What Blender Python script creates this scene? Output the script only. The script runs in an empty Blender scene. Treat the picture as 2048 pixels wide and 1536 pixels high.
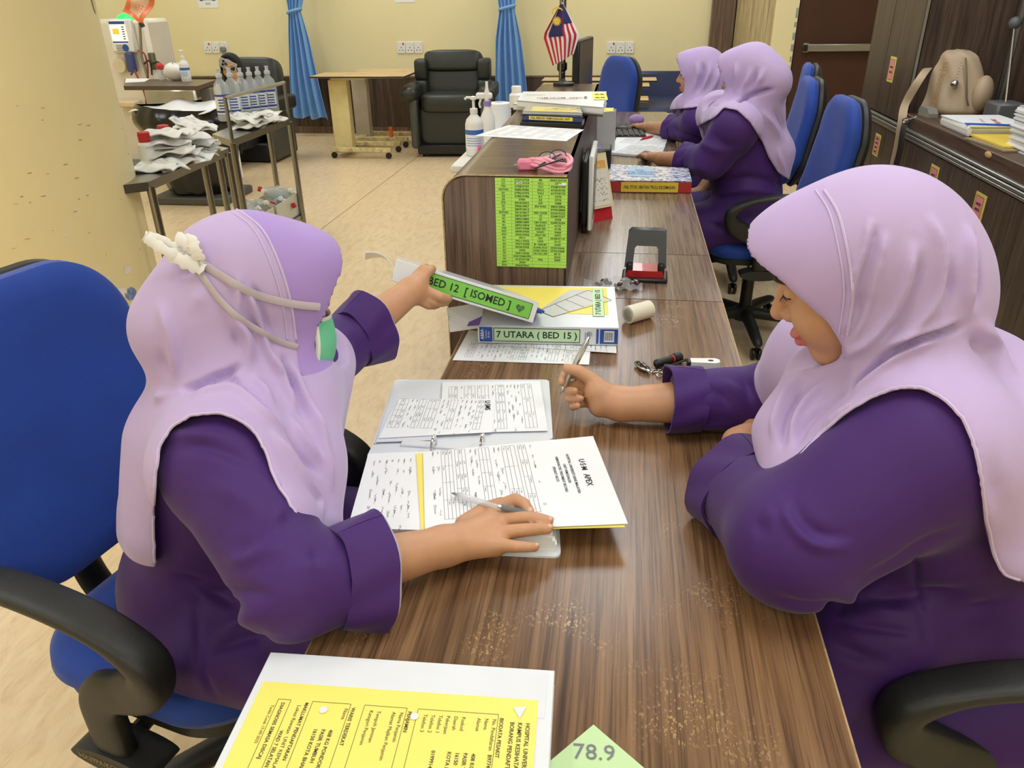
import bpy, bmesh, math, random
import numpy as np
from mathutils import Vector, Matrix
PI = math.pi
SC = bpy.context.scene
COL = SC.collection
# ------------------------------------------------------------ camera (hand-held phone, 1.45 m above the floor)
CAM_F, CAM_TH, CAM_ROLL, CAM_YAW, CAM_H = 1530.0, math.radians(27.07), math.radians(0.9), math.radians(8.29), 1.45
_F = np.array([-math.sin(CAM_YAW)*math.cos(CAM_TH), math.cos(CAM_YAW)*math.cos(CAM_TH), -math.sin(CAM_TH)])
_R0 = np.array([math.cos(CAM_YAW), math.sin(CAM_YAW), 0.0]); _U0 = np.cross(_R0, _F)
_R = _R0*math.cos(CAM_ROLL)-_U0*math.sin(CAM_ROLL); _U = _R0*math.sin(CAM_ROLL)+_U0*math.cos(CAM_ROLL)
cd = bpy.data.cameras.new('camera'); cam = bpy.data.objects.new('camera', cd); COL.objects.link(cam)
cd.sensor_width = 36; cd.lens = 36*CAM_F/2048; cd.clip_start = 0.05; cd.clip_end = 60
cam.matrix_world = Matrix(((_R[0], _U[0], -_F[0], 0), (_R[1], _U[1], -_F[1], 0), (_R[2], _U[2], -_F[2], CAM_H), (0, 0, 0, 1)))
SC.camera = cam
# ------------------------------------------------------------ world, ceiling lamps, exposure
w = bpy.data.worlds.new('world'); SC.world = w; w.use_nodes = True
w.node_tree.nodes['Background'].inputs[0].default_value = (1.0, 0.97, 0.93, 1)
w.node_tree.nodes['Background'].inputs[1].default_value = 0.35
CEIL = 2.85
LAMP_W, LAMP_COL = 12.5, (0.91, 0.96, 1.0)
LAMPS = [(x, y) for y in (-1.6, 0.9, 3.4, 5.9, 8.1) for x in (-4.4, -2.2, 0.0, 1.35)]
for (x, y) in LAMPS:
    ld = bpy.data.lights.new('ceiling_lamp', 'AREA'); ld.shape = 'RECTANGLE'; ld.size = 0.55; ld.size_y = 1.15
    ld.energy = LAMP_W; ld.color = LAMP_COL
    lo = bpy.data.objects.new('ceiling_lamp', ld); COL.objects.link(lo); lo.location = (x, y, CEIL-0.03)
vs = SC.view_settings
vs.view_transform = 'Standard'; vs.look = 'None'; vs.gamma = 1.0; vs.exposure = 0.35; vs.use_curve_mapping = False
try: SC.cycles.use_denoising = True
except Exception: pass

# ------------------------------------------------------------ point helpers: where a sight line meets a real plane
CAMP = np.array([0, 0, CAM_H])
def ray(px, py): return _F+_R*(px-1024)/CAM_F-_U*(py-768)/CAM_F
def P(px, py, d): return CAMP+ray(px, py)*d
def Zp(px, py, z): r = ray(px, py); return CAMP+r*((z-CAM_H)/r[2])
def Yp(px, py, y): r = ray(px, py); return CAMP+r*(y/r[1])
def Xp(px, py, x): r = ray(px, py); return CAMP+r*(x/r[0])
def pxr(px, d): return px*d/CAM_F

# ------------------------------------------------------------ materials
def lin(c):
    return tuple(((v/255)/12.92 if v/255 <= 0.04045 else ((v/255+0.055)/1.055)**2.4) for v in c)
MATS = {}
class NT:
    def __init__(s, name):
        s.m = bpy.data.materials.new(name); s.m.use_nodes = True; s.t = s.m.node_tree
        s.b = s.t.nodes['Principled BSDF']; s.co = None
    def n(s, typ, **kw):
        nd = s.t.nodes.new(typ)
        for k, v in kw.items(): setattr(nd, k, v)
        return nd
    def l(s, a, b): s.t.links.new(a, b)
    def coord(s, scale=(1, 1, 1), rot=(0, 0, 0), kind='Object'):
        tc = s.n('ShaderNodeTexCoord'); mp = s.n('ShaderNodeMapping')
        mp.inputs['Scale'].default_value = scale; mp.inputs['Rotation'].default_value = rot
        s.l(tc.outputs[kind], mp.inputs[0]); return mp.outputs[0]
    def noise(s, vec, scale, detail=3, rough=0.55, dist=0.0):
        nd = s.n('ShaderNodeTexNoise'); nd.inputs['Scale'].default_value = scale; nd.inputs['Detail'].default_value = detail
        nd.inputs['Roughness'].default_value = rough; nd.inputs['Distortion'].default_value = dist
        s.l(vec, nd.inputs['Vector']); return nd.outputs[0]
    def ramp(s, fac, stops):
        r = s.n('ShaderNodeValToRGB'); e = r.color_ramp.elements
        while len(e) < len(stops): e.new(0.5)
        for el, (p, c) in zip(e, stops): el.position = p; el.color = (*c, 1)
        s.l(fac, r.inputs[0]); return r.outputs[0]
    def mix(s, fac, a, b, mode='MIX'):
        m = s.n('ShaderNodeMix', data_type='RGBA', blend_type=mode)
        for i, v in ((0, fac), (6, a), (7, b)):
            if hasattr(v, 'links') or hasattr(v, 'is_output'): s.l(v, m.inputs[i])
            elif i == 0: m.inputs[0].default_value = v
            else: m.inputs[i].default_value = (*v, 1)
        return m.outputs[2]
    def bump(s, h, strength, dist=0.01):
        b = s.n('ShaderNodeBump'); b.inputs['Strength'].default_value = strength; b.inputs['Distance'].default_value = dist
        s.l(h, b.inputs['Height']); s.l(b.outputs[0], s.b.inputs['Normal'])
def plain(name, rgb, rough=0.5, metal=0.0, var=0.06, scale=8.0, bump=0.0, bscale=200.0, coat=0.0, trans=0.0, alpha=1.0, sheen=0.0, emit=None, sss=0.0, spec=None):
    if name in MATS: return MATS[name]
    t = NT(name); c = lin(rgb); v = t.coord()
    if var > 0:
        f = t.noise(v, scale, 3)
        t.l(t.ramp(f, [(0.3, tuple(x*(1-var) for x in c)), (0.7, tuple(min(1, x*(1+var)) for x in c))]), t.b.inputs['Base Color'])
    else: t.b.inputs['Base Color'].default_value = (*c, 1)
    t.b.inputs['Roughness'].default_value = rough; t.b.inputs['Metallic'].default_value = metal
    if bump: t.bump(t.noise(v, bscale, 2), bump, 0.002)
    if coat: t.b.inputs['Coat Weight'].default_value = coat
    if trans: t.b.inputs['Transmission Weight'].default_value = trans; t.b.inputs['IOR'].default_value = 1.3
    if alpha < 1: t.b.inputs['Alpha'].default_value = alpha
    if sheen: t.b.inputs['Sheen Weight'].default_value = sheen; t.b.inputs['Sheen Roughness'].default_value = 0.4
    if spec is not None: t.b.inputs['Specular IOR Level'].default_value = spec
    if sss:
        t.b.inputs['Subsurface Weight'].default_value = sss; t.b.inputs['Subsurface Radius'].default_value = (0.012, 0.005, 0.003); t.b.inputs['Subsurface Scale'].default_value = 0.5
    if emit: t.b.inputs['Emission Color'].default_value = (*lin(rgb), 1); t.b.inputs['Emission Strength'].default_value = emit
    MATS[name] = t.m; return t.m
def wood(name, dark, mid, light, axis='Y', rough=0.35, fine=1.0, worn=False, coat=0.0):
    if name in MATS: return MATS[name]
    t = NT(name)
    def sc(across, along): return {'Y': (across, along, across), 'Z': (across, across, along), 'X': (along, across, across)}[axis]
    a = t.noise(t.coord(sc(34*fine, 1.3)), 1.0, 4, 0.65, 0.35)
    b = t.noise(t.coord(sc(150*fine, 5.0)), 1.0, 3, 0.6)
    g = t.noise(t.coord(sc(9*fine, 0.5)), 1.0, 2, 0.5)
    base = t.ramp(a, [(0.33, lin(dark)), (0.48, lin(mid)), (0.68, lin(light))])
    base = t.mix(t.ramp(g, [(0.35, (0, 0, 0)), (0.7, (0.55, 0.55, 0.55))]), base, lin(mid))
    fin = t.ramp(b, [(0.36, (0.42, 0.42, 0.42)), (0.5, (1, 1, 1))])
    col = t.mix(0.75, base, fin, 'MULTIPLY')
    if worn:   # rubbed-through laminate: pale speckle gathered in patches
        p = t.ramp(t.noise(t.coord((1, 1, 1)), 7.0, 2, 0.5), [(0.56, (0, 0, 0)), (0.72, (1, 1, 1))])
        q = t.ramp(t.noise(t.coord((1, 0.55, 1)), 330.0, 2, 0.6), [(0.57, (0, 0, 0)), (0.63, (1, 1, 1))])
        col = t.mix(t.mix(1.0, p, q, 'MULTIPLY'), col, lin((196, 166, 112)))
    t.l(col, t.b.inputs['Base Color']); t.b.inputs['Roughness'].default_value = rough
    t.bump(b, 0.12, 0.001)
    if coat: t.b.inputs['Coat Weight'].default_value = coat; t.b.inputs['Coat Roughness'].default_value = 0.12
    MATS[name] = t.m; return t.m

# ------------------------------------------------------------ mesh builder
class MB:
    def __init__(s): s.v = []; s.f = []; s.m = []; s.mi = 0
    def add(s, vs, fs):
        o = len(s.v); s.v += [tuple(float(c) for c in p) for p in vs]; s.f += [tuple(i+o for i in f) for f in fs]; s.m += [s.mi]*len(fs); return s
    def box(s, c, d, rz=0.0, bev=0.0, M=None):
        x, y, z = (k/2 for k in d)
        b = min(bev, x*.95, y*.95, z*.95)
        if b <= 0:
            pts = [(-x, -y, -z), (x, -y, -z), (x, y, -z), (-x, y, -z), (-x, -y, z), (x, -y, z), (x, y, z), (-x, y, z)]
            fs = [(3, 2, 1, 0), (4, 5, 6, 7), (0, 1, 5, 4), (1, 2, 6, 5), (2, 3, 7, 6), (3, 0, 4, 7)]
        else:       # chamfered box
            pts = []; idx = {}
            for sx in (-1, 1):
                for sy in (-1, 1):
                    for sz in (-1, 1):
                        for a in range(3):
                            q = [sx*(x-b), sy*(y-b), sz*(z-b)]; q[a] = (sx*x, sy*y, sz*z)[a]
                            idx[(sx, sy, sz, a)] = len(pts); pts.append(tuple(q))
            fs = []
            def ori(f):
                n = Vector((0, 0, 0)); c0 = Vector((0, 0, 0))
                P3 = [Vector(pts[i]) for i in f]
                n = (P3[1]-P3[0]).cross(P3[2]-P3[0]); c0 = sum(P3, Vector())/len(P3)
                fs.append(tuple(f) if n.dot(c0) > 0 else tuple(reversed(f)))
            for a in range(3):
                o1, o2 = [k for k in range(3) if k != a]
                for sg in (-1, 1):
                    q = []
                    for (u, v) in ((-1, -1), (1, -1), (1, 1), (-1, 1)):
                        k = [0, 0, 0]; k[a] = sg; k[o1] = u; k[o2] = v; q.append(idx[(*k, a)])
                    ori(q)
                for u in (-1, 1):
                    for v in (-1, 1):
                        q = []
                        for (sg, fa) in ((-1, o1), (1, o1), (1, o2), (-1, o2)):
                            k = [0, 0, 0]; k[a] = sg; k[o1] = u; k[o2] = v; q.append(idx[(*k, fa)])
                        ori(q)
            for sx in (-1, 1):
                for sy in (-1, 1):
                    for sz in (-1, 1): ori([idx[(sx, sy, sz, a)] for a in range(3)])
        ca, sa = math.cos(rz), math.sin(rz)
        out = []
        for (px, py, pz) in pts:
            if M is not None: out.append(tuple(M @ Vector((px, py, pz))+Vector(c)))
            else: out.append((c[0]+px*ca-py*sa, c[1]+px*sa+py*ca, c[2]+pz))
        return s.add(out, fs)
    def prism(s, poly, lo, hi, axis='Z'):      # polygon in the two other axes, extruded along axis
        n = len(poly)
        def mk(a, b, t): return {'Z': (a, b, t), 'Y': (a, t, b), 'X': (t, a, b)}[axis]
        vs = [mk(a, b, lo) for a, b in poly]+[mk(a, b, hi) for a, b in poly]
        fs = [tuple(range(n))[::-1], tuple(range(n, 2*n))]+[(i, (i+1) % n, (i+1) % n+n, i+n) for i in range(n)]
        return s.add(vs, fs)
    def tube(s, path, r, n=10, closed=False, flat=None, up=None, sq=1.0):   # r scalar or list; flat=(a,b) half sizes of an oval section
        path = [Vector(p) for p in path]; m = len(path)
        rs = r if isinstance(r, (list, tuple)) else [r]*m
        vs = []; fs = []; ref = Vector(up) if up else None; prev = None
        for i, p in enumerate(path):
            if closed: t = path[(i+1) % m]-path[i-1]
            else: t = path[min(i+1, m-1)]-path[max(i-1, 0)]
            t = t.normalized() if t.length > 1e-9 else Vector((0, 0, 1))
            if ref is not None: a = (ref-t*ref.dot(t))
            else: a = (prev-t*prev.dot(t)) if prev is not None else t.orthogonal()
            a = a.normalized() if a.length > 1e-6 else t.orthogonal().normalized()
            prev = a; b = t.cross(a)
            fa, fb = flat[i] if (flat and isinstance(flat, list)) else (flat or (1, 1))
            for k in range(n):
                an = 2*PI*k/n; ca, sa = math.cos(an), math.sin(an); ca = math.copysign(abs(ca)**sq, ca); sa = math.copysign(abs(sa)**sq, sa); vs.append(tuple(p+(a*ca*fa+b*sa*fb)*rs[i]))
        for i in range(m if closed else m-1):
            j = (i+1) % m
            for k in range(n): fs.append((i*n+k, i*n+(k+1) % n, j*n+(k+1) % n, j*n+k))
        if not closed: fs += [tuple(range(n))[::-1], tuple(range((m-1)*n, m*n))]
        return s.add(vs, fs)
    def rod(s, a, b, r, n=10, r2=None): return s.tube([a, b], [r, r if r2 is None else r2], n)
    def lathe(s, prof, c=(0, 0, 0), n=20, M=None):
        vs = []; fs = []
        for (r, z) in prof:
            for k in range(n):
                q = Vector((r*math.cos(2*PI*k/n), r*math.sin(2*PI*k/n), z))
                if M is not None: q = M @ q
                vs.append(tuple(q+Vector(c)))
        m = len(prof)
        for i in range(m-1):
            for k in range(n): fs.append((i*n+k, i*n+(k+1) % n, (i+1)*n+(k+1) % n, (i+1)*n+k))
        fs += [tuple(range(n))[::-1], tuple(range((m-1)*n, m*n))]
        return s.add(vs, fs)
    def ball(s, c, r, n=12, m=8, M=None):
        rr = r if isinstance(r, (tuple, list)) else (r, r, r)
        vs = []; fs = []
        for i in range(1, m):
            th = PI*i/m
            for k in range(n):
                q = Vector((rr[0]*math.sin(th)*math.cos(2*PI*k/n), rr[1]*math.sin(th)*math.sin(2*PI*k/n), rr[2]*math.cos(th)))
                if M is not None: q = M @ q
                vs.append(tuple(q+Vector(c)))
        for sg in (1, -1):
            q = Vector((0, 0, sg*rr[2])); q = M @ q if M is not None else q; vs.append(tuple(q+Vector(c)))
        for i in range(m-2):
            for k in range(n): fs.append((i*n+k, (i+1)*n+k, (i+1)*n+(k+1) % n, i*n+(k+1) % n))
        t = len(vs)-2
        for k in range(n): fs += [(t, k, (k+1) % n), (t+1, (m-2)*n+(k+1) % n, (m-2)*n+k)]
        return s.add(vs, fs)
    def grid(s, fn, nu, nv, thick=0.0):        # fn(u,v)->point ; a sheet with real thickness when thick>0
        g = [[Vector(fn(i/nu, j/nv)) for j in range(nv+1)] for i in range(nu+1)]
        vs = [p for row in g for p in row]; W = nv+1
        fs = [(i*W+j, (i+1)*W+j, (i+1)*W+j+1, i*W+j+1) for i in range(nu) for j in range(nv)]
        if thick:
            N = []
            for i in range(nu+1):
                for j in range(nv+1):
                    du = g[min(i+1, nu)][j]-g[max(i-1, 0)][j]; dv = g[i][min(j+1, nv)]-g[i][max(j-1, 0)]
                    q = du.cross(dv); N.append(q.normalized() if q.length > 1e-12 else Vector((0, 0, 1)))
            K = len(vs); vs = vs+[p-n*thick for p, n in zip(vs, N)]
            fs += [tuple(i+K for i in reversed(f)) for f in fs]
            edge = [(i, 0) for i in range(nu+1)]+[(nu, j) for j in range(1, nv+1)]+[(i, nv) for i in range(nu-1, -1, -1)]+[(0, j) for j in range(nv-1, 0, -1)]
            E = [i*W+j for i, j in edge]
            for a, b in zip(E, E[1:]+E[:1]): fs.append((b, a, a+K, b+K))
        return s.add(vs, fs)
    def xf(s, M):
        s.v = [tuple(M @ Vector(p)) for p in s.v]; return s
    def build(s, name, mat, parent=None, smooth=True, angle=40, world=False):
        me = bpy.data.meshes.new(name); me.from_pydata(s.v, [], s.f)
        for m_ in (mat if isinstance(mat, (list, tuple)) else [mat]): me.materials.append(m_)
        if any(s.m): me.polygons.foreach_set('material_index', s.m)
        if smooth:
            me.polygons.foreach_set('use_smooth', [True]*len(s.f))
            try: me.set_sharp_from_angle(angle=math.radians(angle))
            except Exception: pass
        me.update()
        o = bpy.data.objects.new(name, me); COL.objects.link(o)
        if parent is not None:
            o.parent = parent
            if world: o.matrix_parent_inverse = parent.matrix_basis.inverted()
        return o
def tag(o, label=None, cat=None, group=None, kind=None):
    if label: o['label'] = label
    if cat: o['category'] = cat
    if group: o['group'] = group
    if kind: o['kind'] = kind
    return o
def empty(name, loc=(0, 0, 0), rz=0.0, label=None, cat=None, group=None):
    o = bpy.data.objects.new(name, None); COL.objects.link(o); o.empty_display_size = 0.05
    o.location = tuple(float(c) for c in loc); o.rotation_euler = (0, 0, rz); return tag(o, label, cat, group)
KIDS = {}
def dup(o, loc=None, rz=None, label=None, parent=None):
    c = o.copy(); COL.objects.link(c)
    if parent is not None: c.parent = parent
    if loc is not None: c.location = tuple(float(k) for k in loc)
    if rz is not None: c.rotation_euler = (0, 0, rz)
    if label: c['label'] = label
    for k in list(o.children): dup(k, parent=c)
    return c
def struct(o): o['kind'] = 'structure'; return o
def rrect(w, h, r, n=5, cx=0.0, cy=0.0):
    out = []
    for (sx, sy, a0) in ((1, 1, 0), (-1, 1, 90), (-1, -1, 180), (1, -1, 270)):
        for i in range(n+1):
            a = math.radians(a0+90*i/n); out.append((cx+sx*(w/2-r)+r*math.cos(a), cy+sy*(h/2-r)+r*math.sin(a)))
    return out
def spline(pts, n=8):                                    # Catmull-Rom through points
    pts = [np.array(p, float) for p in pts]; out = []
    for i in range(len(pts)-1):
        p0 = pts[max(i-1, 0)]; p1 = pts[i]; p2 = pts[i+1]; p3 = pts[min(i+2, len(pts)-1)]
        for k in range(n):
            t = k/n; out.append(0.5*((2*p1)+(-p0+p2)*t+(2*p0-5*p1+4*p2-p3)*t*t+(-p0+3*p1-3*p2+p3)*t**3))
    out.append(pts[-1]); return out

# ------------------------------------------------------------ print on flat things: real lettering laid on the surface
_TXT = {}
def glyphs(text, bold=False, align='CENTER'):
    key = (text, bold, align)
    if key not in _TXT:
        cu = bpy.data.curves.new('lettering', 'FONT'); cu.body = text; cu.size = 1.0; cu.align_x = align; cu.align_y = 'CENTER'
        cu.resolution_u = 2
        if bold: cu.offset = 0.016
        ob = bpy.data.objects.new('lettering', cu)
        me = bpy.data.meshes.new_from_object(ob)
        vs = [tuple(v.co) for v in me.vertices]; fs = [tuple(p.vertices) for p in me.polygons]
        bpy.data.objects.remove(ob); bpy.data.curves.remove(cu); bpy.data.meshes.remove(me)
        _TXT[key] = (vs, fs)
    return _TXT[key]
class Print:
    """ink on a plane: origin O, unit axes u (reading direction) and v (up); everything offset along n"""
    def __init__(s, O, u, v, lift=0.0006):
        s.O = np.array(O, float); s.u = np.array(u, float); s.v = np.array(v, float)
        s.u /= np.linalg.norm(s.u); s.v -= s.u*(s.v@s.u); s.v /= np.linalg.norm(s.v); s.n = np.cross(s.u, s.v); s.lift = lift
        s.mb = MB()
    def pt(s, a, b, k=1.0): return tuple(s.O+s.u*a+s.v*b+s.n*s.lift*k)
    def text(s, txt, a, b, size, width=None, bold=False, align='CENTER', rot=0.0, mi=0):
        vs, fs = glyphs(txt, bold, align)
        if not vs: return
        sx = size
        if width:
            xs = [p[0] for p in vs]; sx = width/max(max(xs)-min(xs), 1e-6)
        c, q = math.cos(rot), math.sin(rot)
        s.mb.mi = mi
        s.mb.add([s.pt(a+p[0]*sx*c-p[1]*size*q, b+p[0]*sx*q+p[1]*size*c, 1.6) for p in vs], fs)
    def rect(s, a0, b0, a1, b1, mi=0, k=1.0):
        s.mb.mi = mi; s.mb.add([s.pt(a0, b0, k), s.pt(a1, b0, k), s.pt(a1, b1, k), s.pt(a0, b1, k)], [(0, 1, 2, 3)])
    def line(s, a0, b0, a1, b1, w=0.0006, mi=0, k=1.3):
        d = np.array([a1-a0, b1-b0]); L = np.linalg.norm(d); d = d/L if L else d; nx, ny = -d[1]*w/2, d[0]*w/2
        s.mb.mi = mi; s.mb.add([s.pt(a0+nx, b0+ny, k), s.pt(a0-nx, b0-ny, k), s.pt(a1-nx, b1-ny, k), s.pt(a1+nx, b1+ny, k)], [(0, 1, 2, 3)])
    def frame(s, a0, b0, a1, b1, w=0.0006, mi=0):
        s.line(a0, b0, a1, b0, w, mi); s.line(a1, b0, a1, b1, w, mi); s.line(a1, b1, a0, b1, w, mi); s.line(a0, b1, a0, b0, w, mi)
    def scrawl(s, a0, b, L, h, rnd, mi=0, w=0.0006):        # a handwritten squiggle
        x = a0; pa = None
        while x < a0+L:
            q = (x, b+rnd.uniform(-h, h))
            if pa: s.line(pa[0], pa[1], q[0], q[1], w, mi)
            pa = q; x += rnd.uniform(h*0.4, h*1.1)
    def build(s, parent, mats, name='printed_text'):
        if not s.mb.v: return None
        return s.mb.build(name, mats, parent, smooth=False)
INK = plain('ink_black', (28, 28, 32), 0.6, var=0); INKB = plain('ink_blue', (45, 70, 150), 0.6, var=0); INKR = plain('ink_red', (190, 45, 45), 0.6, var=0)
GREYINK = plain('ink_grey', (120, 122, 128), 0.6, var=0)
# ============================================================ THE ROOM
def noisewall(name, rgb, var, stain, rough=0.75):
    t = NT(name); v = t.coord(); c = lin(rgb)
    base = t.ramp(t.noise(v, 1.3, 4), [(0.3, tuple(k*(1-var) for k in c)), (0.7, c)])
    s2 = t.ramp(t.noise(t.coord((1, 1, 0.35)), 3.0, 5, 0.65), [(0.60, (0, 0, 0)), (0.78, (0.35, 0.35, 0.35))])
    t.l(t.mix(s2, base, lin(stain)), t.b.inputs['Base Color']); t.b.inputs['Roughness'].default_value = rough
    t.bump(t.noise(v, 60, 3), 0.06, 0.004); return t.m
M_WALL = noisewall('wall_paint', (242, 230, 182), 0.05, (214, 194, 132))
M_COLUMN = noisewall('column_paint', (238, 222, 170), 0.07, (208, 186, 126), 0.4)
M_WHITEP = plain('ceiling_paint', (240, 238, 232), 0.8)
def floor_mat():
    t = NT('vinyl_floor')
    a = t.noise(t.coord((3.0, 1.0, 1), rot=(0, 0, 0.9)), 9.0, 5, 0.7, 0.6)
    b = t.noise(t.coord(), 1.1, 3)
    c = t.noise(t.coord((1, 1, 1)), 70.0, 2, 0.6)
    col = t.ramp(a, [(0.30, lin((210, 182, 140))), (0.5, lin((228, 204, 164))), (0.72, lin((238, 218, 180)))])
    col = t.mix(t.ramp(b, [(0.35, (0, 0, 0)), (0.65, (0.35, 0.35, 0.35))]), col, lin((224, 196, 154)))
    col = t.mix(t.ramp(c, [(0.68, (0, 0, 0)), (0.80, (0.45, 0.45, 0.45))]), col, lin((160, 122, 78)))
    t.l(col, t.b.inputs['Base Color']); t.b.inputs['Roughness'].default_value = 0.33; return t.m
M_FLOOR = floor_mat()
M_FLOORJ = plain('floor_joint', (168, 134, 92), 0.6, var=0)
M_WOOD_V = wood('laminate_upright', (66, 50, 40), (108, 86, 70), (138, 114, 94), 'Z', 0.38, 1.6)
M_WOOD_D = wood('laminate_dark', (40, 30, 25), (76, 60, 50), (100, 82, 68), 'Z', 0.4)
M_WOOD_L = wood('laminate_pale', (148, 128, 92), (196, 176, 132), (214, 198, 156), 'Z', 0.5, 0.6)
M_DESK = wood('desk_laminate', (74, 50, 34), (122, 90, 62), (152, 118, 84), 'Y', 0.26, 1.7, worn=True)
M_DESK2 = wood('desk_laminate_far', (82, 66, 54), (124, 102, 84), (150, 128, 108), 'Y', 0.22, 1.7)
M_CTOP = wood('counter_laminate', (52, 36, 26), (92, 68, 50), (120, 94, 72), 'X', 0.25, 1.0)
M_ALU = plain('aluminium', (176, 176, 170), 0.35, 0.9, 0.04)
M_STEEL = plain('steel', (150, 150, 146), 0.28, 1.0, 0.05)
M_BLACK = plain('black_plastic', (24, 24, 25), 0.45, var=0.1, bump=0.05)
M_EDGE = plain('chipped_edge', (176, 150, 108), 0.6, var=0.25, scale=90)
M_DOOR = plain('door_paint', (70, 38, 24), 0.6, var=0.1, scale=3)
M_WHITE = plain('white_plastic', (236, 236, 232), 0.35, var=0.02)
M_IVORY = plain('ivory_paint', (226, 210, 150), 0.45, var=0.08)

X0, X1, Y0, YB = -5.6, 2.9, -2.4, 9.05
m = MB(); m.box(((X0+X1)/2, (Y0+YB)/2, -0.05), (X1-X0, YB-Y0, 0.1)); fl = struct(m.build('floor', M_FLOOR))
def fjoint(a, b):
    a = np.array(a); b = np.array(b); mm = MB(); d = (b-a)/np.linalg.norm(b-a)*0; L = np.linalg.norm(b-a)
    mm.box((*((a+b)/2), 0.0006), (0.006, L, 0.0012), rz=math.atan2(b[1]-a[1], b[0]-a[0])-PI/2); return mm.build('floor_joint', M_FLOORJ, fl)
fjoint(Zp(600, 490, 0)[:2], Zp(880, 280, 0)[:2]); fjoint(Zp(300, 720, 0)[:2], Zp(600, 490, 0)[:2])
fjoint((-1.6, Zp(700, 915, 0)[1]), (-0.2, Zp(720, 915, 0)[1]))
m = MB(); m.box(((X0+X1)/2, (Y0+YB)/2, CEIL+0.05), (X1-X0, YB-Y0, 0.1)); struct(m.build('ceiling', M_WHITEP))
m = MB(); m.box(((X0+1.05)/2, YB+0.1, CEIL/2), (1.05-X0, 0.2, CEIL)); struct(m.build('wall_back', M_WALL))
m = MB(); m.box((X0-0.1, (Y0+YB)/2, CEIL/2), (0.2, YB-Y0, CEIL)); struct(m.build('wall_left', M_WALL))
m = MB(); m.box((X1+0.1, (Y0+YB)/2, CEIL/2), (0.2, YB-Y0, CEIL)); struct(m.build('wall_right', M_WALL))
m = MB(); m.box(((X0+X1)/2, Y0-0.1, CEIL/2), (X1-X0, 0.2, CEIL)); struct(m.build('wall_front', M_WALL))
# brown panelled dado along the back wall: one panel per joint
dado = empty('trim_1', (0, YB, 0)); struct(dado)
x = -5.6; k = 0
for wdt in (0.9, 0.9, 0.55, 0.9, 0.9, 0.9, 0.9, 0.7):
    m = MB(); m.box((x+wdt/2, -0.012, 0.345), (wdt-0.006, 0.02, 0.53), bev=0.002); m.build('wall_panel', M_WOOD_D, dado); x += wdt
m = MB(); m.box(((-5.6+1.0)/2, -0.016, 0.622), (6.6, 0.03, 0.022), bev=0.003); m.build('cap_rail', M_WOOD_V, dado)
m = MB(); m.box(((-5.6+1.0)/2, -0.018, 0.04), (6.6, 0.012, 0.08)); struct(m.build('baseboard_back', M_WOOD_V)).location = (0, YB-0.003, 0)
# wood pier at the end of the wall, pale panel return and the door wall
m = MB(); m.box(((0.836+1.068)/2, YB-0.06, CEIL/2), (0.232, 0.12, CEIL), bev=0.003); struct(m.build('trim_2', M_WOOD_V))
xa, xb = 1.07, Yp(1555, 0, 7.42)[0]; xc = Yp(1600, 0, 7.4)[0]
pa = np.array([1.07, YB-0.02]); pb = np.array([xb-0.01, 7.45])
m = MB(); L = np.linalg.norm(pb-pa); an = math.atan2(*(pb-pa)[::-1]); m.box((*((pa+pb)/2+np.array([0.05, 0.03])), CEIL/2), (L, 0.1, CEIL), rz=an); struct(m.build('wall_panel_pale', M_WOOD_L)).name = 'trim_3'
m = MB(); m.box(((xb+xc)/2, 7.52, CEIL/2), (xc-xb, 0.26, CEIL)); m.box(((xc+X1)/2+0.5, 7.52, 2.5), (X1-xc-1.0, 0.2, 0.7)); struct(m.build('wall_door', M_WALL))
m = MB(); rnd = random.Random(3)
for i in range(9):
    z = 0.55+i*0.09; m.box((xc-0.012, 7.388, z), (rnd.uniform(.008, .022), 0.003, rnd.uniform(.03, .08)))
m.build('peeled_paint', plain('bare_plaster', (150, 160, 165), 0.9), bpy.data.objects['wall_door'])
dr = empty('door_1', (xc, 7.44, 0)); struct(dr)
m = MB(); m.box((0.55, 0, 1.02), (1.08, 0.05, 2.0), bev=0.004); m.build('door_leaf', M_DOOR, dr)
m = MB(); m.box((0.56, -0.07, 1.0), (0.98, 0.035, 0.06), bev=0.008); m.box((0.10, -0.045, 1.0), (0.05, 0.06, 0.075), bev=0.006); m.box((1.02, -0.045, 1.0), (0.05, 0.06, 0.075), bev=0.006); m.build('panic_bar', M_ALU, dr)
m = MB(); m.box((0.085, -0.105, 1.0), (0.04, 0.02, 0.05), bev=0.004); m.build('bar_end', M_BLACK, dr)
m = MB(); m.box((X1/2+0.9, 7.52, 1.3), (0.9, 0.05, 2.6)); m.build('wall_beyond', M_WALL); struct(bpy.data.objects['wall_beyond']); bpy.data.objects['wall_beyond'].name = 'wall_corner'
# round column at the left
ce = Yp(300, 470, 3.0); az = math.atan2(ce[0], ce[1]); dist = math.hypot(ce[0], ce[1]); CR = 0.46
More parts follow.
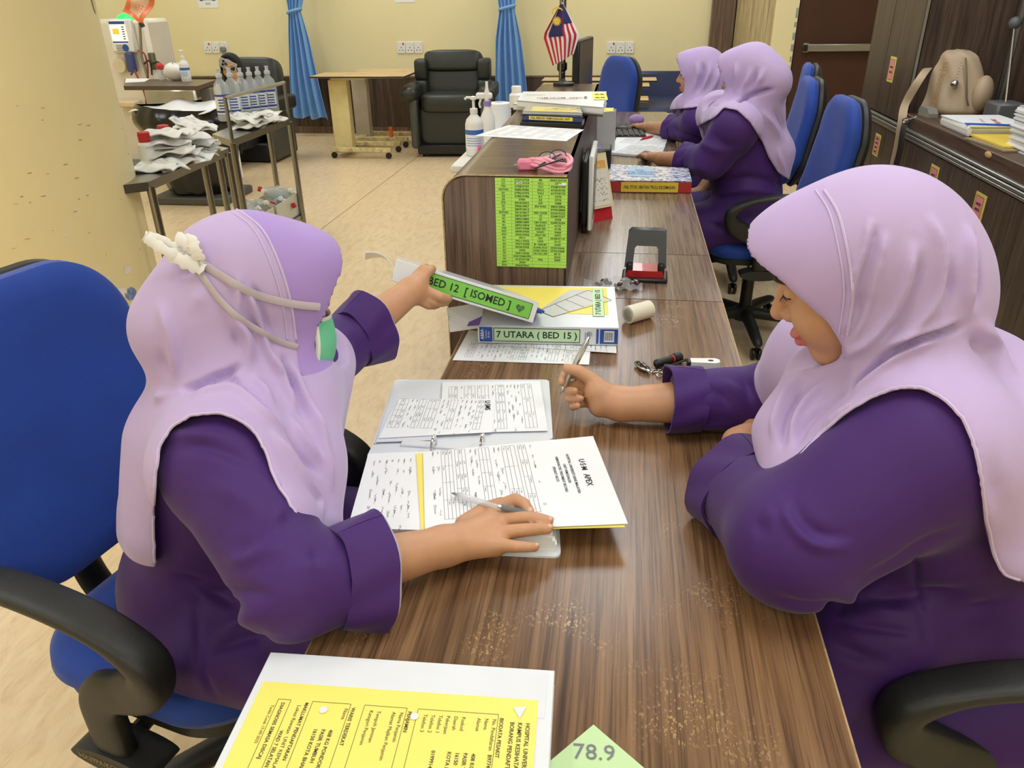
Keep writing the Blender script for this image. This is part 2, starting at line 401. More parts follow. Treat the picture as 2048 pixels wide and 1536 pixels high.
# centre lies CR to the left of the tangent sight line
cx, cy = ce[0]-CR*math.cos(az), ce[1]+CR*math.sin(az)
m = MB(); m.lathe([(CR, 0), (CR, CEIL)], n=72); colm = m.build('column', M_COLUMN); colm.location = (cx, cy, 0); struct(colm)
M_SCUFF = plain('scuff', (176, 150, 100), 0.9); M_FLAKE = plain('flaked_paint', (228, 224, 210), 0.9); M_TAPE = plain('tape_scrap', (214, 200, 150), 0.5); M_BLUEP = plain('blue_scrap', (120, 140, 180), 0.7, var=0.4, scale=60)
def oncol(px, py):
    r = ray(px, py)[:2]; o = -np.array([cx, cy]); a = r@r; b = 2*(o@r); c = o@o-CR*CR; D = b*b-4*a*c
    t = (-b-math.sqrt(max(D, 0)))/(2*a); p = CAMP+ray(px, py)*t; return p
def colpatch(name, px, py, wpx, hpx, mat, lift=0.001, jag=0.25, seed=0):
    p = oncol(px, py); n = np.array([p[0]-cx, p[1]-cy, 0]); n /= np.linalg.norm(n); u = np.cross([0, 0, 1], n); d = (p-CAMP)@_F
    rr = random.Random(seed+px); k = 9; vs = []
    for i in range(k):
        a = 2*PI*i/k; q = 1-jag*rr.random(); au, av = wpx/2*d/CAM_F*math.cos(a)*q*1.25, hpx/2*d/CAM_F*math.sin(a)*q*1.25
        th = au/CR; ang = math.atan2(n[1], n[0])+th; z = p[2]+av
        vs.append((((CR+lift)*math.cos(ang)), ((CR+lift)*math.sin(ang)), z))
    mm = MB(); mm.add(vs, [tuple(range(k))]); return mm.build(name, mat, colm, smooth=False)
for i, (a, b, c, d) in enumerate([(255, 540, 22, 14), (243, 585, 30, 22), (262, 588, 30, 26), (245, 606, 20, 8), (215, 555, 14, 5), (230, 622, 8, 10), (270, 615, 6, 8), (180, 375, 6, 4), (255, 392, 5, 4), (160, 430, 6, 5), (65, 457, 5, 3), (132, 470, 5, 8)]):
    colpatch('flaked_spot', a, b, c, d, M_BLUEP if i == 2 else M_FLAKE, seed=i)
for i in range(34):
    r_ = random.Random(100+i); colpatch('scuff_mark', r_.uniform(20, 290), r_.uniform(180, 545), r_.uniform(2, 11), r_.uniform(0.7, 2.0), M_SCUFF, 0.0008, seed=i)
colpatch('tape_scrap', 186, 6, 18, 34, M_TAPE, 0.003, 0.1)
# ============================================================ DESKS, COUNTER, CABINETS
DL, DR, DZ = -0.345, 0.267, 0.75
def desk(name, y0, y1, mat, label, left=DL):
    o = empty(name, ((left+DR)/2, (y0+y1)/2, 0), 0, label, 'desk', 'desks end to end along the counter'); w_, l_ = DR-left, y1-y0
    m = MB(); m.box((0, 0, DZ-0.0125), (w_, l_-0.002, 0.025)); m.build('desk_top', mat, o)
    m = MB(); m.box((w_/2+0.0008, 0, DZ-0.0125), (0.0022, l_-0.002, 0.0252)); m.box((-w_/2-0.0008, 0, DZ-0.0125), (0.0022, l_-0.002, 0.0252)); m.build('edge_band', M_EDGE, o)
    m = MB(); m.box((-w_/2+0.12, 0, 0.40), (0.018, l_-0.06, 0.62)); m.build('modesty_panel', M_WOOD_D, o)
    for sy in (-1, 1):
        m = MB(); m.box((0, sy*(l_/2-0.03), 0.36), (w_-0.06, 0.02, 0.72)); m.build('side_panel', M_WOOD_D, o)
    return o
desk('desk', -0.25, 1.862, M_DESK, 'brown wood-grain desk with worn patches carrying the open ring binder')
desk('desk', 1.864, 2.245, M_DESK2, 'short grey-brown desk section under the red and black hole punch', left=-0.13)
desk('desk', 2.247, 5.3, M_DESK2, 'long far desk with the red spine file and computer monitor', left=-0.13)
# raised reception counter with its rounded corner
CY0, CY1, CL, CT = 1.866, 3.95, -0.44, 1.055
ctr = empty('reception_counter', (CL, CY0, 0), 0, 'raised brown laminate reception counter with rounded corner and yellow-green phone list', 'counter')
def hood(inset, x1):
    r = 0.06-inset*0.3; pts = [(x1, 0)]; pts = [(x1, 0.0), (x1, CT-inset)]
    for i in range(9):
        a = math.radians(90+90*i/8); pts.append((r+inset+r*math.cos(a), CT-inset-r+r*math.sin(a)))
    pts.append((inset, 0.0)); return pts
m = MB(); m.prism(hood(0.004, 0.305), 0.0, 0.024, 'Y'); m.build('end_panel', M_WOOD_V, ctr)
m = MB(); pts = hood(0.0, 0.31)[1:]; n = len(pts)
inn = [(min(max(p[0], 0.0)+0.012, 0.31), p[1]-0.012) if p[1] > CT-0.08 else (p[0]+0.012, p[1]) for p in pts]
vs = []; L = CY1-CY0
for yy in (0.0, L): vs += [(a, yy, b) for a, b in pts]
fs = [(i, i+n, i+1+n, i+1) for i in range(n-1)]
m.add(vs, fs)
m.build('counter_top', M_CTOP, ctr)
m = MB(); m.prism([(0.3, DZ), (0.31, DZ), (0.31, CT), (0.3, CT)], 0.026, L, 'Y'); m.build('desk_side_panel', M_WOOD_D, ctr)
m = MB(); path = [(a, -0.0006, b) for a, b in pts]
m.tube(path, 0.0022, 6); m.build("edge_band", M_EDGE, ctr)
# low white ledge on the ward side of the counter
m = MB(); m.box((-0.102, 1.52, 0.86), (0.20, 1.0, 0.03), bev=0.006); m.build('side_ledge', M_WHITE, ctr)
# phone list on the end panel
GREEN = plain('green_paper', (176, 228, 92), 0.5, var=0.03); LGREEN = plain('pale_green_paper', (200, 236, 190), 0.5, var=0.02)
pa, pb, pc = Yp(990, 355, CY0), Yp(1133, 358, CY0), Yp(990, 531, CY0)
pw, ph = 0.178, 0.224
pl = empty('phone_list', (pa[0], CY0-0.001, pa[2]-ph), 0, 'yellow-green laminated phone number list taped to the counter end', 'sign')
m = MB(); m.box((pw/2, -0.001, ph/2), (pw, 0.002, ph)); m.build('sheet', GREEN, pl)
pr = Print((0, -0.002, ph), (1, 0, 0), (0, 0, 1), 0.0005)
rows = ["1S|3727/3728|8S|4044/3125/3124", "1U|3730/3733|ICU|3779", "1TD|3738/3737|CCU|9768/3769", "1INTAN|4285/4286|SICU|4105/4106", "2U|3792/3793|TICU|4177/4176", "2S|3785/3786|K1|3774", "2S|3784|K2|3775", "2TD|4054/4055|CRW|3988", "2D|3826/3827|EKS WAD|3803/3806", "2Z|3809/3810||3799/3808", "2INTAN|3816/3817|RED ZONE|3226/3225", "3S|3876/3877|YZ|3248/3227", "3U|3882/3883|GZ|3228", "4S|3888/3889|OBS WARD|3249/3224", "4U|3893/3894|RHESUS|4174", "4TB|3907/3908|SARI ED|4178", "4TD|3899/3900|ANGIO|3468", "4TD|3955/3956|XRAY ED|3475", "5S|3917|CKD|3338/4114", "5U|3921/3922|CAPD|4112", "6S|3927/3928|B / BANK|3343", "6U|3934/3935|KLINIK STAF|3555/3666", "6U|3936|KLINIK USAINS|2376/2068", "7S|3941/3942|ON CALL UKP|8715", "7U|3947/3948/3952||3232", "7T|4137/4138|996|2909", "8TT|3929||", "8TD|3960/3961||"]
cx4 = [0, 0.040, 0.092, 0.132, pw]; rh = ph/len(rows)
for i, r_ in enumerate(rows):
    for j, tx in enumerate(r_.split('|')):
        if tx:
            wmax = (cx4[j+1]-cx4[j])*0.86; pr.text(tx, (cx4[j]+cx4[j+1])/2, -(i+0.5)*rh, rh*0.80, width=min(wmax, rh*0.80*0.62*len(tx)), bold=True)
    pr.line(0, -(i+1)*rh, pw, -(i+1)*rh, 0.0005, 1)
for q in cx4[1:4]: pr.line(q, 0, q, -ph, 0.0005, 1)
pr.rect(0.052, -1.75*rh, 0.068, -1.2*rh, 2, 1.4); pr.rect(0.156, -1.95*rh, 0.174, -1.2*rh, 2, 1.4)
pr.build(pl, [INK, plain('list_rule', (110, 150, 50), 0.6, var=0), plain('white_paper', (240, 242, 244), 0.55, var=0.015, scale=5)])
PAPER = MATS['white_paper']

# wall of cabinets on the right: faces look towards the desks (-X)
XF = 1.40; ST = 0.80
def sticker(parent, y, z, wd, hg, rnd, lines=2):
    m = MB(); m.box((-0.0015, y, z), (0.003, wd, hg), bev=0.001); a = m.build('name_sticker', plain('sticker_yellow', (226, 214, 110), 0.5, var=0.02), parent)
    m = MB(); m.box((-0.0035, y, z), (0.002, wd*0.70, hg*0.78)); b = m.build('sticker_label', plain('sticker_pink', (240, 150, 150), 0.5, var=0.02), a)
    p = Print((-0.0046, y, z), (0, -1, 0), (0, 0, 1), 0.0003); p.frame(-wd*.35, -hg*.39, wd*.35, hg*.39, 0.002)
    for i in range(lines):
        zz = (0.5*(lines-1)-i)*hg*0.2
        for k in range(3): p.line(-wd*.22, zz-0.003+k*0.003, wd*.22, zz-0.003+k*0.003+rnd.uniform(-.002, .002), 0.0026)
    p.build(a, [INK], 'sticker_print')
def cab(name, y0, y1, z0, z1, label, doors, mat, stickers, depth=0.5, grp=None):
    o = empty(name, (XF, y0, 0), 0, label, 'cabinet', grp); L = y1-y0
    m = MB(); m.box((0.02+depth/2, L/2, (z0+z1)/2), (depth, L-0.002, z1-z0)); m.build('carcass', mat, o)
    edges = [0]+doors+[L]; rnd = random.Random(int(y0*100))
    for i in range(len(edges)-1):
        a, b = edges[i], edges[i+1]
        m = MB(); m.box((0.009, (a+b)/2, (z0+z1)/2), (0.018, b-a-0.004, z1-z0-0.004), bev=0.002); dd = m.build('door', mat, o)
        m = MB(); m.box((0.008, a+0.001, (z0+z1)/2), (0.012, 0.003, z1-z0)); m.build('door_gap', M_ALU, o)
    for (y, z, wd, hg, ln) in stickers: sticker(o, y-y0, z, wd, hg, rnd, ln)
    return o
def yx(px, py): q = Xp(px, py, XF); return q[1], q[2]
s1y, s1z = yx(1784, 139); s2y, s2z = yx(1754, 290); s3y, s3z = yx(1867, 355); s4y, s4z = yx(1958, 414)
yt0, yt1 = 4.30, 5.12
cab('tall_cabinet', yt0, yt1, ST+0.03, 2.3, 'tall brown upper cabinet with a pink and yellow sticker beside the brown door', [0.48], M_WOOD_D, [(s1y, s1z, 0.10, 0.125, 2)], grp='laminate cabinets on the right')
cab('low_cabinet', yt0, yt1, 0.05, ST-0.03, 'low brown cabinet below the tall cabinet behind the empty blue chair', [0.40], M_WOOD_D, [(s2y, s2z, 0.10, 0.115, 4)], grp='laminate cabinets on the right')
yb = Xp(1935, 385, XF)[1]
cab('base_cabinet', yb, yt0-0.004, 0.05, ST-0.03, 'brown base cabinet under the worktop with sticker behind the front right person', [0.42], M_WOOD_D, [(s3y, s3z, 0.10, 0.105, 2)], grp='laminate cabinets on the right')
cab('base_cabinet', 1.9, yb-0.004, 0.05, ST-0.03, 'brown base cabinet with a pink sticker at the right frame edge', [0.5], M_WOOD_D, [(s4y, s4z, 0.10, 0.105, 2)], grp='laminate cabinets on the right')
rl = empty('cabinet_rail', (XF, 1.9, ST), 0, 'long grooved aluminium rail running along the cabinet fronts below the worktop', 'rail')
for k, zz in enumerate((-0.017, 0.0, 0.017)):
    m = MB(); m.box((-0.004-0.004*(k == 1), 1.61, zz), (0.016, 3.22, 0.013), bev=0.003); m.build('rail_rib', M_ALU, rl)
m = MB(); m.box((0.012, 1.61, 0), (0.02, 3.22, 0.05)); m.build('rail_back', M_STEEL, rl)
wt = empty('worktop', (XF, 1.9, 0.0), 0, 'dark brown wooden worktop holding the bag and paper stacks', 'worktop')
m = MB(); m.box((0.26, 1.2, 0.854), (0.52, 2.396, 0.06), bev=0.004); m.build('worktop_slab', wood('worktop_laminate', (48, 32, 24), (84, 62, 48), (104, 80, 64), 'Y', 0.4, 0.8), wt)
m = MB(); m.ball((0, 0, 0), (0.006, 0.03, 0.012)); q = Xp(1965, 355, XF); k = m.build('chipped_corner', plain('raw_chipboard', (196, 160, 112), 0.9), wt); k.location = (-0.001, q[1]-1.9, 0.868)
bk = empty('back_panel', (XF+0.42, 1.9, 0.884), 0, 'dark wood-grain panel standing behind the worktop and bag', 'panel')
m = MB(); m.box((0.02, 1.2, 0.72), (0.03, 2.39, 1.42)); m.build('panel_board', M_WOOD_D, bk)
m = MB(); m.box((-0.004, 2.37, 0.72), (0.02, 0.035, 1.42), bev=0.004); m.build('edge_strip', M_ALU, bk)
q = Xp(1935, 90, XF+0.425)
m = MB(); m.box((-0.002, q[1]-1.9+0.012, q[2]-0.884), (0.004, 0.014, 0.09)); m.box((-0.002, q[1]-1.9-0.012, q[2]-0.884+0.02), (0.004, 0.014, 0.08)); m.build('tape_mark', M_BLACK, bk)
# ============================================================ THINGS ON THE NEAR DESK
def wbuild(m, name, mat, label=None, cat=None, group=None, kind=None, smooth=True, angle=40):
    """a thing made in world coordinates, its origin moved to its base"""
    A = np.array(m.v); c = (A.min(0)+A.max(0))/2; c[2] = A[:, 2].min(); m.v = [tuple(p) for p in (A-c)]
    o = m.build(name, mat, None, smooth, angle); o.location = tuple(c); bpy.context.view_layer.update if 0 else None
    return tag(o, label, cat, group, kind)
def wroot(name, c, label, cat, group=None): return empty(name, c, 0, label, cat, group)
def quad(m, c, thick):        # a sheet: 4 world corners (anticlockwise from above), real thickness downwards
    c = [np.array(p, float) for p in c]; n = np.cross(c[1]-c[0], c[3]-c[0]); n /= np.linalg.norm(n)
    if n[2] < 0: n = -n
    vs = c+[p-n*thick for p in c]
    return m.add(vs, [(0, 1, 2, 3), (7, 6, 5, 4)]+[((i+1) % 4, i, i+4, (i+1) % 4+4) for i in range(4)])
def form(pr, W, Hh, rnd, dens=1.0, box=True, hand=True):
    """a printed hospital form filling W x Hh : rules, tick boxes, typed lines and handwriting"""
    y = -0.02*Hh*5
    words_ = ['Name', 'Date', 'Ward', 'Weight', 'BP', 'Pulse', 'Temp', 'Access', 'Needle', 'Flow', 'Heparin', 'Dose', 'Nurse', 'Sign', 'Time', 'Treatment', 'Dialyser', 'Machine']
    while y > -Hh*0.93:
        k = rnd.random(); s = 0.0042
        if k < 0.25 and box:
            h = s*rnd.choice((3, 4, 5)); x = W*0.06; pr.frame(x, y-h, W*0.94, y, 0.0004)
            n = rnd.randint(2, 5)
            for i in range(1, n): pr.line(x+(W*0.88)*i/n, y-h, x+(W*0.88)*i/n, y, 0.0004)
            r = int(h/s/1.3)
            for i in range(r):
                if i: pr.line(x, y-h*i/r, W*0.94, y-h*i/r, 0.0004)
                for j in range(n):
                    if rnd.random() < 0.6: pr.text(rnd.choice(words_), x+W*0.88*(j+0.08)/n, y-h*(i+0.5)/r, s*0.8, align='LEFT')
            y -= h+s*1.2
        else:
            x = W*0.07
            while x < W*0.85:
                t = rnd.choice(words_)+rnd.choice((' :', '', ' .....', ' ____')); pr.text(t, x, y, s*rnd.uniform(.75, 1.0), align='LEFT', bold=rnd.random() < .2)
                x += W*rnd.uniform(.14, .32)
                if hand and rnd.random() < 0.45: pr.scrawl(x-W*.06, y, W*0.07, s*0.5, rnd, 0, 0.0004)
                if rnd.random() < .2: pr.frame(x-.004, y-.0017, x-.0006, y+.0017, .0004)
            y -= s*rnd.uniform(1.6, 2.2)/dens
M_CLEAR = plain('clear_film', (236, 240, 244), 0.12, var=0, alpha=0.13); M_FILMG = plain('glossy_white_film', (226, 230, 238), 0.14, var=0.03, scale=14, coat=0.4)
YEL = plain('yellow_paper', (246, 228, 112), 0.5, var=0.03, scale=5); BINDW = plain('binder_white', (226, 230, 236), 0.25, var=0.02, coat=0.3)
BLUEL = plain('label_blue', (38, 84, 170), 0.45, var=0.03); GREENL = plain('label_green', (122, 200, 78), 0.5, var=0.03); PURPLEF = plain('purple_flap', (110, 80, 160), 0.5)
CHROME = plain('chrome', (210, 210, 210), 0.12, 1.0, 0)
rnd = random.Random(7)
# ---- front document file at the bottom edge, yellow registration form inside
q0, q1 = Zp(541, 1304, .775), Zp(1110, 1341, .775); ex = (q1-q0)/np.linalg.norm(q1-q0); rz = math.atan2(ex[1], ex[0]); Wd = np.linalg.norm(q1-q0)
ff = empty('document_file', (q0[0], q0[1], DZ), rz, 'white clear-cover ring file with yellow registration form at the near desk end', 'file')
Df = 0.245
m = MB(); m.box((Wd/2, -Df/2, 0.0025), (Wd, Df, 0.004), bev=0.001); m.build('back_cover', BINDW, ff)
m = MB(); m.box((Wd/2+.002, -Df/2-.004, 0.0125), (Wd-.02, Df-.02, 0.017)); m.build('paper_block', PAPER, ff)
m = MB(); m.box((Wd/2, -Df/2, 0.0235), (Wd, Df, 0.004), bev=0.001); m.build('front_cover', BINDW, ff)
m = MB(); m.box((Wd/2, -0.035, 0.0258), (Wd-.016, 0.06, 0.0008)); m.build('clear_pocket', M_FILMG, ff)
m = MB(); m.box((Wd*.49, -0.043-0.11, 0.0262), (Wd*.925, 0.22, 0.0006)); ys = m.build('yellow_form', YEL, ff)
yw, yh = Wd*.925, 0.24; xr = Wd*.49+yw/2
pr = Print((xr, -0.043, 0.0266), (0, -1, 0), (1, 0, 0), 0.0002)      # reads downwards, top to the right
def yt(t, col, row, s=.0062, b=False): pr.text(t, row, -col*.92, s*.92, align='LEFT', bold=b)
for i, t in enumerate(['HOSPITAL UNIVERSITI SAINS', 'KAMPUS KESIHATAN, KELANTAN', 'BORANG PENDAFTARAN']): yt(t, .010+i*.0088, .03, .0068, True)
yt('BIODATA PESAKIT', .040, .026, .0062, True)
for i, (a_, b_) in enumerate([('No. Pendaftaran', 'B977447'), ('Nama', ''), ('Alamat', '408 KG PONDOK'), ('', 'PASIR TUMBUH'), ('Poskod', '16150'), ('Daerah', 'KOTA BHARU'), ('Pekerjaan', ''), ('Telefon 1', '0199914210'), ('Telefon 2', ''), ('Telefon 3', '')]):
    yt(a_, .048+i*.0088, .028); yt(b_, .048+i*.0088, .07, .0062, True)
pr.frame(.022, -.126, .235, -.0405, .0005)
yt('PENJAMIN', .146, .026, .0062, True)
for i, (a_, b_) in enumerate([('Nama Penjamin', 'PUAN'), ('Alamat Majikan Penjamin', 'JALAN RAJA'), ('', '16150 KOTA'), ('Tempoh Jaminan', '26-07-2025'), ('Kategori Penjamin', 'STAF USM')]): yt(a_, .155+i*.0088, .028); yt(b_, .155+i*.0088, .10, .0062, True)
pr.frame(.022, -.184, .235, -.138, .0005)
yt('WARIS TERDEKAT', .212, .026, .0062, True)
for i, (a_, b_) in enumerate([('Nama', ''), ('', '408 KG PONDOK'), ('', 'PASIR TUMBUH'), ('', '16150 KOTA BHARU')]): yt(a_, .220+i*.0088, .028); yt(b_, .220+i*.0088, .055, .0062, True)
pr.frame(.022, -.241, .235, -.199, .0005)
yt('MAKLUMAT PENDAFTARAN', .268, .024, .0060, True); yt('Lokasi Rawatan  UNIT KEMALANGAN', .276, .028); yt('WAD 7 SELATAN', .284, .06, .006, True); yt('DIAGNOSIS SEMASA DISCAJ', .296, .026, .006, True); yt('Tarikh Cetak 17-09-2025', .307, .03, .005)
pr.frame(.022, -.279, .235, -.265, .0005)
pr.mb.v and pr.build(ys, [plain('form_ink', (78, 78, 58), .6, var=0)])
hp = Print((xr, -0.043, 0.0267), (0, -1, 0), (1, 0, 0), 0.0003)
for (a_, b_) in ((.032, -.128), (.032, -.226)):
    hp.mb.add([hp.pt(a_+.0045*math.cos(2*PI*k/12), b_+.0045*math.sin(2*PI*k/12), 2.5) for k in range(12)], [tuple(range(12))])
hp.mb.add([hp.pt(.010, -.012, 2.5), hp.pt(.026, -.018, 2.5), hp.pt(.012, -.026, 2.5)], [(0, 1, 2)])
hp.build(ys, [BINDW], 'punch_hole')
# ---- green sticky note
c = [Zp(*p, DZ+.0012) for p in ((1187, 1449), (1098, 1520), (1170, 1640), (1284, 1532))]
e1 = c[3]-c[0]; e2 = c[1]-c[0]; s_ = .076; e1 = e1/np.linalg.norm(e1); e2 = e2-e1*(e2@e1); e2 /= np.linalg.norm(e2)
cc = [c[0], c[0]+e2*s_, c[0]+e2*s_+e1*s_, c[0]+e1*s_]
m = MB(); quad(m, cc, .001); sn = wbuild(m, 'sticky_note', plain('sticky_green', (196, 226, 170), 0.6, var=.02), 'pale green sticky note reading 78.9 lying beside the yellow form', 'note')
uu = Zp(1215, 1500, .751)-Zp(1160, 1497, .751)
pr = Print(Zp(1188, 1506, .7515), uu, (-uu[1], uu[0], 0), .0003); pr.text('78.9', 0, 0, .026); k = pr.mb.build('handwriting', GREYINK, sn, False, world=True)
# ---- the open ring binder
ob = wroot('ring_binder', Zp(930, 900, DZ), 'white ring binder lying open on the desk between the two front people', 'binder')
def slab(px4, z, th, name, mat, par, bev=True):
    m = MB(); quad(m, [Zp(a, b, z) for a, b in px4], th); return m.build(name, mat, par, False, world=True)
def rounded(px4, z, th, name, mat, par, r=.12):
    c = [Zp(a, b, z) for a, b in px4]; pts = []
    for i in range(4):
        p, a, b = c[i], c[i-1], c[(i+1) % 4]; 
        for t in (0, .25, .5, .75, 1):
            q0_ = p+(a-p)*r*.35*(1-t)**2+(b-p)*r*.35*t**2; pts.append(q0_)
    n = len(pts); m = MB(); m.add(pts+[p-np.array([0, 0, th]) for p in pts], [tuple(range(n)), tuple(range(2*n-1, n-1, -1))]+[((i+1) % n, i, i+n, (i+1) % n+n) for i in range(n)])
    return m.build(name, mat, par, False, world=True)
rounded([(790, 759), (745, 889), (1106, 879), (1098, 759)], DZ+.004, .0035, 'far_cover', BINDW, ob)
slab([(745, 889), (735, 910), (1109, 900), (1106, 879)], DZ+.005, .004, 'spine', BINDW, ob)
rounded([(736, 909), (688, 1092), (1122, 1114), (1110, 899)], DZ+.004, .0035, 'near_cover', BINDW, ob)
for i, (dx, z, dl) in enumerate([(0, .760, 0), (2, .766, 3), (-2, .772, 1), (3, .778, -2), (0, .783, 0)]):
    slab([(738+dx, 907), (700-dx, 1082-6*i+dl), (1113-2*i+dl, 1096-7*i), (1104, 893)], z, .0058, 'paper_stack', PAPER, ob)
for (ax, ay) in ((868, 893), (965, 889)):
    m = MB(); p = Zp(ax, ay, .765); m.tube([p+np.array([0, .018*math.cos(t)-.002, .020*math.sin(t)]) for t in np.linspace(-.2, PI+.2, 14)], .0022, 8); m.build('binder_ring', CHROME, ob, world=True)
m = MB(); m.box(Zp(916, 893, .757), (.20, .018, .004), bev=.001); m.build('ring_plate', BINDW, ob, world=True)
slab([(792, 762), (782, 790), (748, 886), (872, 882), (884, 762)], DZ+.0075, .0008, 'pocket', M_CLEAR, ob) if 0 else None
slab([(791, 762), (752, 884), (872, 880), (882, 761)], DZ+.0085, .0006, 'clear_pocket', M_FILMG, ob)
def sheet(name, px4, z, label, mat=PAPER, group=None, th=.0008, cat='paper', rd=None):
    m = MB(); zz = z if isinstance(z, (list, tuple)) else [z]*4
    quad(m, [Zp(a, b, k) for (a, b), k in zip(px4, zz)], th); return wbuild(m, name, mat, label, cat, group, smooth=False)
def downprint(px4, z, o, seed, dens=1.0, title=None, flip=False):
    """form whose text reads towards the camera, its head on the right"""
    zz = z if isinstance(z, (list, tuple)) else [z]*4
    c = [Zp(a, b, k) for (a, b), k in zip(px4, zz)]       # TL, BL, BR, TR
    W = min(np.linalg.norm(c[2]-c[3]), np.linalg.norm(c[1]-c[0])); Hh = min(np.linalg.norm(c[3]-c[0]), np.linalg.norm(c[2]-c[1]))
    pr = Print(c[3], (c[2]-c[3])+(c[1]-c[0]), (c[3]-c[0])+(c[2]-c[1]), .0004); r = random.Random(seed)
    y0 = 0
    if title:
        for i, (t, s, b) in enumerate(title): pr.text(t, W*.5, -.016-y0, s, bold=b); y0 += s*1.5
        y0 += .016
    pr.O = pr.O-pr.v*y0; form(pr, W, Hh-y0, r, dens)
    k = pr.mb.build('printed_text', [INK, INKB, INKR], o, False, world=True); return pr
s1 = [(885, 764), (880, 866), (1096, 861), (1080, 762)]
o = sheet('form_sheet', s1, DZ+.0080, 'white printed form behind the pocket in the open binder far cover'); downprint(s1, DZ+.0080, o, 3)
s2 = [(796, 798), (757, 876), (984, 864), (991, 798)]
o = sheet('form_sheet', s2, DZ+.0105, 'white hospital slip tucked in the clear pocket of the open binder'); downprint(s2, DZ+.0105, o, 4)
pr = Print(Zp(975, 800, DZ+.0105), Zp(975, 840, DZ)-Zp(975, 800, DZ), Zp(1000, 800, DZ)-Zp(975, 800, DZ), .0006); pr.text('U·SMS', .022, 0, .014, bold=True); pr.mb.build('slip_heading', INK, o, False, world=True)
s3_ = [(737, 907), (695, 1056), (846, 1060), (832, 908)]
o = sheet('form_sheet', s3_, .7845, 'white ruled form half covered by the yellow divider in the open binder'); downprint(s3_, .7845, o, 5, .8)
s4_ = [(832, 907), (842, 1063), (1250, 1054), (1180, 890)]
o = sheet('divider_sheet', s4_, .7865, 'yellow divider sheet peeping out below the treatment record', YEL)
s5 = [(846, 904), (850, 1064), (1256, 1047), (1186, 872)]; z5 = [.789, .789, .789, .789]
o = sheet('treatment_record', s5, z5, 'large white treatment record form lying topmost in the open binder', cat='paper')
downprint(s5, z5, o, 9, 1.0, [('', .012, True), ('U·S·M   APEX', .013, True), ('HOSPITAL UNIVERSITI SAINS MALAYSIA', .0062, True), ('UNIT HEMODIALISIS', .0058, True), ('HEMODIALYSIS TREATMENT RECORD', .0058, True), ('(PESAKIT AKUT)', .0058, True)])
# ---- closed binder BED 15 on its sheets
sA = [(938, 660), (905, 720), (1178, 729), (1182, 690)]
o = sheet('form_sheet', sA, DZ+.002, 'white form sticking out in front of the closed bed 15 binder'); downprint(sA, DZ+.002, o, 21, .8)
sB = [(1000, 662), (1000, 690), (1233, 706), (1232, 672)]
o = sheet('form_sheet', sB, DZ+.0035, 'white printed strip showing under the right of the bed 15 binder'); downprint(sB, DZ+.0035, o, 22, .7)
b0, b1 = Zp(956, 684, .757), Zp(1236, 690, .757); ex = b1-b0; rz = math.atan2(ex[1], ex[0]); Wd = np.linalg.norm(ex)
bb = empty('ring_binder', (b0[0], b0[1], .755), rz, 'closed white binder with a pale green bed 15 spine label', 'binder')
Db, Tb = .262, .043
m = MB(); m.box((Wd/2, Db/2, .0015), (Wd, Db, .003), bev=.001); m.build('back_cover', BINDW, bb)
m = MB(); m.box((Wd/2, Db/2, Tb-.0015), (Wd, Db, .003), bev=.001); cv = m.build('front_cover', BINDW, bb)
m = MB(); m.box((Wd/2, .0015, Tb/2), (Wd, .003, Tb-.001), bev=.001); sp = m.build('spine', BINDW, bb)
m = MB(); m.box((Wd/2, Db/2, Tb/2), (Wd-.02, Db-.03, Tb-.010)); m.build('paper_block', PAPER, bb)
LG, LB, LGY = LGREEN, BLUEL, plain('label_grey', (176, 178, 180), .5, var=.05)
pr = Print((0, -.0002, 0), (1, 0, 0), (0, 0, 1), .0005)
pr.rect(.004, .004, .033, Tb-.004, 1); pr.rect(.036, .006, .226, Tb-.006, 2); pr.frame(.036, .006, .226, Tb-.006, .0016, 0)
pr.text('7 UTARA ( BED 15 )', .131, Tb/2, .0215, width=.178, bold=True, mi=0)
pr.text('ABBA', .0105, Tb/2, .010, bold=True, rot=PI/2, mi=3); pr.text('Custom', .0185, Tb/2, .006, rot=PI/2, mi=3); pr.text('Binder', .0245, Tb/2, .006, rot=PI/2, mi=3)
pr.rect(.262, .004, .267, Tb-.004, 1); pr.rect(.270, .004, .309, Tb-.004, 1); pr.rect(.279, .009, .301, Tb-.008, 3, 1.4)
for k in range(12): pr.line(.281+k*.0016, .012, .281+k*.0016, Tb-.011, .0006 if k % 3 else .0011, 0, 1.8)
pr.mb.mi = 4; pr.mb.add([pr.pt(.247+.0065*math.cos(2*PI*k/16), Tb*.62+.0065*math.sin(2*PI*k/16)) for k in range(16)], [tuple(range(16))])
for k in range(3): pr.line(.238+k*.004, .007, .238+k*.004, Tb-.012, .0012, 1)
pr.build(sp, [INK, LB, LG, PAPER, LGY], 'spine_label')
# cover: yellow sheet with a long grey diamond, and the small upright label
pr = Print((0, 0, Tb), (1, 0, 0), (0, 1, 0), .0005)
pr.rect(.012, .075, Wd-.02, Db-.012, 1)
def poly(pr, pts, mi, k): pr.mb.mi = mi; pr.mb.add([pr.pt(a, b, k) for a, b in pts], [tuple(range(len(pts)))])
poly(pr, [(.13, .09), (.165, .055), (.292, .17), (.245, .232), (.20, .232)], 2, 1.6)
for (a, b, c_, d) in [(.13, .09, .165, .055), (.165, .055, .300, .165), (.30, .165, .245, .232), (.245, .232, .13, .09), (.165, .135, .20, .087), (.19, .165, .235, .117), (.215, .198, .268, .142)]: pr.line(a, b, c_, d, .0016, 0, 2.0)
pr.rect(.255, .062, .280, .242, 3, 2.4); pr.frame(.255, .062, .280, .242, .0015, 0); pr.text('7 UTARA | BED 15', .2675, .152, .017, width=.165, bold=True, rot=PI/2, mi=0) if 0 else None
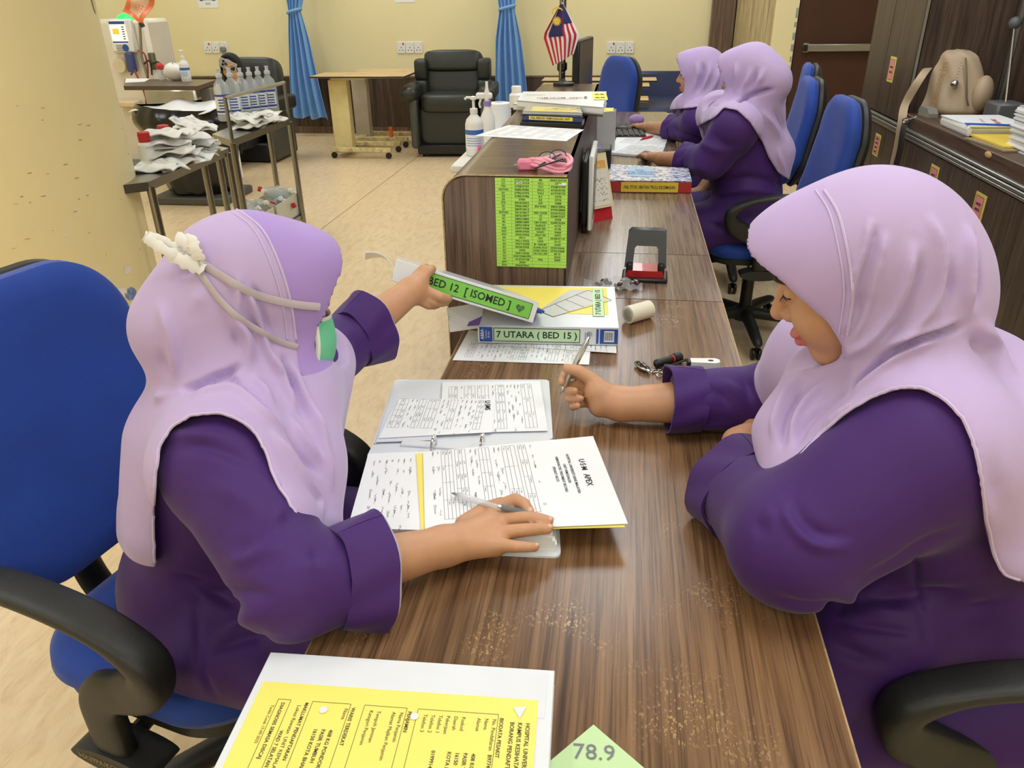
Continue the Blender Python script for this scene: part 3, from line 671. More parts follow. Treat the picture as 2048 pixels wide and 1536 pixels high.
vs, fs = glyphs('7 UTARA | BED 15', True); xs = [p[0] for p in vs]; kx = .16/(max(xs)-min(xs)); pr.mb.mi = 0
pr.mb.add([pr.pt(.2675-p[1]*.017, .152+p[0]*kx, 3.4) for p in vs], fs)
pr.build(cv, [INK, YEL, plain('silver_print', (206, 206, 204), .4, var=.05), LG], 'cover_insert')
# papers at the binder's left side, hanging over the counter end
def freesheet(name, pts, label, th=.001, mat=PAPER, seed=None):
    m = MB(); quad(m, pts, th); o = wbuild(m, name, mat, label, 'paper', smooth=False); return o
pts = [P(893, 616, 1.80), P(900, 664, 1.74), P(962, 655, 1.70), P(968, 604, 1.78)]
o = freesheet('form_sheet', pts, 'loose printed sheet poking out left of the bed 15 binder')
pr = Print(pts[0], pts[3]-pts[0], pts[0]-pts[1], .0006)
for i in range(5):
    for j in range(3): pr.text(random.Random(i*9+j).choice(['Date 12', 'Unit Rawatan', 'Tarikh', 'BP 130/80']), .008+j*.025, -.008-i*.009, .0055, align='LEFT')
pr.mb.build('printed_text', INK, o, False, world=True)
pts = [P(938, 644, 1.69), P(934, 652, 1.68), P(958, 650, 1.66), P(964, 632, 1.68)]
freesheet('purple_divider', pts, 'purple divider tab between the sheets and the bed 15 binder', mat=PURPLEF)
# ---- binder BED 12 carried in the hand
B12 = np.array(P(788, 540, 1.56)); ex = P(1072, 626, 1.62)-B12; Wb = np.linalg.norm(ex); ex /= Wb
ey = ray(930, 590)*1.0; ey = ey+np.array([0, 0, 1])*0.055; ey = ey-ex*(ex@ey); ey /= np.linalg.norm(ey); ez = np.cross(ex, ey)
b12 = bpy.data.objects.new('ring_binder', None); COL.objects.link(b12); b12.matrix_world = Matrix(((ex[0], ey[0], ez[0], B12[0]), (ex[1], ey[1], ez[1], B12[1]), (ex[2], ey[2], ez[2], B12[2]), (0, 0, 0, 1)))
tag(b12, 'white binder with a bright green bed 12 spine label carried in the outstretched hand', 'binder'); Tb2 = .042
m = MB(); m.box((Wb/2, .13, -Tb2/2), (Wb, .26, .003), bev=.001); m.build('back_cover', BINDW, b12)
m = MB(); m.box((Wb/2, .13, Tb2/2), (Wb, .26, .003), bev=.001); m.build('front_cover', BINDW, b12)
m = MB(); m.box((Wb/2, 0.0015, 0), (Wb, .003, Tb2), bev=.001); sp = m.build('spine', BINDW, b12)
m = MB(); m.box((Wb/2+.004, .13, 0), (Wb-.004, .23, Tb2-.014)); m.build('paper_block', PAPER, b12)
m = MB(); m.box((Wb+.006, .06, .006), (.03, .08, .006)); m.box((Wb+.012, .10, .0), (.03, .06, .004)); m.build('blue_divider', BLUEL, b12)
m = MB(); m.grid(lambda u, v: (-.065*u, .03+.13*v, .004+.012*math.sin(u*3)+.01*u-.02*u*v), 6, 4, .002); m.build('clear_sleeve', plain('milky_film', (224, 230, 232), .2, var=.05), b12)
pr = Print((0, -.0002, 0), (1, 0, 0), (0, 0, 1), .0005)
pr.rect(.062, -.0165, Wb-.012, .0165, 1); pr.frame(.062, -.0165, Wb-.012, .0165, .0012, 0); pr.text('BED 12  [ ISOMED ]', .162, 0, .0225, width=.178, bold=True, mi=0)
hx = Wb-.036; poly(pr, [(hx+.0098*(16*math.sin(t)**3)/17, .0098*(13*math.cos(t)-5*math.cos(2*t)-2*math.cos(3*t)-math.cos(4*t))/17) for t in np.linspace(0, 2*PI, 28)[:-1]], 2, 1.8)
for k in range(4): pr.line(hx-.004+k*.003, -.003, hx-.003+k*.003, .004, .0007, 1, 2.4)
pr.build(sp, [INK, GREENL, plain('heart_grey', (70, 92, 62), .6, var=0)], 'spine_label')
# ---- hole punch
hpn = empty('hole_punch', Zp(1289, 556, DZ), math.radians(-2), 'two-hole paper punch with a black handle and red base', 'hole punch')
m = MB(); m.box((0, 0, .006), (.122, .085, .012), bev=.004); m.build('tray', M_BLACK, hpn)
RED = plain('red_metal', (176, 26, 32), .3, .2, .05, coat=.3)
m = MB(); m.prism([(-.052, .012), (.052, .012), (.046, .030), (-.046, .030)], -.030, .036, 'Y'); m.build('base', RED, hpn)
for s_ in (-1, 1):
    m = MB(); m.box((s_*.042, -.012, .030), (.018, .034, .036), bev=.004); m.build('punch_pin', M_BLACK, hpn)
out = [(-.056, 0), (-.050, .092)]+[(-.042+.0*k, .10) for k in (0,)]+[(.042, .10), (.050, .092), (.056, 0), (.034, 0), (.031, .052), (.026, .058), (-.026, .058), (-.031, .052), (-.034, 0)]
m = MB(); n = len(out); tilt = .22
def hv(a, b, o_): return (a, -.016+b*tilt*1.6+o_*.5, .034+b*.94+o_*.15)
m.add([hv(a, b, 0) for a, b in out]+[hv(a, b, .028) for a, b in out], [tuple(range(n)), tuple(range(2*n-1, n-1, -1))]+[((i+1) % n, i, i+n, (i+1) % n+n) for i in range(n)]); m.build('handle', plain('handle_grey', (52, 54, 56), .4, var=.05), hpn)
# ---- bag of sweets
cb = Zp(1232, 574, DZ); bagr = wroot('sweet_bag', cb, 'clear plastic bag of brown wrapped sweets beside the hole punch', 'bag')
m = MB(); rr = random.Random(5)
m.grid(lambda u, v: tuple(cb+np.array([-.065+.135*u, -.026+.052*v, .003+.026*math.sin(PI*u)*math.sin(PI*v)+.004*math.sin(31*u+9*v)])), 16, 8, .0006); m.build('bag_film', M_CLEAR, bagr, world=True)
m = MB(); m.grid(lambda u, v: tuple(cb+np.array([-.064-.022*u, -.014+.012*v+.02*u*(v-.3), .004+.010*v+.004*math.sin(9*v)])), 4, 6, .0006); m.build('bag_neck', M_CLEAR, bagr, world=True)
CANDY = plain('wrapper_brown', (70, 26, 30), .28, var=.25, scale=90, coat=.3)
for i in range(13):
    a = rr.uniform(-.048, .056); b = rr.uniform(-.016, .016)*(1-abs(a)*9*.8 if abs(a) < .08 else .4); Mr = Matrix.Rotation(rr.uniform(0, PI), 3, 'Z')
    m = MB(); p = cb+np.array([a, b, .0075+.007*(i % 2)]); m.ball(tuple(p), (.0115, .0065, .006), 10, 6, Mr); k = wbuild(m, 'wrapped_sweet', CANDY, 'small brown wrapped sweet inside the clear bag', 'sweet', 'sweets in the clear bag')
    m = MB(); m.ball(tuple(p+np.array([0, -.001, .0045])), (.005, .0022, .0016), 8, 5, Mr); m.build('wrapper_print', PAPER, k, world=True)
# ---- roll of tape
t0, t1 = Zp(1256, 630, DZ+.021), Zp(1291, 620, DZ+.021); ax = Vector(t1-t0).normalized(); Mr = Vector((0, 0, 1)).rotation_difference(ax).to_matrix(); Lr = np.linalg.norm(t1-t0)+.012
tr = empty('tape_roll', tuple(t0), 0, 'roll of white surgical tape lying on its side on the desk', 'tape'); R_ = .0212
m = MB(); m.lathe([(R_-.005, 0), (R_, 0), (R_, Lr), (R_-.005, Lr), (R_-.005, 0)], n=28, M=Mr); m.build('tape', plain('tape_cream', (232, 226, 206), .7, var=.03), tr)
m = MB(); m.lathe([(R_-.0075, 0.001), (R_-.005, 0.001), (R_-.005, Lr-.001), (R_-.0075, Lr-.001), (R_-.0075, .001)], n=28, M=Mr); m.build('core', plain('core_print', (190, 192, 214), .6, var=.25, scale=40), tr)
# ---- key bunch
kb = Zp(1300, 735, DZ); kr = wroot('key_bunch', kb, 'bunch of keys with chrome-rimmed fob and black torch near the white fob', 'keys')
pa_, pb_ = Zp(1268, 722, .757), Zp(1302, 744, .757); an = math.atan2(*(pb_-pa_)[:2][::-1]); Mr = Matrix.Rotation(an, 3, 'Z')
m = MB(); m.ball(tuple((pa_+pb_)/2), (.026, .010, .006), 20, 10, Mr); m.build('fob_rim', CHROME, kr, world=True)
m = MB(); m.ball(tuple((pa_+pb_)/2+np.array([0, 0, .002])), (.0225, .0085, .0058), 20, 10, Mr); m.build('fob_face', plain('gloss_black', (14, 14, 16), .1, var=0, coat=.6), kr, world=True)
pa_, pb_ = Zp(1312, 728, .760), Zp(1360, 713, .760)
m = MB(); m.rod(pa_, pb_, .0085, 16); m.tube([pa_+(pb_-pa_)*t for t in (-.06, .02, .1)], [.004, .009, .0095], 14); m.tube([pa_+(pb_-pa_)*t for t in (.72, .74, 1.0, 1.02)], [.0085, .0105, .0105, .009], 16); m.build('torch', M_BLACK, kr, world=True)
m = MB(); m.rod(pa_+(pb_-pa_)*.64, pa_+(pb_-pa_)*.69, .0094, 16); m.build('torch_ring', plain('torch_red', (200, 50, 60), .4, var=0), kr, world=True)
path = [Zp(a, b, .754) for a, b in ((1300, 745), (1306, 738), (1312, 745), (1318, 738), (1323, 746), (1330, 741), (1336, 752), (1328, 750), (1320, 753), (1314, 748))]
for i in range(len(path)-1):
    c_ = (path[i]+path[i+1])/2; dd = path[i+1]-path[i]; a_ = math.atan2(dd[1], dd[0]); m = MB()
    m.tube([c_+np.array([.0062*math.cos(t)*math.cos(a_)-.0034*math.sin(t)*math.sin(a_), .0062*math.cos(t)*math.sin(a_)+.0034*math.sin(t)*math.cos(a_), .0015*(i % 2)*math.sin(t)]) for t in np.linspace(0, 2*PI, 12)[:-1]], .0011, 6, closed=True); m.build('chain_link', CHROME, kr, world=True)
m = MB(); m.tube(spline([Zp(a, b, .757) for a, b in ((1322, 738), (1336, 732), (1350, 728), (1366, 722), (1380, 722))], 5), .0018, 6); m.tube(spline([Zp(a, b, .757) for a, b in ((1330, 738), (1345, 733), (1358, 724), (1374, 718), (1384, 726))], 5), .0014, 6); m.build('lanyard', M_BLACK, kr, world=True)
wf = empty('key_fob', tuple(Zp(1408, 735, .765)), math.radians(3), 'white plastic fob lying on the black pouch', 'key fob')
m = MB(); pts = [(-.028, -.010), (.022, -.012), (.030, -.006), (.030, .006), (.022, .012), (-.028, .010)]; m.prism(pts, 0, .016, 'Z'); m.build('fob_shell', M_WHITE, wf)
m = MB(); m.box((-.0285, 0, .007), (.012, .014, .0155), bev=.001); m.build('clip', M_BLACK, wf)
m = MB(); m.ball((.012, 0, .016), (.006, .0035, .0015), 12, 6); m.build('button', M_BLACK, wf)
m = MB(); c4 = [Zp(a, b, .7645) for a, b in ((1347, 733), (1352, 768), (1446, 762), (1440, 738))]; quad(m, c4, .013); wbuild(m, 'leather_pouch', plain('leather_black', (30, 30, 33), .4, var=.15, bump=.2), 'flat black leather pouch half hidden under the purple sleeve', 'pouch', smooth=False)
# ---- pens
def pen(name, a, b, r, mats, label, clip=True):
    a, b = np.array(a), np.array(b); d = b-a; o = wroot(name, (a+b)/2, label, 'pen')
    m = MB(); m.tube([a+d*t for t in (.12, .14, .62, .9, .92)], [r*.8, r, r, r*.95, r*.7], 14); m.build('barrel', mats[0], o, world=True)
    m = MB(); m.tube([a+d*t for t in (0, .02, .06, .12, .13)], [r*.12, r*.25, r*.55, r*.82, r*.8], 12); m.build('tip', CHROME, o, world=True)
    m = MB(); m.tube([a+d*t for t in (.90, .93, 1.0)], [r*.6, r*.5, r*.5], 10); m.build('push_button', mats[1], o, world=True)
    if clip:
        n_ = np.cross(d, _R); n_ /= np.linalg.norm(n_); n_ = n_ if n_@_F < 0 else -n_; s_ = _R*r*.6
        m = MB(); m.tube([a+d*t+n_*r*k+s_ for t, k in ((.90, 1.0), (.91, 1.7), (.62, 1.5), (.60, 1.1))], r*.28, 6); m.build('clip', CHROME, o, world=True)
    return o
SILV = plain('pen_silver', (168, 166, 160), .3, .7, .04)
pen('pen', P(1120, 789, 1.40), P(1178, 674, 1.40), .0052, (SILV, CHROME), 'silver ballpoint pen held in the fist of the right front person')
CRYST = plain('clear_plastic', (226, 230, 234), .06, var=0, alpha=.55, coat=.5)
pen('pen', Zp(903, 986, .796), Zp(1015, 1022, .803), .0048, (CRYST, CRYST), 'clear plastic ballpoint pen pointing out beneath the resting hand', False)
pen('pen', Zp(1086, 1035, .797), Zp(995, 1012, .812), .0048, (plain('smoke_plastic', (120, 124, 128), .15, var=0, alpha=.8), CHROME), 'grey pen with clear grip held under the curled index finger', False)
# ============================================================ COUNTER TOP, FAR DESK
BLUED = plain('navy_cover', (36, 52, 104), .3, var=.1, coat=.3); PINK = plain('pink_rubber', (238, 160, 180), .45, var=.03)
def book(name, px4, z0, z1, mats, label, cat='book', group=None, block=True):
    """a lying book / file from four corners of its top (TL, BL, BR, TR)"""
    c = [Zp(a, b, z1) for a, b in px4]; ctr_ = sum(c)/4; o = wroot(name, (ctr_[0], ctr_[1], z0), label, cat, group)
    def q(k, za, zb, nm, mt):
        m = MB(); quad(m, [np.array([*(ctr_[:2]+(p[:2]-ctr_[:2])*k), zb]) for p in c], zb-za); return m.build(nm, mt, o, False, world=True)
    t = min(.004, (z1-z0)*.2)
    q(1.0, z0, z0+t, 'back_cover', mats[0]); cv = q(1.0, z1-t, z1, 'front_cover', mats[1] if len(mats) > 1 else mats[0])
    if block: q(.965, z0+t, z1-t, 'page_block', PAPER)
    # spine along the side facing the camera
    a, b = c[1], c[2]; m = MB(); nrm = np.cross([0, 0, 1], b-a); nrm /= -np.linalg.norm(nrm)
    nrm = nrm if nrm[1] < 0 else -nrm
    A0, B0 = np.array([a[0], a[1], z0]), np.array([b[0], b[1], z0]); m.add([A0, B0, np.array([b[0], b[1], z1]), np.array([a[0], a[1], z1])]+[p-nrm*.003 for p in (A0, B0, np.array([b[0], b[1], z1]), np.array([a[0], a[1], z1]))], [(0, 1, 2, 3), (7, 6, 5, 4), (1, 0, 4, 5), (2, 1, 5, 6), (3, 2, 6, 7), (0, 3, 7, 4)])
    sp = m.build('spine', mats[2] if len(mats) > 2 else mats[0], o, False, world=True); return o, cv, sp, c
# paper sheet lying over the counter edge
pc = [(1018, 250), (950, 271), (1133, 282), (1168, 259)]; pts = [Zp(a, b, CT+.0015) for a, b in pc]; pts[1] = P(950, 271, (pts[1]-CAMP)@_F)
m = MB(); quad(m, pts, .001); o = wbuild(m, 'form_sheet', PAPER, 'white printed sheet lying across the counter top in front of the files', 'paper', smooth=False)
pr = Print(pts[1], pts[2]-pts[1], pts[0]-pts[1], .0006)
for i in range(9):
    for j in range(6): pr.text(rnd.choice(['Nama', 'Tarikh', 'Masa kerja', 'Hari', 'Catatan unit']), .03+j*.042, .03+i*.022, .009, align='LEFT')
pr.mb.build('printed_text', INK, o, False, world=True)
# pink cable, plug and spectacles
c0 = Zp(1092, 328, CT+.012)
co = wroot('charging_cable', c0, 'thick pink charging cable coiled in loops on the counter top', 'cable')
for k, (rx, ry, ph, dz) in enumerate([(.052, .050, 0, 0), (.047, .046, .5, .007), (.054, .044, 1.1, .013)]):
    m = MB(); m.tube([c0+np.array([.010+rx*math.cos(t+ph), ry*math.sin(t+ph)+.004*k, -.005+dz+.008*math.sin(t*2+k)]) for t in np.linspace(0, 2*PI, 30)[:-1]], .0048, 8, closed=True); m.build('cable_loop', PINK, co, world=True)
m = MB(); m.tube(spline([c0+np.array(p) for p in ((-.045, .03, .0), (-.03, -.01, .012), (.0, -.03, .018), (.03, -.04, .01), (.055, -.01, .0))], 6), .0048, 8); m.build('cable_loop', PINK, co, world=True)
p = Zp(1055, 328, CT+.014); plg = empty('charger_plug', (p[0], p[1], CT), .1, 'pink plastic charger plug beside the coiled cable', 'charger')
m = MB(); m.box((0, 0, .013), (.050, .034, .026), bev=.005); m.build('plug_body', plain('pink_plug', (226, 130, 160), .4), plg)
m = MB(); m.box((-.029, 0, .013), (.010, .02, .006)); m.build('plug_pin', CHROME, plg)
sg = wroot('spectacles', Zp(1110, 320, CT), 'folded dark-framed spectacles lying within the pink cable loops', 'spectacles')
for k, (a, b) in enumerate([(1094, 316), (1116, 312)]):
    q = Zp(a, b, CT+.026); m = MB(); m.tube([q+np.array([.021*math.cos(t), .012*math.sin(t), .013*math.sin(t)]) for t in np.linspace(0, 2*PI, 20)[:-1]], .0013, 6, closed=True); m.build('lens_rim', M_BLACK, sg, world=True)
    m = MB(); m.add([q+np.array([.020*math.cos(t), .0115*math.sin(t), .0125*math.sin(t)]) for t in np.linspace(0, 2*PI, 20)[:-1]], [tuple(range(19))]); m.build('lens', M_CLEAR, sg, world=True)
for (a, b) in (((1078, 331), (1130, 304)), ((1070, 336), (1126, 318))):
    m = MB(); m.tube([Zp(*a, CT+.022), Zp((a[0]+b[0])/2, (a[1]+b[1])/2, CT+.026), Zp(*b, CT+.03)], .0022, 6); m.build('temple_arm', M_BLACK, sg, world=True)
# pile of files on the counter, bottom to top
book('laptop_folder', [(1046, 233), (1040, 246), (1166, 250), (1170, 238)], CT, CT+.010, [M_BLACK], 'thin black folder under the navy file on the counter top', 'folder', block=False)
o, cv, sp, c = book('hardback_file', [(1050, 217), (1044, 229), (1164, 234), (1166, 221)], CT+.0105, CT+.031, [BLUED], 'navy blue file with yellow spine strip lying above the black folder', 'file')
pr = Print(c[1]+np.array([0, -.001, -.030]), c[2]-c[1], (0, 0, 1), .0008); L = np.linalg.norm(c[2]-c[1]); pr.rect(L*.12, .015, L*.85, .027, 1); pr.text('FAIL REKOD HEMODIALISIS UNIT', L*.48, .021, .009, width=L*.66, bold=True); pr.mb.build('spine_label', [INK, YEL], sp, False, world=True)
o, cv, sp, c = book('clear_folder', [(1052, 211), (1045, 223), (1164, 226), (1160, 214)], CT+.0315, CT+.040, [plain('hazy_folder', (196, 198, 190), .2, var=.1, coat=.5)], 'hazy plastic folder with a yellow sheet on the navy file', 'folder', block=False)
m = MB(); quad(m, [Zp(a, b, CT+.0408) for a, b in ((1066, 213), (1062, 222), (1156, 224), (1153, 215))], .0006); k = m.build('yellow_sheet', plain('manila', (226, 208, 120), .5, var=.05), o, False, world=True)
pr = Print(Zp(1066, 221, CT+.041), (1, 0, 0), (0, 1, 0), .0006)
for i in range(3): pr.scrawl(.04+.02*i, .02+.03*i, .12, .012, rnd, 0, .003)
pr.mb.build('handwriting', INK, k, False, world=True)
o, cv, sp, c = book('thick_file', [(1042, 192), (1026, 208), (1206, 221), (1214, 196)], CT, CT+.021, [M_WHITE, M_WHITE, M_WHITE], 'lower thick white file behind the navy file on the counter', 'file', 'white files at the monitor')
o, cv, sp, c = book('thick_file', [(1046, 183), (1034, 201), (1206, 215), (1213, 183)], CT+.0215, CT+.045, [M_WHITE, M_WHITE, PAPER], 'upper thick white file with yellow corner marked 6S topmost by the monitor', 'file', 'white files at the monitor')
pr = Print(Zp(1042, 201, CT+.0455), (1, .06, 0), (-.06, 1, 0), .0012)
pr.text('TANGKI', .045, .16, .02, bold=False); pr.text('USM HUSM  APEX', .14, .06, .03, width=.17, bold=True, mi=2); pr.text('HEMODIALISIS', .14, .025, .02, width=.13, mi=2); pr.text('1', .235, .07, .08, bold=True, mi=3)
pr.rect(.262, .0, .315, .22, 1); pr.text('6S', .288, .16, .04, bold=True, mi=0); pr.text('6S', .288, .06, .04, bold=True, mi=0)
pr.mb.build('cover_print', [INK, plain('bright_yellow', (240, 228, 60), .5, var=.02), plain('maroon_ink', (140, 30, 50), .6, var=0), GREYINK], cv, False, world=True)
for i, (a, b) in enumerate([(1214, 222), (1218, 218)]):
    m = MB(); q = Zp(a, b, CT+.02+.02*i); m.box(q, (.05, .03, .001), rz=.5+i); m.build('index_tab', MATS['bright_yellow'], o, world=True)
def bottle(name, at, h, r, label, cat, mat, capmat, pump=True, lab=None, group=None):
    o = empty(name, at, 0, label, cat, group)
    m = MB(); m.lathe([(r*.9, 0), (r, h*.03), (r, h*.52), (r*.86, h*.60), (r*.38, h*.68), (r*.36, h*.72)], n=18); m.build('bottle_body', mat, o)
    m = MB()
    m.lathe([(r*.42, h*.70), (r*.42, h*.78), (r*.15, h*.79), (r*.15, h*.92), (r*.34, h*.925), (r*.34, h*.97), (r*.1, h*.985)], n=14)
    if pump: m.tube([(0, 0, h*.955), (-r*.7, 0, h*.96), (-r*.95, 0, h*.93)], r*.13, 8)
    m.build('pump' if pump else 'cap', capmat, o)
    if lab:
        m = MB(); m.lathe([(r*1.012, h*.12), (r*1.012, h*.46)], n=18); lb = m.build('label', PAPER, o)
        m = MB(); m.lathe([(r*1.02, h*.36), (r*1.02, h*.44)], n=18); m.lathe([(r*1.02, h*.14), (r*1.02, h*.20)], n=18) if 0 else None; m.build('label_band', lab, lb)
        m = MB()
        for i in range(4): m.tube([(r*1.02*math.cos(a), r*1.02*math.sin(a), h*(.18+.04*i)) for a in np.linspace(-PI*.75, -PI*.2, 8)], r*.03, 4)
        m.build('label_print', lab, lb)
    return o
qb = P(960, 300, 3.05); bottle('sanitizer_bottle', (qb[0]-.02, qb[1], .876), .225, .036, 'white pump bottle with blue label standing left of the counter', 'bottle', M_WHITE, M_WHITE, True, plain('sanitizer_blue', (60, 110, 190), .5, var=.05))
sb_ = P(985, 262, 3.30); o = empty('spray_bottle', (sb_[0]-.02, sb_[1], .876), 0, 'white spray bottle with purple collar behind the blue label pump bottle', 'bottle')
m = MB(); m.lathe([(.03, 0), (.032, .01), (.032, .10), (.016, .135), (.014, .15)], n=16); m.build('bottle_body', M_WHITE, o)
m = MB(); m.lathe([(.0175, .148), (.0175, .168)], n=14); m.build('collar', plain('lilac_plastic', (150, 130, 190), .4), o)
m = MB(); m.box((-.012, 0, .188), (.07, .022, .026), bev=.006); m.tube([(-.026, 0, .178), (-.034, 0, .155), (-.03, 0, .14)], .005, 6); m.lathe([(.012, .168), (.012, .20), (.006, .22), (.006, .245)], n=10); m.build('trigger_head', M_WHITE, o)
tr_ = P(1003, 238, 3.55); o = empty('tissue_roll', (tr_[0]-.01, tr_[1], .876), 0, 'white paper roll standing beyond the spray bottle at the counter', 'paper roll')
m = MB(); prof = [(.02, 0)]
for i in range(9): prof += [(.055, .014*i+.001), (.056, .014*i+.007), (.055, .014*i+.013)]
prof += [(.02, .127), (.02, 0)]; m.lathe(prof, n=24); m.build('roll', PAPER, o)
wb = Zp(1033, 214, CT); o = empty('pill_bottle', tuple(wb), 0, 'small white screw-cap bottle beside the thick white files', 'bottle')
m = MB(); m.lathe([(.026, 0), (.028, .005), (.028, .045), (.016, .055)], n=16); m.build('bottle_body', M_WHITE, o); m = MB(); m.lathe([(.018, .054), (.019, .056), (.019, .075), (.017, .077)], n=16); m.build('cap', M_WHITE, o)
m = MB(); q = P(965, 278, 2.98)
for k in range(14): a = rnd.uniform(0, 6.3); m.ball((q[0]+.014*math.cos(a), q[1]+.018*math.sin(a), .882+rnd.uniform(0, .03)), .008, 8, 5)
wbuild(m, 'pink_scrunchie', plain('hot_pink', (236, 100, 160), .7), 'bright pink scrunchie behind the pump bottle', 'hair tie')
# monitor on its pole and the table flag
mo = empty('computer_monitor', (Zp(1128, 192, CT)[0], 4.25, CT), 0, 'black computer monitor seen edge-on on a black pole beyond the files', 'monitor')
mx = mo.location.x; my = 4.25
def ml(px, py, y): q = Yp(px, py, y); return (q[0]-mx, q[1]-my, q[2]-CT)
e0, e1 = ml(1152, 82, 4.15), ml(1152, 210, 4.15); f0 = ml(1181, 70, 4.62)
zt, zb = e0[2], min(e1[2], -.12)
sx0, sy0 = e0[0], e0[1]; sx1, sy1 = f0[0], f0[1]; ang = math.atan2(sy1-sy0, sx1-sx0); Lm = math.hypot(sx1-sx0, sy1-sy0)
m = MB(); m.box(((sx0+sx1)/2, (sy0+sy1)/2, (zt+zb)/2), (Lm, .035, zt-zb), rz=ang, bev=.006); m.build('housing', M_BLACK, mo)
nx, ny = math.sin(ang), -math.cos(ang)
m = MB(); m.box(((sx0+sx1)/2+nx*.0185, (sy0+sy1)/2+ny*.0185, (zt+zb)/2+.01), (Lm*.93, .002, (zt-zb)*.86), rz=ang); m.build('screen', plain('screen_off', (70, 72, 74), .12, var=.1), mo)
pp = ml(1124, 150, 4.3); m = MB(); m.box((pp[0], pp[1], .04), (.032, .03, .68), bev=.004); m.build('pole', M_BLACK, mo)
m = MB(); m.box((pp[0]+.004, pp[1]-.0155, .2), (.006, .002, .36)); m.build('pole_strip', M_ALU, mo)
m = MB(); m.box((pp[0], pp[1], -.28), (.09, .08, .05), bev=.01); m.box((pp[0], pp[1], .05), (.05, .05, .05), bev=.01); m.build('clamp', M_BLACK, mo)
m = MB(); m.rod((pp[0], pp[1], .14), ((sx0+sx1)/2, (sy0+sy1)/2, .14), .018, 8); m.build('bracket', M_BLACK, mo)
FLR = plain('flag_red', (196, 40, 56), .7, var=.04); FLW = plain('flag_white', (236, 230, 226), .7, var=.02); FLB = plain('flag_blue', (34, 38, 96), .7, var=.06); FLY = plain('flag_yellow', (232, 196, 70), .7, var=.03)
fg = empty('table_flag', (Yp(1128, 120, 3.88)[0], 3.88, CT), 0, 'small Malaysian table flag drooping above the computer monitor pole', 'flag')
fx = fg.location.x
def fl_(px, py, dy=0): q = Yp(px, py, 3.88); return np.array([q[0]-fx, q[1]-3.88+dy, q[2]-CT])
m = MB(); m.rod((fl_(1122, 0)[0], .02, 0), tuple(fl_(1122, -6)+np.array([0, .02, 0])), .004, 8); m.build('flag_pole', M_STEEL, fg)
m = MB(); m.lathe([(.05, 0), (.05, .012), (.012, .02), (.006, .03)], n=16); m.build('flag_base', M_BLACK, fg)
# cloth: upper corner hung from the pole, folded once; stripes run down along it
A_, B_, C_, D_ = fl_(1124, 2), fl_(1086, 72), fl_(1105, 132), fl_(1159, 70)
def cloth(a, b):   # a along the stripes (0 top - 1 bottom), b across
    top = A_*(1-b)+D_*b*.999+0*B_; left = A_+(B_-A_)*min(1, a*1.0)
    L0 = A_+(B_-A_)*min(a/.55, 1) if a < .55 else B_+(C_-B_)*(a-.55)/.45
    R0 = A_+(D_-A_)*min(a/.6, 1) if a < .6 else D_+(fl_(1147, 108)-D_)*(a-.6)/.4
    p = L0+(R0-L0)*b; p[1] += .022*math.sin(b*7+1.2*a)*min(1, a*3)-.01
    return p
NS = 14
for i in range(NS):
    m = MB(); m.grid(lambda u, v: tuple(cloth(u, (i+v)/NS)), 12, 1, .0008); m.build('flag_stripe', FLR if i % 2 == 0 else FLW, fg)
def cl2(a, b): p = cloth(a, b); p[1] -= .003; return tuple(p)
m = MB(); m.grid(lambda u, v: cl2(.05+.53*u, .14+.44*v), 10, 8, .0008); m.build('flag_canton', FLB, fg)
m = MB(); m.grid(lambda u, v: cl2(.05+.33*u, .62+.34*v), 8, 6, .0008); m.build('flag_canton', FLB, fg)
sc_ = fl_(1115, 42)+np.array([0, -.032, 0]); m = MB(); st = []
for k in range(28):
    r_ = .023 if k % 2 == 0 else .013; a = 2*PI*k/28; st.append(sc_+np.array([r_*math.cos(a), 0, r_*math.sin(a)]))
m.add(st, [tuple(range(28))]); m.build('flag_star', FLY, fg, False)
cs = sc_+np.array([.002, .0, .038]); o_ = []; 
for k in range(13): a = math.radians(20+190*k/12); o_.append(cs+np.array([.026*math.cos(a), 0, .020*math.sin(a)]))
i_ = [cs+np.array([.021*math.cos(math.radians(20+190*k/12))+.002, 0, .014*math.sin(math.radians(20+190*k/12))-.001]) for k in range(13)]
m = MB(); m.add(o_+i_, [(k, k+1, k+14, k+13) for k in range(12)]); m.build('flag_crescent', FLY, fg, False)
# things against the desk side of the counter
wx = Zp(1150, 440, DZ)
fr = empty('tablet_stand', (-.102, 2.42, DZ), 0, 'white slab on a black holder standing edge-on beside the calendar', 'tablet')
def fq(px, py, y): q = Yp(px, py, y); return q-np.array(fr.location)
e0 = fq(1151, 315, fr.location.y); H_ = e0[2]
m = MB(); m.box((.008, .14, H_/2+.01), (.016, .28, H_-.01), bev=.004); m.build('white_frame', M_WHITE, fr)
m = MB(); m.box((.0165, .14, H_/2+.01), (.002, .23, H_*.7)); m.build('frame_opening', plain('dim_grey', (90, 92, 96), .3), fr)
m = MB(); m.box((-.011, .12, H_*.55), (.018, .24, H_*.8), bev=.004); m.box((-.011, .10, H_*.12), (.016, .16, H_*.2), bev=.004); m.build('black_holder', M_BLACK, fr)
cal = empty('desk_calendar', tuple(Zp(1160, 450, DZ)), math.radians(14), 'desk calendar with spiral top, orange header and red foot', 'calendar')
cal.location = tuple(Zp(1192, 444, DZ)); cal.rotation_euler = (0, 0, math.radians(42))
m = MB(); HC, WC = .215, .15
m.add([(-WC/2, 0, 0), (WC/2, 0, 0), (WC/2, .055, HC), (-WC/2, .055, HC), (WC/2, .11, 0), (-WC/2, .11, 0), (-WC/2, .002, 0), (WC/2, .002, 0)], [(0, 1, 2, 3), (3, 2, 4, 5)]); m.build('stand_card', plain('calendar_red', (196, 34, 52), .4), cal, False)
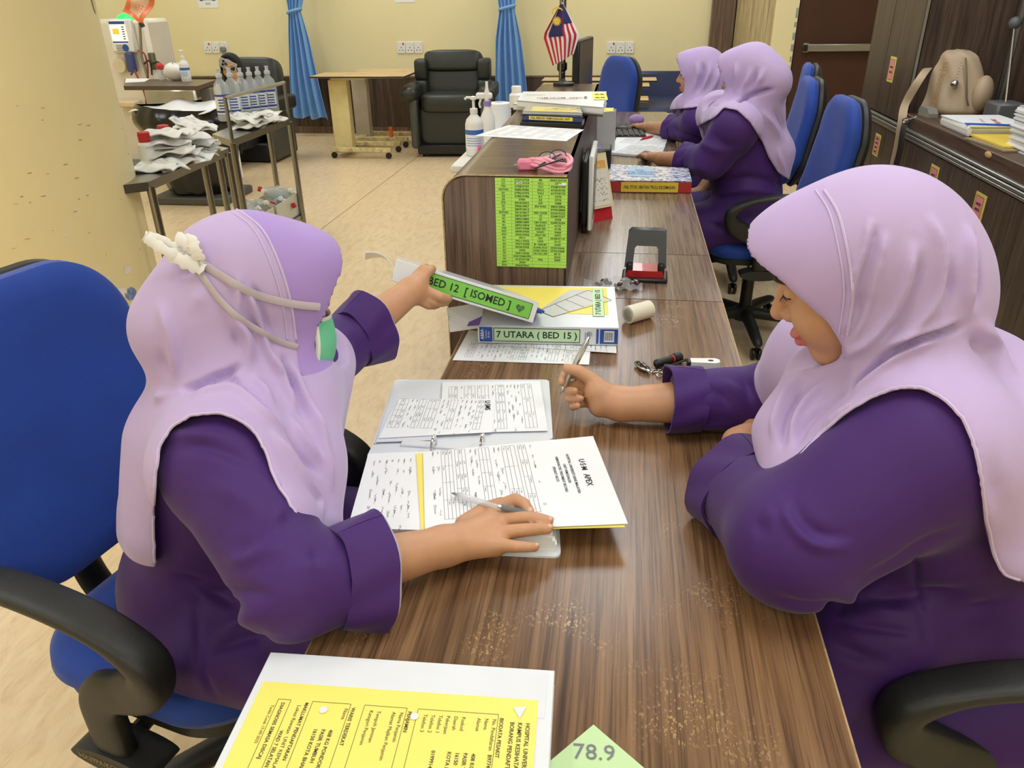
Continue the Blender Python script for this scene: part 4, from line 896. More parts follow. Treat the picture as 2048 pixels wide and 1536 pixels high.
m = MB(); m.add([(-WC/2, -.002, .045), (WC/2, -.002, .045), (WC/2, .052, HC+.002), (-WC/2, .052, HC+.002)], [(0, 1, 2, 3)]); pg = m.build('page', plain('calendar_page', (232, 216, 180), .5), cal, False)
pr = Print((-WC/2, -.002, .045), (1, 0, 0), (0, .054, HC-.043), .0012); pr.rect(.010, .008, WC-.01, .125, 1); pr.rect(.01, .132, WC-.01, .155, 2)
for i in range(6):
    for j in range(7): pr.text(str((i*7+j) % 31+1), .018+j*.0185, .115-i*.018, .006)
for i in range(4): pr.scrawl(.02+.02*i, .03+.02*i, .03, .006, rnd, 0, .001); pr.scrawl(.10, .025+.022*i, .03, .006, rnd, 0, .001)
pr.build(pg, [INK, plain('calendar_white', (230, 226, 216), .5, var=0), plain('calendar_orange', (226, 170, 96), .5, var=.2, scale=60)])
m = MB()
for i in range(22): x_ = -WC/2+.006+i*(WC-.012)/21; m.tube([(x_, .054+.006*math.cos(t), HC+.004+.006*math.sin(t)) for t in np.linspace(0, 2*PI, 8)[:-1]], .0009, 4, closed=True)
m.build('spiral_binding', CHROME, cal); bpy.data.objects[cal.children[-1].name]['kind'] = 'stuff'
def gadget(name, px4, z0, z1, mat, label, cat):
    c = [Zp(a, b, z0) for a, b in px4]; ctr_ = sum(c)/4; w_ = np.linalg.norm(c[2]-c[1]); d_ = np.linalg.norm(c[1]-c[0]); o = empty(name, (ctr_[0], ctr_[1], z0), 0, label, cat); return o, w_, d_
o = empty('receipt_printer', tuple(Zp(1192, 302, DZ)+np.array([0, .03, 0])), 0, 'pale grey box printer with sloping top behind the calendar', 'printer')
m = MB(); m.prism([(-.075, 0), (.08, 0), (.08, .13), (.02, .19), (-.075, .20)], 0, .15, 'X'); m.xf(Matrix.Translation((-.06, 0, 0))); m.build('housing', plain('printer_grey', (196, 196, 196), .4), o)
m = MB(); m.box((.02, .045, .17), (.09, .004, .004)); m.build('paper_slot', M_BLACK, o)
o = empty('black_docking_box', tuple(Zp(1196, 358, DZ)+np.array([0, .05, 0])), 0, 'black box with a small blue light between calendar and grey printer', 'box')
m = MB(); m.box((0, 0, .062), (.10, .13, .124), bev=.006); m.build('housing', M_BLACK, o)
m = MB(); m.box((.0, -.04, .1245), (.012, .006, .002)); m.build('status_light', plain('blue_led', (70, 80, 255), .4, var=0, emit=2.0), o)
o = empty('keyboard', (.03, 4.45, DZ), .05, 'black keyboard on the far desk under the thick white file', 'keyboard')
m = MB(); m.box((0, 0, .01), (.16, .42, .018), bev=.004); m.build('keyboard_base', M_BLACK, o)
m = MB()
for i in range(5):
    for j in range(14): m.box((-.06+i*.03, -.19+j*.029, .0215), (.024, .024, .007), bev=.002)
k = m.build('keys', plain('key_black', (40, 40, 42), .5, var=0), o); k['kind'] = 'stuff'
m = MB(); q = Zp(1250, 259, DZ+.018); m.ball(tuple(q-np.array([.01, 0, 0])), (.055, .032, .020), 18, 10); 
wbuild(m, 'computer_mouse', M_BLACK, 'black computer mouse under the hand of the farther seated person', 'mouse')
# open ruled record book with red pen and phone
nb = wroot('record_book', Zp(1280, 285, DZ), 'open ruled record book lying between the two far people', 'book')
for k, (px4) in enumerate([[(1236, 266), (1229, 286), (1330, 292), (1340, 262)], [(1229, 286), (1222, 305), (1322, 313), (1330, 292)]]):
    c = [Zp(a, b, DZ+.012) for a, b in px4]
    m = MB(); quad(m, c, .010); pgk = m.build('page', PAPER, nb, False, world=True)
    pr = Print(c[1], c[2]-c[1], c[0]-c[1], .0008); W_ = np.linalg.norm(c[2]-c[1]); H2 = np.linalg.norm(c[0]-c[1])*.95
    for i in range(14): pr.line(.02, H2*(i+.5)/14, W_-.01, H2*(i+.5)/14, .0012, 0)
    for i in range(9): pr.line(.02+(W_-.03)*i/8, .01, .02+(W_-.03)*i/8, H2*.97, .0012, 0)
    for i in range(13):
        for j in range(8):
            if rnd.random() < .6: pr.scrawl(.024+(W_-.03)*j/8, H2*(i+1)/14, (W_-.03)/8*.7, .003, rnd, 1, .0012)
    pr.mb.build('printed_text', [GREYINK, INK], pgk, False, world=True)
pen('pen', Zp(1279, 279, DZ+.018), Zp(1306, 272, DZ+.018), .006, (INKR, INKR), 'red pen lying on the open ruled record book', False)
m = MB(); c = [Zp(a, b, DZ+.024) for a, b in ((1290, 301), (1276, 309), (1296, 313), (1310, 305))]; quad(m, c, .009); wbuild(m, 'smartphone', M_BLACK, 'black smartphone on the open record book by the resting hand', 'phone', smooth=False)
# red lever file with patterned top
REDB = plain('file_red', (176, 40, 48), .3, var=.05, coat=.4)
def pattern():
    t = NT('floral_paper'); v = t.coord(); f = t.noise(v, 55, 2); g = t.ramp(f, [(0.42, lin((92, 104, 160))), (0.50, lin((224, 226, 236)))])
    t.l(g, t.b.inputs['Base Color']); t.b.inputs['Roughness'].default_value = .2; return t.m
o, cv, sp, c = book('lever_file', [(1217, 328), (1218, 361), (1384, 363), (1377, 336)], DZ, DZ+.046, [REDB, pattern(), REDB], 'thick file with red and yellow spine and floral plastic cover on the far desk', 'file')
L = np.linalg.norm(c[2]-c[1]); pr = Print(np.array([c[1][0], c[1][1]-.0035, DZ]), c[2]-c[1], (0, 0, 1), .0008); pr.rect(L*.15, .004, L*.84, .042, 1); pr.text('FAIL STOK UBATAN TROLI KECEMASAN', L*.495, .022, .018, width=L*.62, bold=True); pr.mb.build('spine_label', [INK, plain('spine_yellow', (238, 206, 70), .4, var=.03)], sp, False, world=True)
m = MB(); quad(m, [Zp(a, b, DZ+.047) for a, b in ((1256, 333), (1256, 352), (1308, 354), (1304, 335))], .001); lb = m.build('cover_label', plain('label_pale_blue', (150, 186, 214), .4, var=.08), cv, False, world=True)
pr = Print(Zp(1256, 352, DZ+.047), (1, 0, 0), (0, 1, 0), .001)
for i, t in enumerate(['FAIL', 'STOK UBATAN', 'UNIT DIALISIS']): pr.text(t, .048, .11-.035*i, .02, bold=True)
pr.mb.build('label_print', INKB, lb, False, world=True)
m = MB(); q = Zp(1187, 182, CT-.05); m.ball((.07, 4.75, .98), (.045, .03, .03), 12, 8); wbuild(m, 'purple_pouch', plain('lilac_cloth', (176, 140, 200), .8), 'small lilac pouch beside the computer monitor', 'pouch').location.z = DZ

# ============================================================ WORKTOP ON THE RIGHT
BEIGE = plain('beige_nylon', (186, 164, 136), .55, var=.05, bump=.15, bscale=300)
q = Xp(1885, 238, XF+.19); WTZ = .884
bg = empty('shoulder_bag', (XF+.20, q[1], WTZ), math.radians(50), 'soft beige nylon shoulder bag on the worktop with hanging strap', 'bag'); by = q[1]
def bagf(u, v):   # v angle, u height
    z = .30*u; w_ = .165*(1-.42*u**2.2)+.012*math.sin(5*v+3*u); d_ = .105*(1-.45*u**1.5)+.008*math.sin(4*v+1)
    if u > .86: k = max(0.02, math.sqrt(max(0, 1-((u-.86)/.14)**2))); w_ *= k; d_ *= k
    if u < .1: k = math.sqrt(max(0.03, 1-((.1-u)/.1)**2)); w_ *= .8+.2*k; d_ *= .8+.2*k
    return (d_*math.cos(2*PI*v)+.006*math.sin(14*v*PI+9*u), w_*math.sin(2*PI*v)-.01+.05*u*u, z)
m = MB(); m.grid(bagf, 24, 40); m.build('bag_body', BEIGE, bg)
for s_ in (1, -1):
    m = MB(); m.ball((-.02, s_*.15, .10), (.06, .045, .085), 16, 10); m.build('side_pocket', BEIGE, bg)
m = MB(); m.tube([(-.068+.01*math.sin(t*3), .145+.012*math.sin(t*9), .13+.004*t) for t in np.linspace(-1, 1, 16)], .010, 8); m.build('gathered_trim', BEIGE, bg)
for sy in (0.03,):
    m = MB(); m.tube([(-.070, -.055, .26), (-.090, -.090, .17), (-.092, -.112, .08), (-.082, -.122, .05)], .004, 6); m.build('zip', plain('zip_brown', (120, 104, 80), .4, .3), bg)
m = MB(); 
for k in range(6): m.tube([(-.082+.0035*math.cos(t)-.012*k/6, -.045, .235-.013*k+.007*math.sin(t)) for t in np.linspace(0, 2*PI, 9)[:-1]], .0013, 5, closed=True)
k = m.build('charm_chain', CHROME, bg); k['kind'] = 'stuff'
m = MB(); m.ball((-.104, -.045, .147), .019, 14, 10); m.build('bell_charm', CHROME, bg)
pr = Print((-.107, .022, .14), (-.15, 0, -1), (0.22, -1, 0), .004); pr.text('B&J-BOSOLJON', 0, .0, .030, width=.20, bold=True); pr.build(bg, [plain('logo_tan', (160, 122, 74), .6, var=0)], 'bag_lettering')
bM = Matrix.Translation((XF+.20, by, WTZ)) @ Matrix.Rotation(math.radians(50), 4, 'Z'); bI = bM.inverted()
def xq(px, py, x): r_ = Xp(px, py, x); return np.array(bI @ Vector(r_))
sp_ = spline([xq(1868, 122, XF+.15), xq(1845, 150, XF+.02), xq(1812, 205, XF-.02), xq(1804, 240, XF-.035), xq(1796, 290, XF-.03), xq(1784, 345, XF-.03)], 6)
m = MB(); m.tube(sp_, .02, 8, flat=(1.0, .12), up=(0, 1, 0)); m.build('strap', BEIGE, bg)
sp_ = spline([xq(1826, 250, XF+.05), xq(1812, 244, XF-.02), xq(1806, 262, XF-.035), xq(1800, 300, XF-.03), xq(1792, 330, XF-.03)], 6)
m = MB(); m.tube(sp_, .014, 8, flat=(1.0, .15), up=(0, 1, 0)); m.build('strap', plain('strap_black', (40, 36, 36), .6), bg)
m = MB(); p = xq(1812, 241, XF-.03); m.tube([p+np.array([0, .016*math.cos(t), .012*math.sin(t)]) for t in np.linspace(0, 2*PI, 14)[:-1]], .003, 6, closed=True); m.rod(p, p+np.array([.02, -.04, .02]), .004, 8); m.build('strap_clasp', CHROME, bg)
q = Xp(1852, 245, XF+.07)
o = empty('stapler', (q[0], q[1], WTZ), math.radians(95), 'grey-beige wedge-shaped stapler on the worktop in front of the bag', 'stapler')
m = MB(); m.prism([(-.06, 0), (.06, 0), (.06, .03), (.045, .042), (-.03, .040), (-.06, .018)], -.022, .022, 'Y'); m.build('stapler_body', plain('stapler_grey', (140, 136, 126), .5), o)
def stack(name, x0, x1, y0, y1, z0, n, th, label, mats, jit=.006, rz=0.0, cat='paper stack', pname='sheet_bundle'):
    o = empty(name, ((x0+x1)/2, (y0+y1)/2, z0), rz, label, cat); r_ = random.Random(int(y0*999)); z = 0
    for i in range(n):
        t = th*r_.uniform(.7, 1.3); m = MB(); m.box((r_.uniform(-jit, jit), r_.uniform(-jit, jit), z+t/2), (x1-x0, y1-y0, t*.92), rz=r_.uniform(-.012, .012)); m.build(pname, mats[i % len(mats)], o, False); z += t
    return o, z
q = Xp(1950, 250, XF+.12)
o, z = stack('rolled_file', XF+.03, XF+.27, q[1]-.17, q[1]+.14, WTZ, 7, .006, 'folded white document file bulging with papers in front of the bag', [PAPER, plain('paper_cream', (226, 218, 186), .6), PAPER], .008)
m = MB(); m.tube([(-.118, -.165, .024), (-.118, .15, .024)], .022, 14, flat=(1.0, .35), up=(0, 0, 1)); m.build('curled_cover', PAPER, o)
m = MB(); m.box((.0, -.01, z+.004), (.25, .33, .004), rz=.03); cv = m.build('cover_sheet', PAPER, o)
pr = Print((0, -.01, z+.0062), (-.2, -1, 0), (1, -.2, 0), .0006); pr.text('USM  APEX', .03, .03, .028, bold=True); pr.rect(.10, -.10, .16, .10, 1); pr.text('HEMODIALISIS', .02, -.02, .016); pr.build(cv, [INKR, BLUEL])
q2 = Xp(2005, 285, XF+.10)
m = MB(); m.box((XF+.13, q2[1]-.02, WTZ+.004), (.23, .30, .006), rz=.12); wbuild(m, 'brown_envelope', plain('kraft', (150, 132, 100), .7), 'brown paper envelope under the yellow envelope on the worktop', 'envelope', smooth=False)
m = MB(); m.box((XF+.15, q2[1]+.02, WTZ+.0115), (.22, .30, .007), rz=.05); wbuild(m, 'yellow_envelope', plain('envelope_yellow', (230, 200, 80), .6), 'yellow envelope lying between the folded file and tall paper stack', 'envelope', smooth=False)
q3 = Xp(2012, 318, XF+.10); o, z = stack('paper_stack', XF+.09, XF+.36, q3[1]-.28, q3[1], WTZ, 26, .0062, 'tall uneven stack of white paper at the right frame edge', [PAPER, MATS['printer_grey'], PAPER, PAPER], .007)
m = MB(); m.tube([(-.135, -.10, .035), (-.142, -.10, .03), (-.142, -.08, .03), (-.135, -.08, .035)], .002, 6); m.build('binder_clip', M_BLACK, o)
q4 = Xp(2010, 212, XF+.33)
o = empty('lever_press', (XF+.33, q4[1], WTZ), 0, 'grey office press with a tall ball-ended lever behind the papers', 'press')
GD = plain('grey_iron', (92, 94, 96), .45, var=.08)
m = MB(); m.box((0, 0, .045), (.12, .15, .09), bev=.01); m.build('press_base', GD, o)
tp = Xp(2030, 46, XF+.33)-np.array(o.location); m = MB(); m.rod((0, 0, .08), tuple(tp), .006, 10); m.build('lever', M_STEEL, o); m = MB(); m.ball(tuple(tp), .027, 16, 10); m.build('lever_ball', GD, o)
# ============================================================ CHAIRS
CHB = plain('chair_blue', (28, 66, 158), .75, var=.08, bump=.35, bscale=500, sheen=.15); CHK = plain('chair_black', (36, 37, 36), .5, var=.15, bump=.12, bscale=260)
CHD = plain('gaslift_black', (18, 18, 19), .4)
def cushion(m, outline, zfn, th, crown, n=5):
    """soft pad: outline (x,y) list, rounded edge, slightly crowned top"""
    c = np.mean(outline, 0); K = len(outline); rings = []
    for (s_, z) in [(0.0, -th/2), (.80, -th/2), (.95, -th*.36), (1.0, -.05*th), (.985, th*.25), (.93, th*.44), (.8, th*.5+crown*.35), (.5, th*.5+crown*.8), (.2, th*.5+crown)]:
        rings.append([(*(c+(p-c)*max(s_, 1e-3)), z) for p in outline])
    vs = [(a, b, z+zfn(a, b)) for r in rings for a, b, z in r]
    fs = [(i*K+k, i*K+(k+1) % K, (i+1)*K+(k+1) % K, (i+1)*K+k) for i in range(len(rings)-1) for k in range(K)]+[tuple(range(K))[::-1], tuple(range((len(rings)-1)*K, len(rings)*K))]
    return m.add(vs, fs)
def armloop(side):      # near-vertical loop: pad on top, S-curve down to the seat plate (chair faces +X)
    y = side*.265
    path = spline([(-.165, .195), (-.15, .216), (-.09, .230), (.02, .224), (.105, .204), (.158, .165), (.148, .120), (.10, .085), (.045, .06), (.02, .02), (.015, -.03), (.012, -.075)], 5)
    n = len(path); fl = []
    for i in range(n):
        t = i/(n-1); th = .005+.007*min(1, t/.08)+.024*max(0, min(1, (t-.36)/.22)); wd = .029 if t < .45 else .029-.011*min(1, (t-.45)/.2)
        fl.append((wd, th))
    m = MB(); m.tube([(a, y+(.012*side if i < n*.5 else .012*side*(1-(i-n*.5)/(n*.5))), b) for i, (a, b) in enumerate(path)], 1.0, 20, flat=fl, up=(0, 1, 0), sq=.62); return m
def make_chair(label, arms=True, name='office_chair'):
    """seat cushion top near z=.50, facing +X, origin on the floor below the seat centre"""
    o = empty(name, (0, 0, 0), 0, label, 'chair', 'blue office chairs')
    SZ = .455
    out = np.array(rrect(.45, .47, .13, 14)); m = MB(); cushion(m, out, lambda a, b: SZ+.0-.10*max(0, a-.13)**1.5, .075, .012); m.build('seat', CHB, o)
    m = MB(); m.prism([(p[0]*.96, p[1]*.96) for p in rrect(.44, .45, .12, 12)], SZ-.055, SZ-.03, 'Z'); m.build('seat_shell', CHK, o)
    # backrest: tall rounded pad, leaning back
    ob_ = np.array([((.235-.03*max(0, (t_-.3)))*sx, t_) for sx, t_ in []]) if 0 else None
    bo = np.array(rrect(.46, .52, .15, 14)); bo = np.array([(a*(1-.10*(b/.26)), b) for a, b in bo])
    m = MB(); cushion(m, bo, lambda a, b: .26*a*a*1.2-.05*math.cos(b*5), .07, .01)
    Mx = Matrix(((0, -math.sin(.16)*1.0, math.cos(.16), -.245), (1, 0, 0, 0), (0, math.cos(.16), math.sin(.16), .80), (0, 0, 0, 1))); m.xf(Mx); m.build('backrest', CHB, o)
    m = MB(); cushion(m, bo*1.015, lambda a, b: .26*a*a*1.2-.05*math.cos(b*5)-.042, .05, -.004); m.xf(Mx); m.build('back_shell', CHK, o)
    m = MB(); m.tube(spline([(-.10, 0, SZ-.06), (-.26, 0, SZ-.07), (-.315, 0, SZ-.01), (-.325, 0, .60), (-.335, 0, .85)], 5), 1.0, 10, flat=(.032, .012), up=(0, 1, 0)); m.build('back_bracket', CHD, o)
    m = MB()
    for k in range(9): m.lathe([(.024, .52+k*.016), (.029, .528+k*.016), (.024, .536+k*.016)], c=(-.325, 0, 0), n=12)
    k = m.build('bellows', CHD, o); k['kind'] = 'stuff'
    if arms:
        for s_ in (-1, 1):
            m = armloop(s_); m.xf(Matrix.Translation((0, 0, SZ+.02))); a = m.build('armrest', CHK, o)
            m = MB(); m.prism([(.015+.082*math.cos(t), SZ-.078+.021*math.sin(t)) for t in np.linspace(0, 2*PI, 25)[:-1]], min(s_*.225, s_*.288), max(s_*.225, s_*.288), 'Y'); m.rod((.01, s_*.25, SZ-.075), (.01, s_*.05, SZ-.06), .014, 8); m.build('arm_plate', CHK, a)
    m = MB(); m.rod((0, 0, .12), (0, 0, .28), .028, 16); m.build('gas_sleeve', CHD, o); m = MB(); m.rod((0, 0, .27), (0, 0, SZ-.05), .014, 14); m.build('gas_piston', M_STEEL, o)
    m = MB(); m.box((0, 0, SZ-.065), (.18, .14, .035), bev=.01); m.build('tilt_box', CHD, o)
    m = MB(); m.lathe([(.05, .075), (.052, .085), (.05, .125), (.034, .14)], n=18); m.build('hub', CHK, o)
    for k in range(5):
        a = 2*PI*k/5+.35; ca, sa = math.cos(a), math.sin(a)
        m = MB(); m.tube([(ca*.03, sa*.03, .108), (ca*.15, sa*.15, .103), (ca*.28, sa*.28, .085), (ca*.315, sa*.315, .078), (ca*.325, sa*.325, .074)], 1.0, 10, flat=[(.028, .028), (.027, .025), (.024, .020), (.020, .016), (.01, .01)], up=(-sa, ca, 0)); l_ = m.build('leg', CHK, o)
        m = MB()
        for s_ in (-1, 1): m.lathe([(.008, -.008), (.023, -.008), (.026, -.004), (.026, .004), (.023, .008), (.008, .008)], c=(ca*.30-sa*.013*s_+.0, sa*.30+ca*.013*s_, .027), n=14, M=(Matrix.Rotation(a, 3, 'Z') @ Matrix.Rotation(PI/2, 3, 'X')))
        m.rod((ca*.30, sa*.30, .03), (ca*.30, sa*.30, .085), .007, 8); m.build('caster', CHD, l_)
    return o
chA = make_chair('blue office chair with black loop armrests under the masked person at left'); chA.location = (-.70, .985, 0); chA.rotation_euler = (0, 0, math.radians(-13))
m = Print((0.015, -.2882, .455-.078), (1, 0, 0), (0, 0, 1), .0005)
m.text('HX39PA/KCK/CCPJ2', 0, 0, .017, width=.125); k = m.build(chA, [plain('pen_gold', (150, 130, 80), .5, var=0)], 'pen_marking')
def chair_at(x, y, rz, label): return dup(chA, (x, y, 0), rz, label)
chB = chair_at(.53, 1.02, PI+math.radians(3), 'blue office chair with black armrest under the person bending over the desk at right')
chC = chair_at(.60, 3.46, PI+math.radians(2), 'blue office chair holding the nearer of the two far people')
chD = chair_at(.62, 4.30, PI-math.radians(3), 'blue office chair holding the farther of the two far people by the monitor')
chF = chair_at(.78, 5.15, PI-math.radians(8), 'blue office chair behind the two far people with only its back showing')
chG = chair_at(-.30, 5.6, math.radians(-148), 'blue office chair beyond the computer monitor near the hospital bed')
for c in (chB, chC, chD, chF, chG):
    for k in list(c.children):
        if k.name.startswith('pen_marking'): bpy.data.objects.remove(k)
# ============================================================ THE WARD BEHIND
# curtains tied back against the wall
CURT = plain('curtain_blue', (128, 178, 232), .75, var=.05, scale=4, sheen=.1)
def curtain(prof, y, label, ztop=2.6):
    """prof: (z, x left, x right)"""
    pr_ = sorted(prof); zs = [p[0] for p in pr_]
    o = empty('curtain', (np.mean([p[1] for p in pr_]), y, pr_[0][0]), 0, label, 'curtain'); c = np.array(o.location)
    def fn(u, v):
        z = zs[0]+(ztop-zs[0])*v; xl = np.interp(z, zs, [p[1] for p in pr_]); xr = np.interp(z, zs, [p[2] for p in pr_])
        w_ = xr-xl; tie = math.exp(-((z-ZT)/.10)**2)
        return (xl+w_*u-c[0], (.035+.11*w_)*(1-.55*tie)*math.sin(u*PI*9+.8*math.sin(z*3))*.55-c[1]+y+.02*math.sin(u*4+z*2), z-c[2]+.015*math.sin(u*17)*(1-v))
    ZT = pr_[-3][0]; m = MB(); m.grid(fn, 90, 26, .003); m.build('drape', CURT, o)
    xl, xr = pr_[-3][1], pr_[-3][2]; m = MB(); m.tube([((xl+xr)/2-c[0]+(xr-xl)*.56*math.cos(t), .085*math.sin(t), ZT-c[2]+.02*math.cos(t)) for t in np.linspace(0, 2*PI, 20)[:-1]], .016, 6, closed=True); m.build('tie_band', CURT, o); return o
def W(px, py, y=8.85): q = Yp(px, py, y); return q
def cprof(rows, y): return [(W(a, py, y)[2], W(a, py, y)[0], W(b, py, y)[0]) for py, a, b in rows]
curtain(cprof([(236, 580, 657), (150, 576, 636), (80, 576, 618), (22, 577, 600), (0, 574, 604), (-80, 560, 606)], 8.8), 8.8, 'light blue curtain tied in a bunch between the two left wall sockets')
curtain(cprof([(216, 990, 1058), (150, 990, 1052), (80, 991, 1042), (15, 1000, 1028), (0, 996, 1030), (-80, 985, 1035)], 8.8), 8.8, 'light blue curtain tied in a bunch behind the dark recliner')
def socket(px, label, plug=False):
    q = Yp(px, 95, YB); o = empty('wall_socket', (q[0], YB, q[2]), 0, label, 'socket', 'triple wall sockets')
    for k in (-1, 0, 1):
        m = MB(); m.box((k*.098, -.006, 0), (.094, .012, .12), bev=.004); f = m.build('socket_plate', M_WHITE, o)
        m = MB()
        for (a, b) in ((0, .012), (-.018, -.016), (.018, -.016)): m.box((k*.098+a, -.0125, b-.012), (.008, .002, .012))
        m.build('pin_holes', INK, f)['kind'] = 'stuff'
        m = MB(); m.box((k*.098+.025, -.0135, .038), (.016, .004, .022), bev=.001); m.build('switch', INKR if k == -1 else M_WHITE, f)
    if plug:
        m = MB(); m.box((.10, -.035, -.02), (.06, .05, .06), bev=.012); m.tube(spline([(.10, -.05, -.05), (.10, -.06, -.2), (.11, -.05, -.45)], 4), .006, 6); m.build('plug', plain('plug_grey', (130, 130, 128), .5), o)
socket(432, 'white triple wall socket with a grey plug above the person in black', True)
socket(820, 'white triple wall socket between curtain and dark recliner'); socket(1241, 'white triple wall socket to the right of the table flag')
def notice(px0, px1, py, label):
    a, b = Yp(px0, py, YB), Yp(px1, py, YB); m = MB(); h = .30; m.box(((a[0]+b[0])/2, YB-.002, a[2]+h/2), (b[0]-a[0], .003, h)); o = wbuild(m, 'notice', PAPER, label, 'notice', smooth=False)
    pr = Print((a[0], YB-.0036, a[2]), (1, 0, 0), (0, 0, 1), .0006); w_ = b[0]-a[0]; pr.text('PERHATIAN', w_/2, .085, .04, width=w_*.5); pr.text('NOTIS', w_/2, .04, .03, width=w_*.25); pr.rect(.02, .07, .06, .12, 1); pr.rect(w_-.06, .07, w_-.02, .12, 1); pr.mb.build('printed_text', [INK, BLUEL], o, False, world=True)
notice(399, 437, 16, 'white paper notice on the yellow wall above the left socket'); notice(790, 830, 5, 'white paper notice cut by the picture top above the middle socket')
# recliner
LEA = plain('green_black_leather', (40, 44, 40), .42, var=.12, bump=.1, bscale=120); LEA2 = plain('recliner_shell', (70, 74, 68), .5)
ry = 7.75; rc = Zp(905, 305, 0); rx = Yp(902, 250, ry)[0]; zt = Yp(902, 103, ry+.35)[2]
rec = empty('recliner', (rx, ry, 0), math.radians(4), 'large dark green-black leather recliner standing between table and curtain', 'armchair')
def pad(m, c, d, r=.06, M=None):      # soft padded block
    x, y, z = (k/2 for k in d); n = 10; vs = []; fs = []; e = 4.0
    rows = 14; colsn = 28
    for i in range(1, rows):
        th = PI*i/rows
        for k in range(colsn):
            ph = 2*PI*k/colsn; s_ = lambda v, p: math.copysign(abs(v)**p, v)
            q = Vector((x*s_(math.sin(th), .35)*s_(math.cos(ph), .35), y*s_(math.sin(th), .35)*s_(math.sin(ph), .35), z*s_(math.cos(th), .35)))
            if M is not None: q = M @ q
            vs.append((c[0]+q[0], c[1]+q[1], c[2]+q[2]))
    for sg in (1, -1):
        q = Vector((0, 0, sg*z)); q = M @ q if M is not None else q; vs.append((c[0]+q[0], c[1]+q[1], c[2]+q[2]))
    for i in range(rows-2):
        for k in range(colsn): fs.append((i*colsn+k, (i+1)*colsn+k, (i+1)*colsn+(k+1) % colsn, i*colsn+(k+1) % colsn))
    t = len(vs)-2
    for k in range(colsn): fs += [(t, k, (k+1) % colsn), (t+1, (rows-2)*colsn+(k+1) % colsn, (rows-2)*colsn+k)]
    return m.add(vs, fs)
Rb = Matrix.Rotation(-.22, 3, 'X')
m = MB(); pad(m, (0, -.02, .30), (.60, .10, .38)); m.build('front_panel', LEA, rec)
m = MB(); pad(m, (0, .15, .50), (.58, .52, .18)); m.build('seat', LEA, rec)
m = MB(); pad(m, (0, .40, (.52+zt)/2), (.60, .20, zt-.50), M=Rb); m.build('backrest', LEA, rec)
m = MB(); pad(m, (0, .40, zt-.10), (.58, .24, .20), M=Rb); m.build('head_cushion', LEA, rec)
for s_ in (-1, 1):
    for k in range(3):
        m = MB(); pad(m, (s_*.315, .33-.03*k, zt-.16-.19*k), (.13, .22, .20)); m.build('side_wing', LEA, rec)
    m = MB(); pad(m, (s_*.375, .14, .60), (.16, .62, .13)); m.ball((s_*.375, -.15, .60), (.085, .06, .065), 14, 10); m.build('armrest', LEA, rec)
    m = MB(); m.box((s_*.345, .16, .33), (.07, .60, .48), bev=.02); m.build('side_panel', LEA2, rec)
m = MB(); m.box((0, .18, .075), (.66, .56, .09), bev=.01); m.build('plinth', M_BLACK, rec)
for (a, b) in ((-.28, -.03), (.28, -.03), (-.28, .4), (.28, .4)):
    m = MB(); m.lathe([(.01, -.012), (.035, -.012), (.035, .012), (.01, .012)], c=(a, b, .036), n=14, M=Matrix.Rotation(PI/2, 3, 'Y')); m.build('caster', M_BLACK, rec)
# overbed tables
TABT = wood('table_pale', (190, 150, 96), (222, 188, 134), (234, 206, 156), 'X', .35, .5)
RUST = plain('chipped_ivory', (206, 190, 136), .6, var=.35, scale=22)
def overbed(x, y, zt_, Lt, Wt, label, topm, colm_, colw=.12, rz=0, coff=-.25, tag_=False, base=True):
    o = empty('overbed_table', (x, y, 0), rz, label, 'table')
    m = MB(); m.box((0, 0, zt_-.012), (Lt, Wt, .018), bev=.003); m.build('table_top', topm, o)
    m = MB(); m.box((0, 0, zt_-.012), (Lt+.008, Wt+.008, .012), bev=.003); m.build('edge_band', M_BLACK, o)
    m = MB(); m.box((coff+.12, 0, zt_-.035), (.34, .16, .03)); m.build('top_bracket', colm_, o)
    m = MB(); m.box((coff, 0, zt_/2), (colw, .10, zt_-.1), bev=.006); m.build('column', colm_, o)
    if base:
        for s_ in (-1, 1):
            m = MB(); m.box((coff+.22, s_*.18, .085), (.62, .05, .045), bev=.008); b_ = m.build('base_bar', RUST, o)
            for e_ in (-.28, .28):
                m = MB(); m.lathe([(.008, -.010), (.03, -.010), (.03, .010), (.008, .010)], c=(coff+.22+e_, s_*.18, .031), n=12, M=Matrix.Rotation(PI/2, 3, 'X')); m.rod((coff+.22+e_, s_*.18, .03), (coff+.22+e_, s_*.18, .07), .008, 8); m.build('caster', M_BLACK, b_)
        m = MB(); m.box((coff, 0, .085), (.10, .40, .05), bev=.006); m.build('cross_bar', RUST, o)
    if tag_:
        m = MB(); m.box((coff+.35, -.18, .16), (.035, .03, .10), bev=.004); m.build('orange_tag', plain('orange_plastic', (240, 100, 40), .5), o)
    return o
z1 = Yp(730, 148, 7.7)[2]; xa = Yp(626, 150, 7.6)[0]; xb = Yp(812, 150, 7.6)[0]; xcol = Yp(683, 230, 7.7)[0]
overbed((xa+xb)/2, 7.72, z1, xb-xa, .42, 'pale wood overbed table with ivory column and chipped base left of the recliner', TABT, M_IVORY, .19, 0, xcol-(xa+xb)/2)
xa2, xb2 = Yp(735, 141, 8.2)[0], Yp(850, 141, 8.2)[0]; xc2 = Yp(722, 220, 8.3)[0]
overbed((xa2+xb2)/2, 8.35, Yp(790, 142, 8.2)[2], xb2-xa2+.3, .40, 'overbed table behind the ivory one with orange tag on its base', TABT, plain('cream_grey', (196, 186, 166), .5), .16, 0, xc2-(xa2+xb2)/2, True)
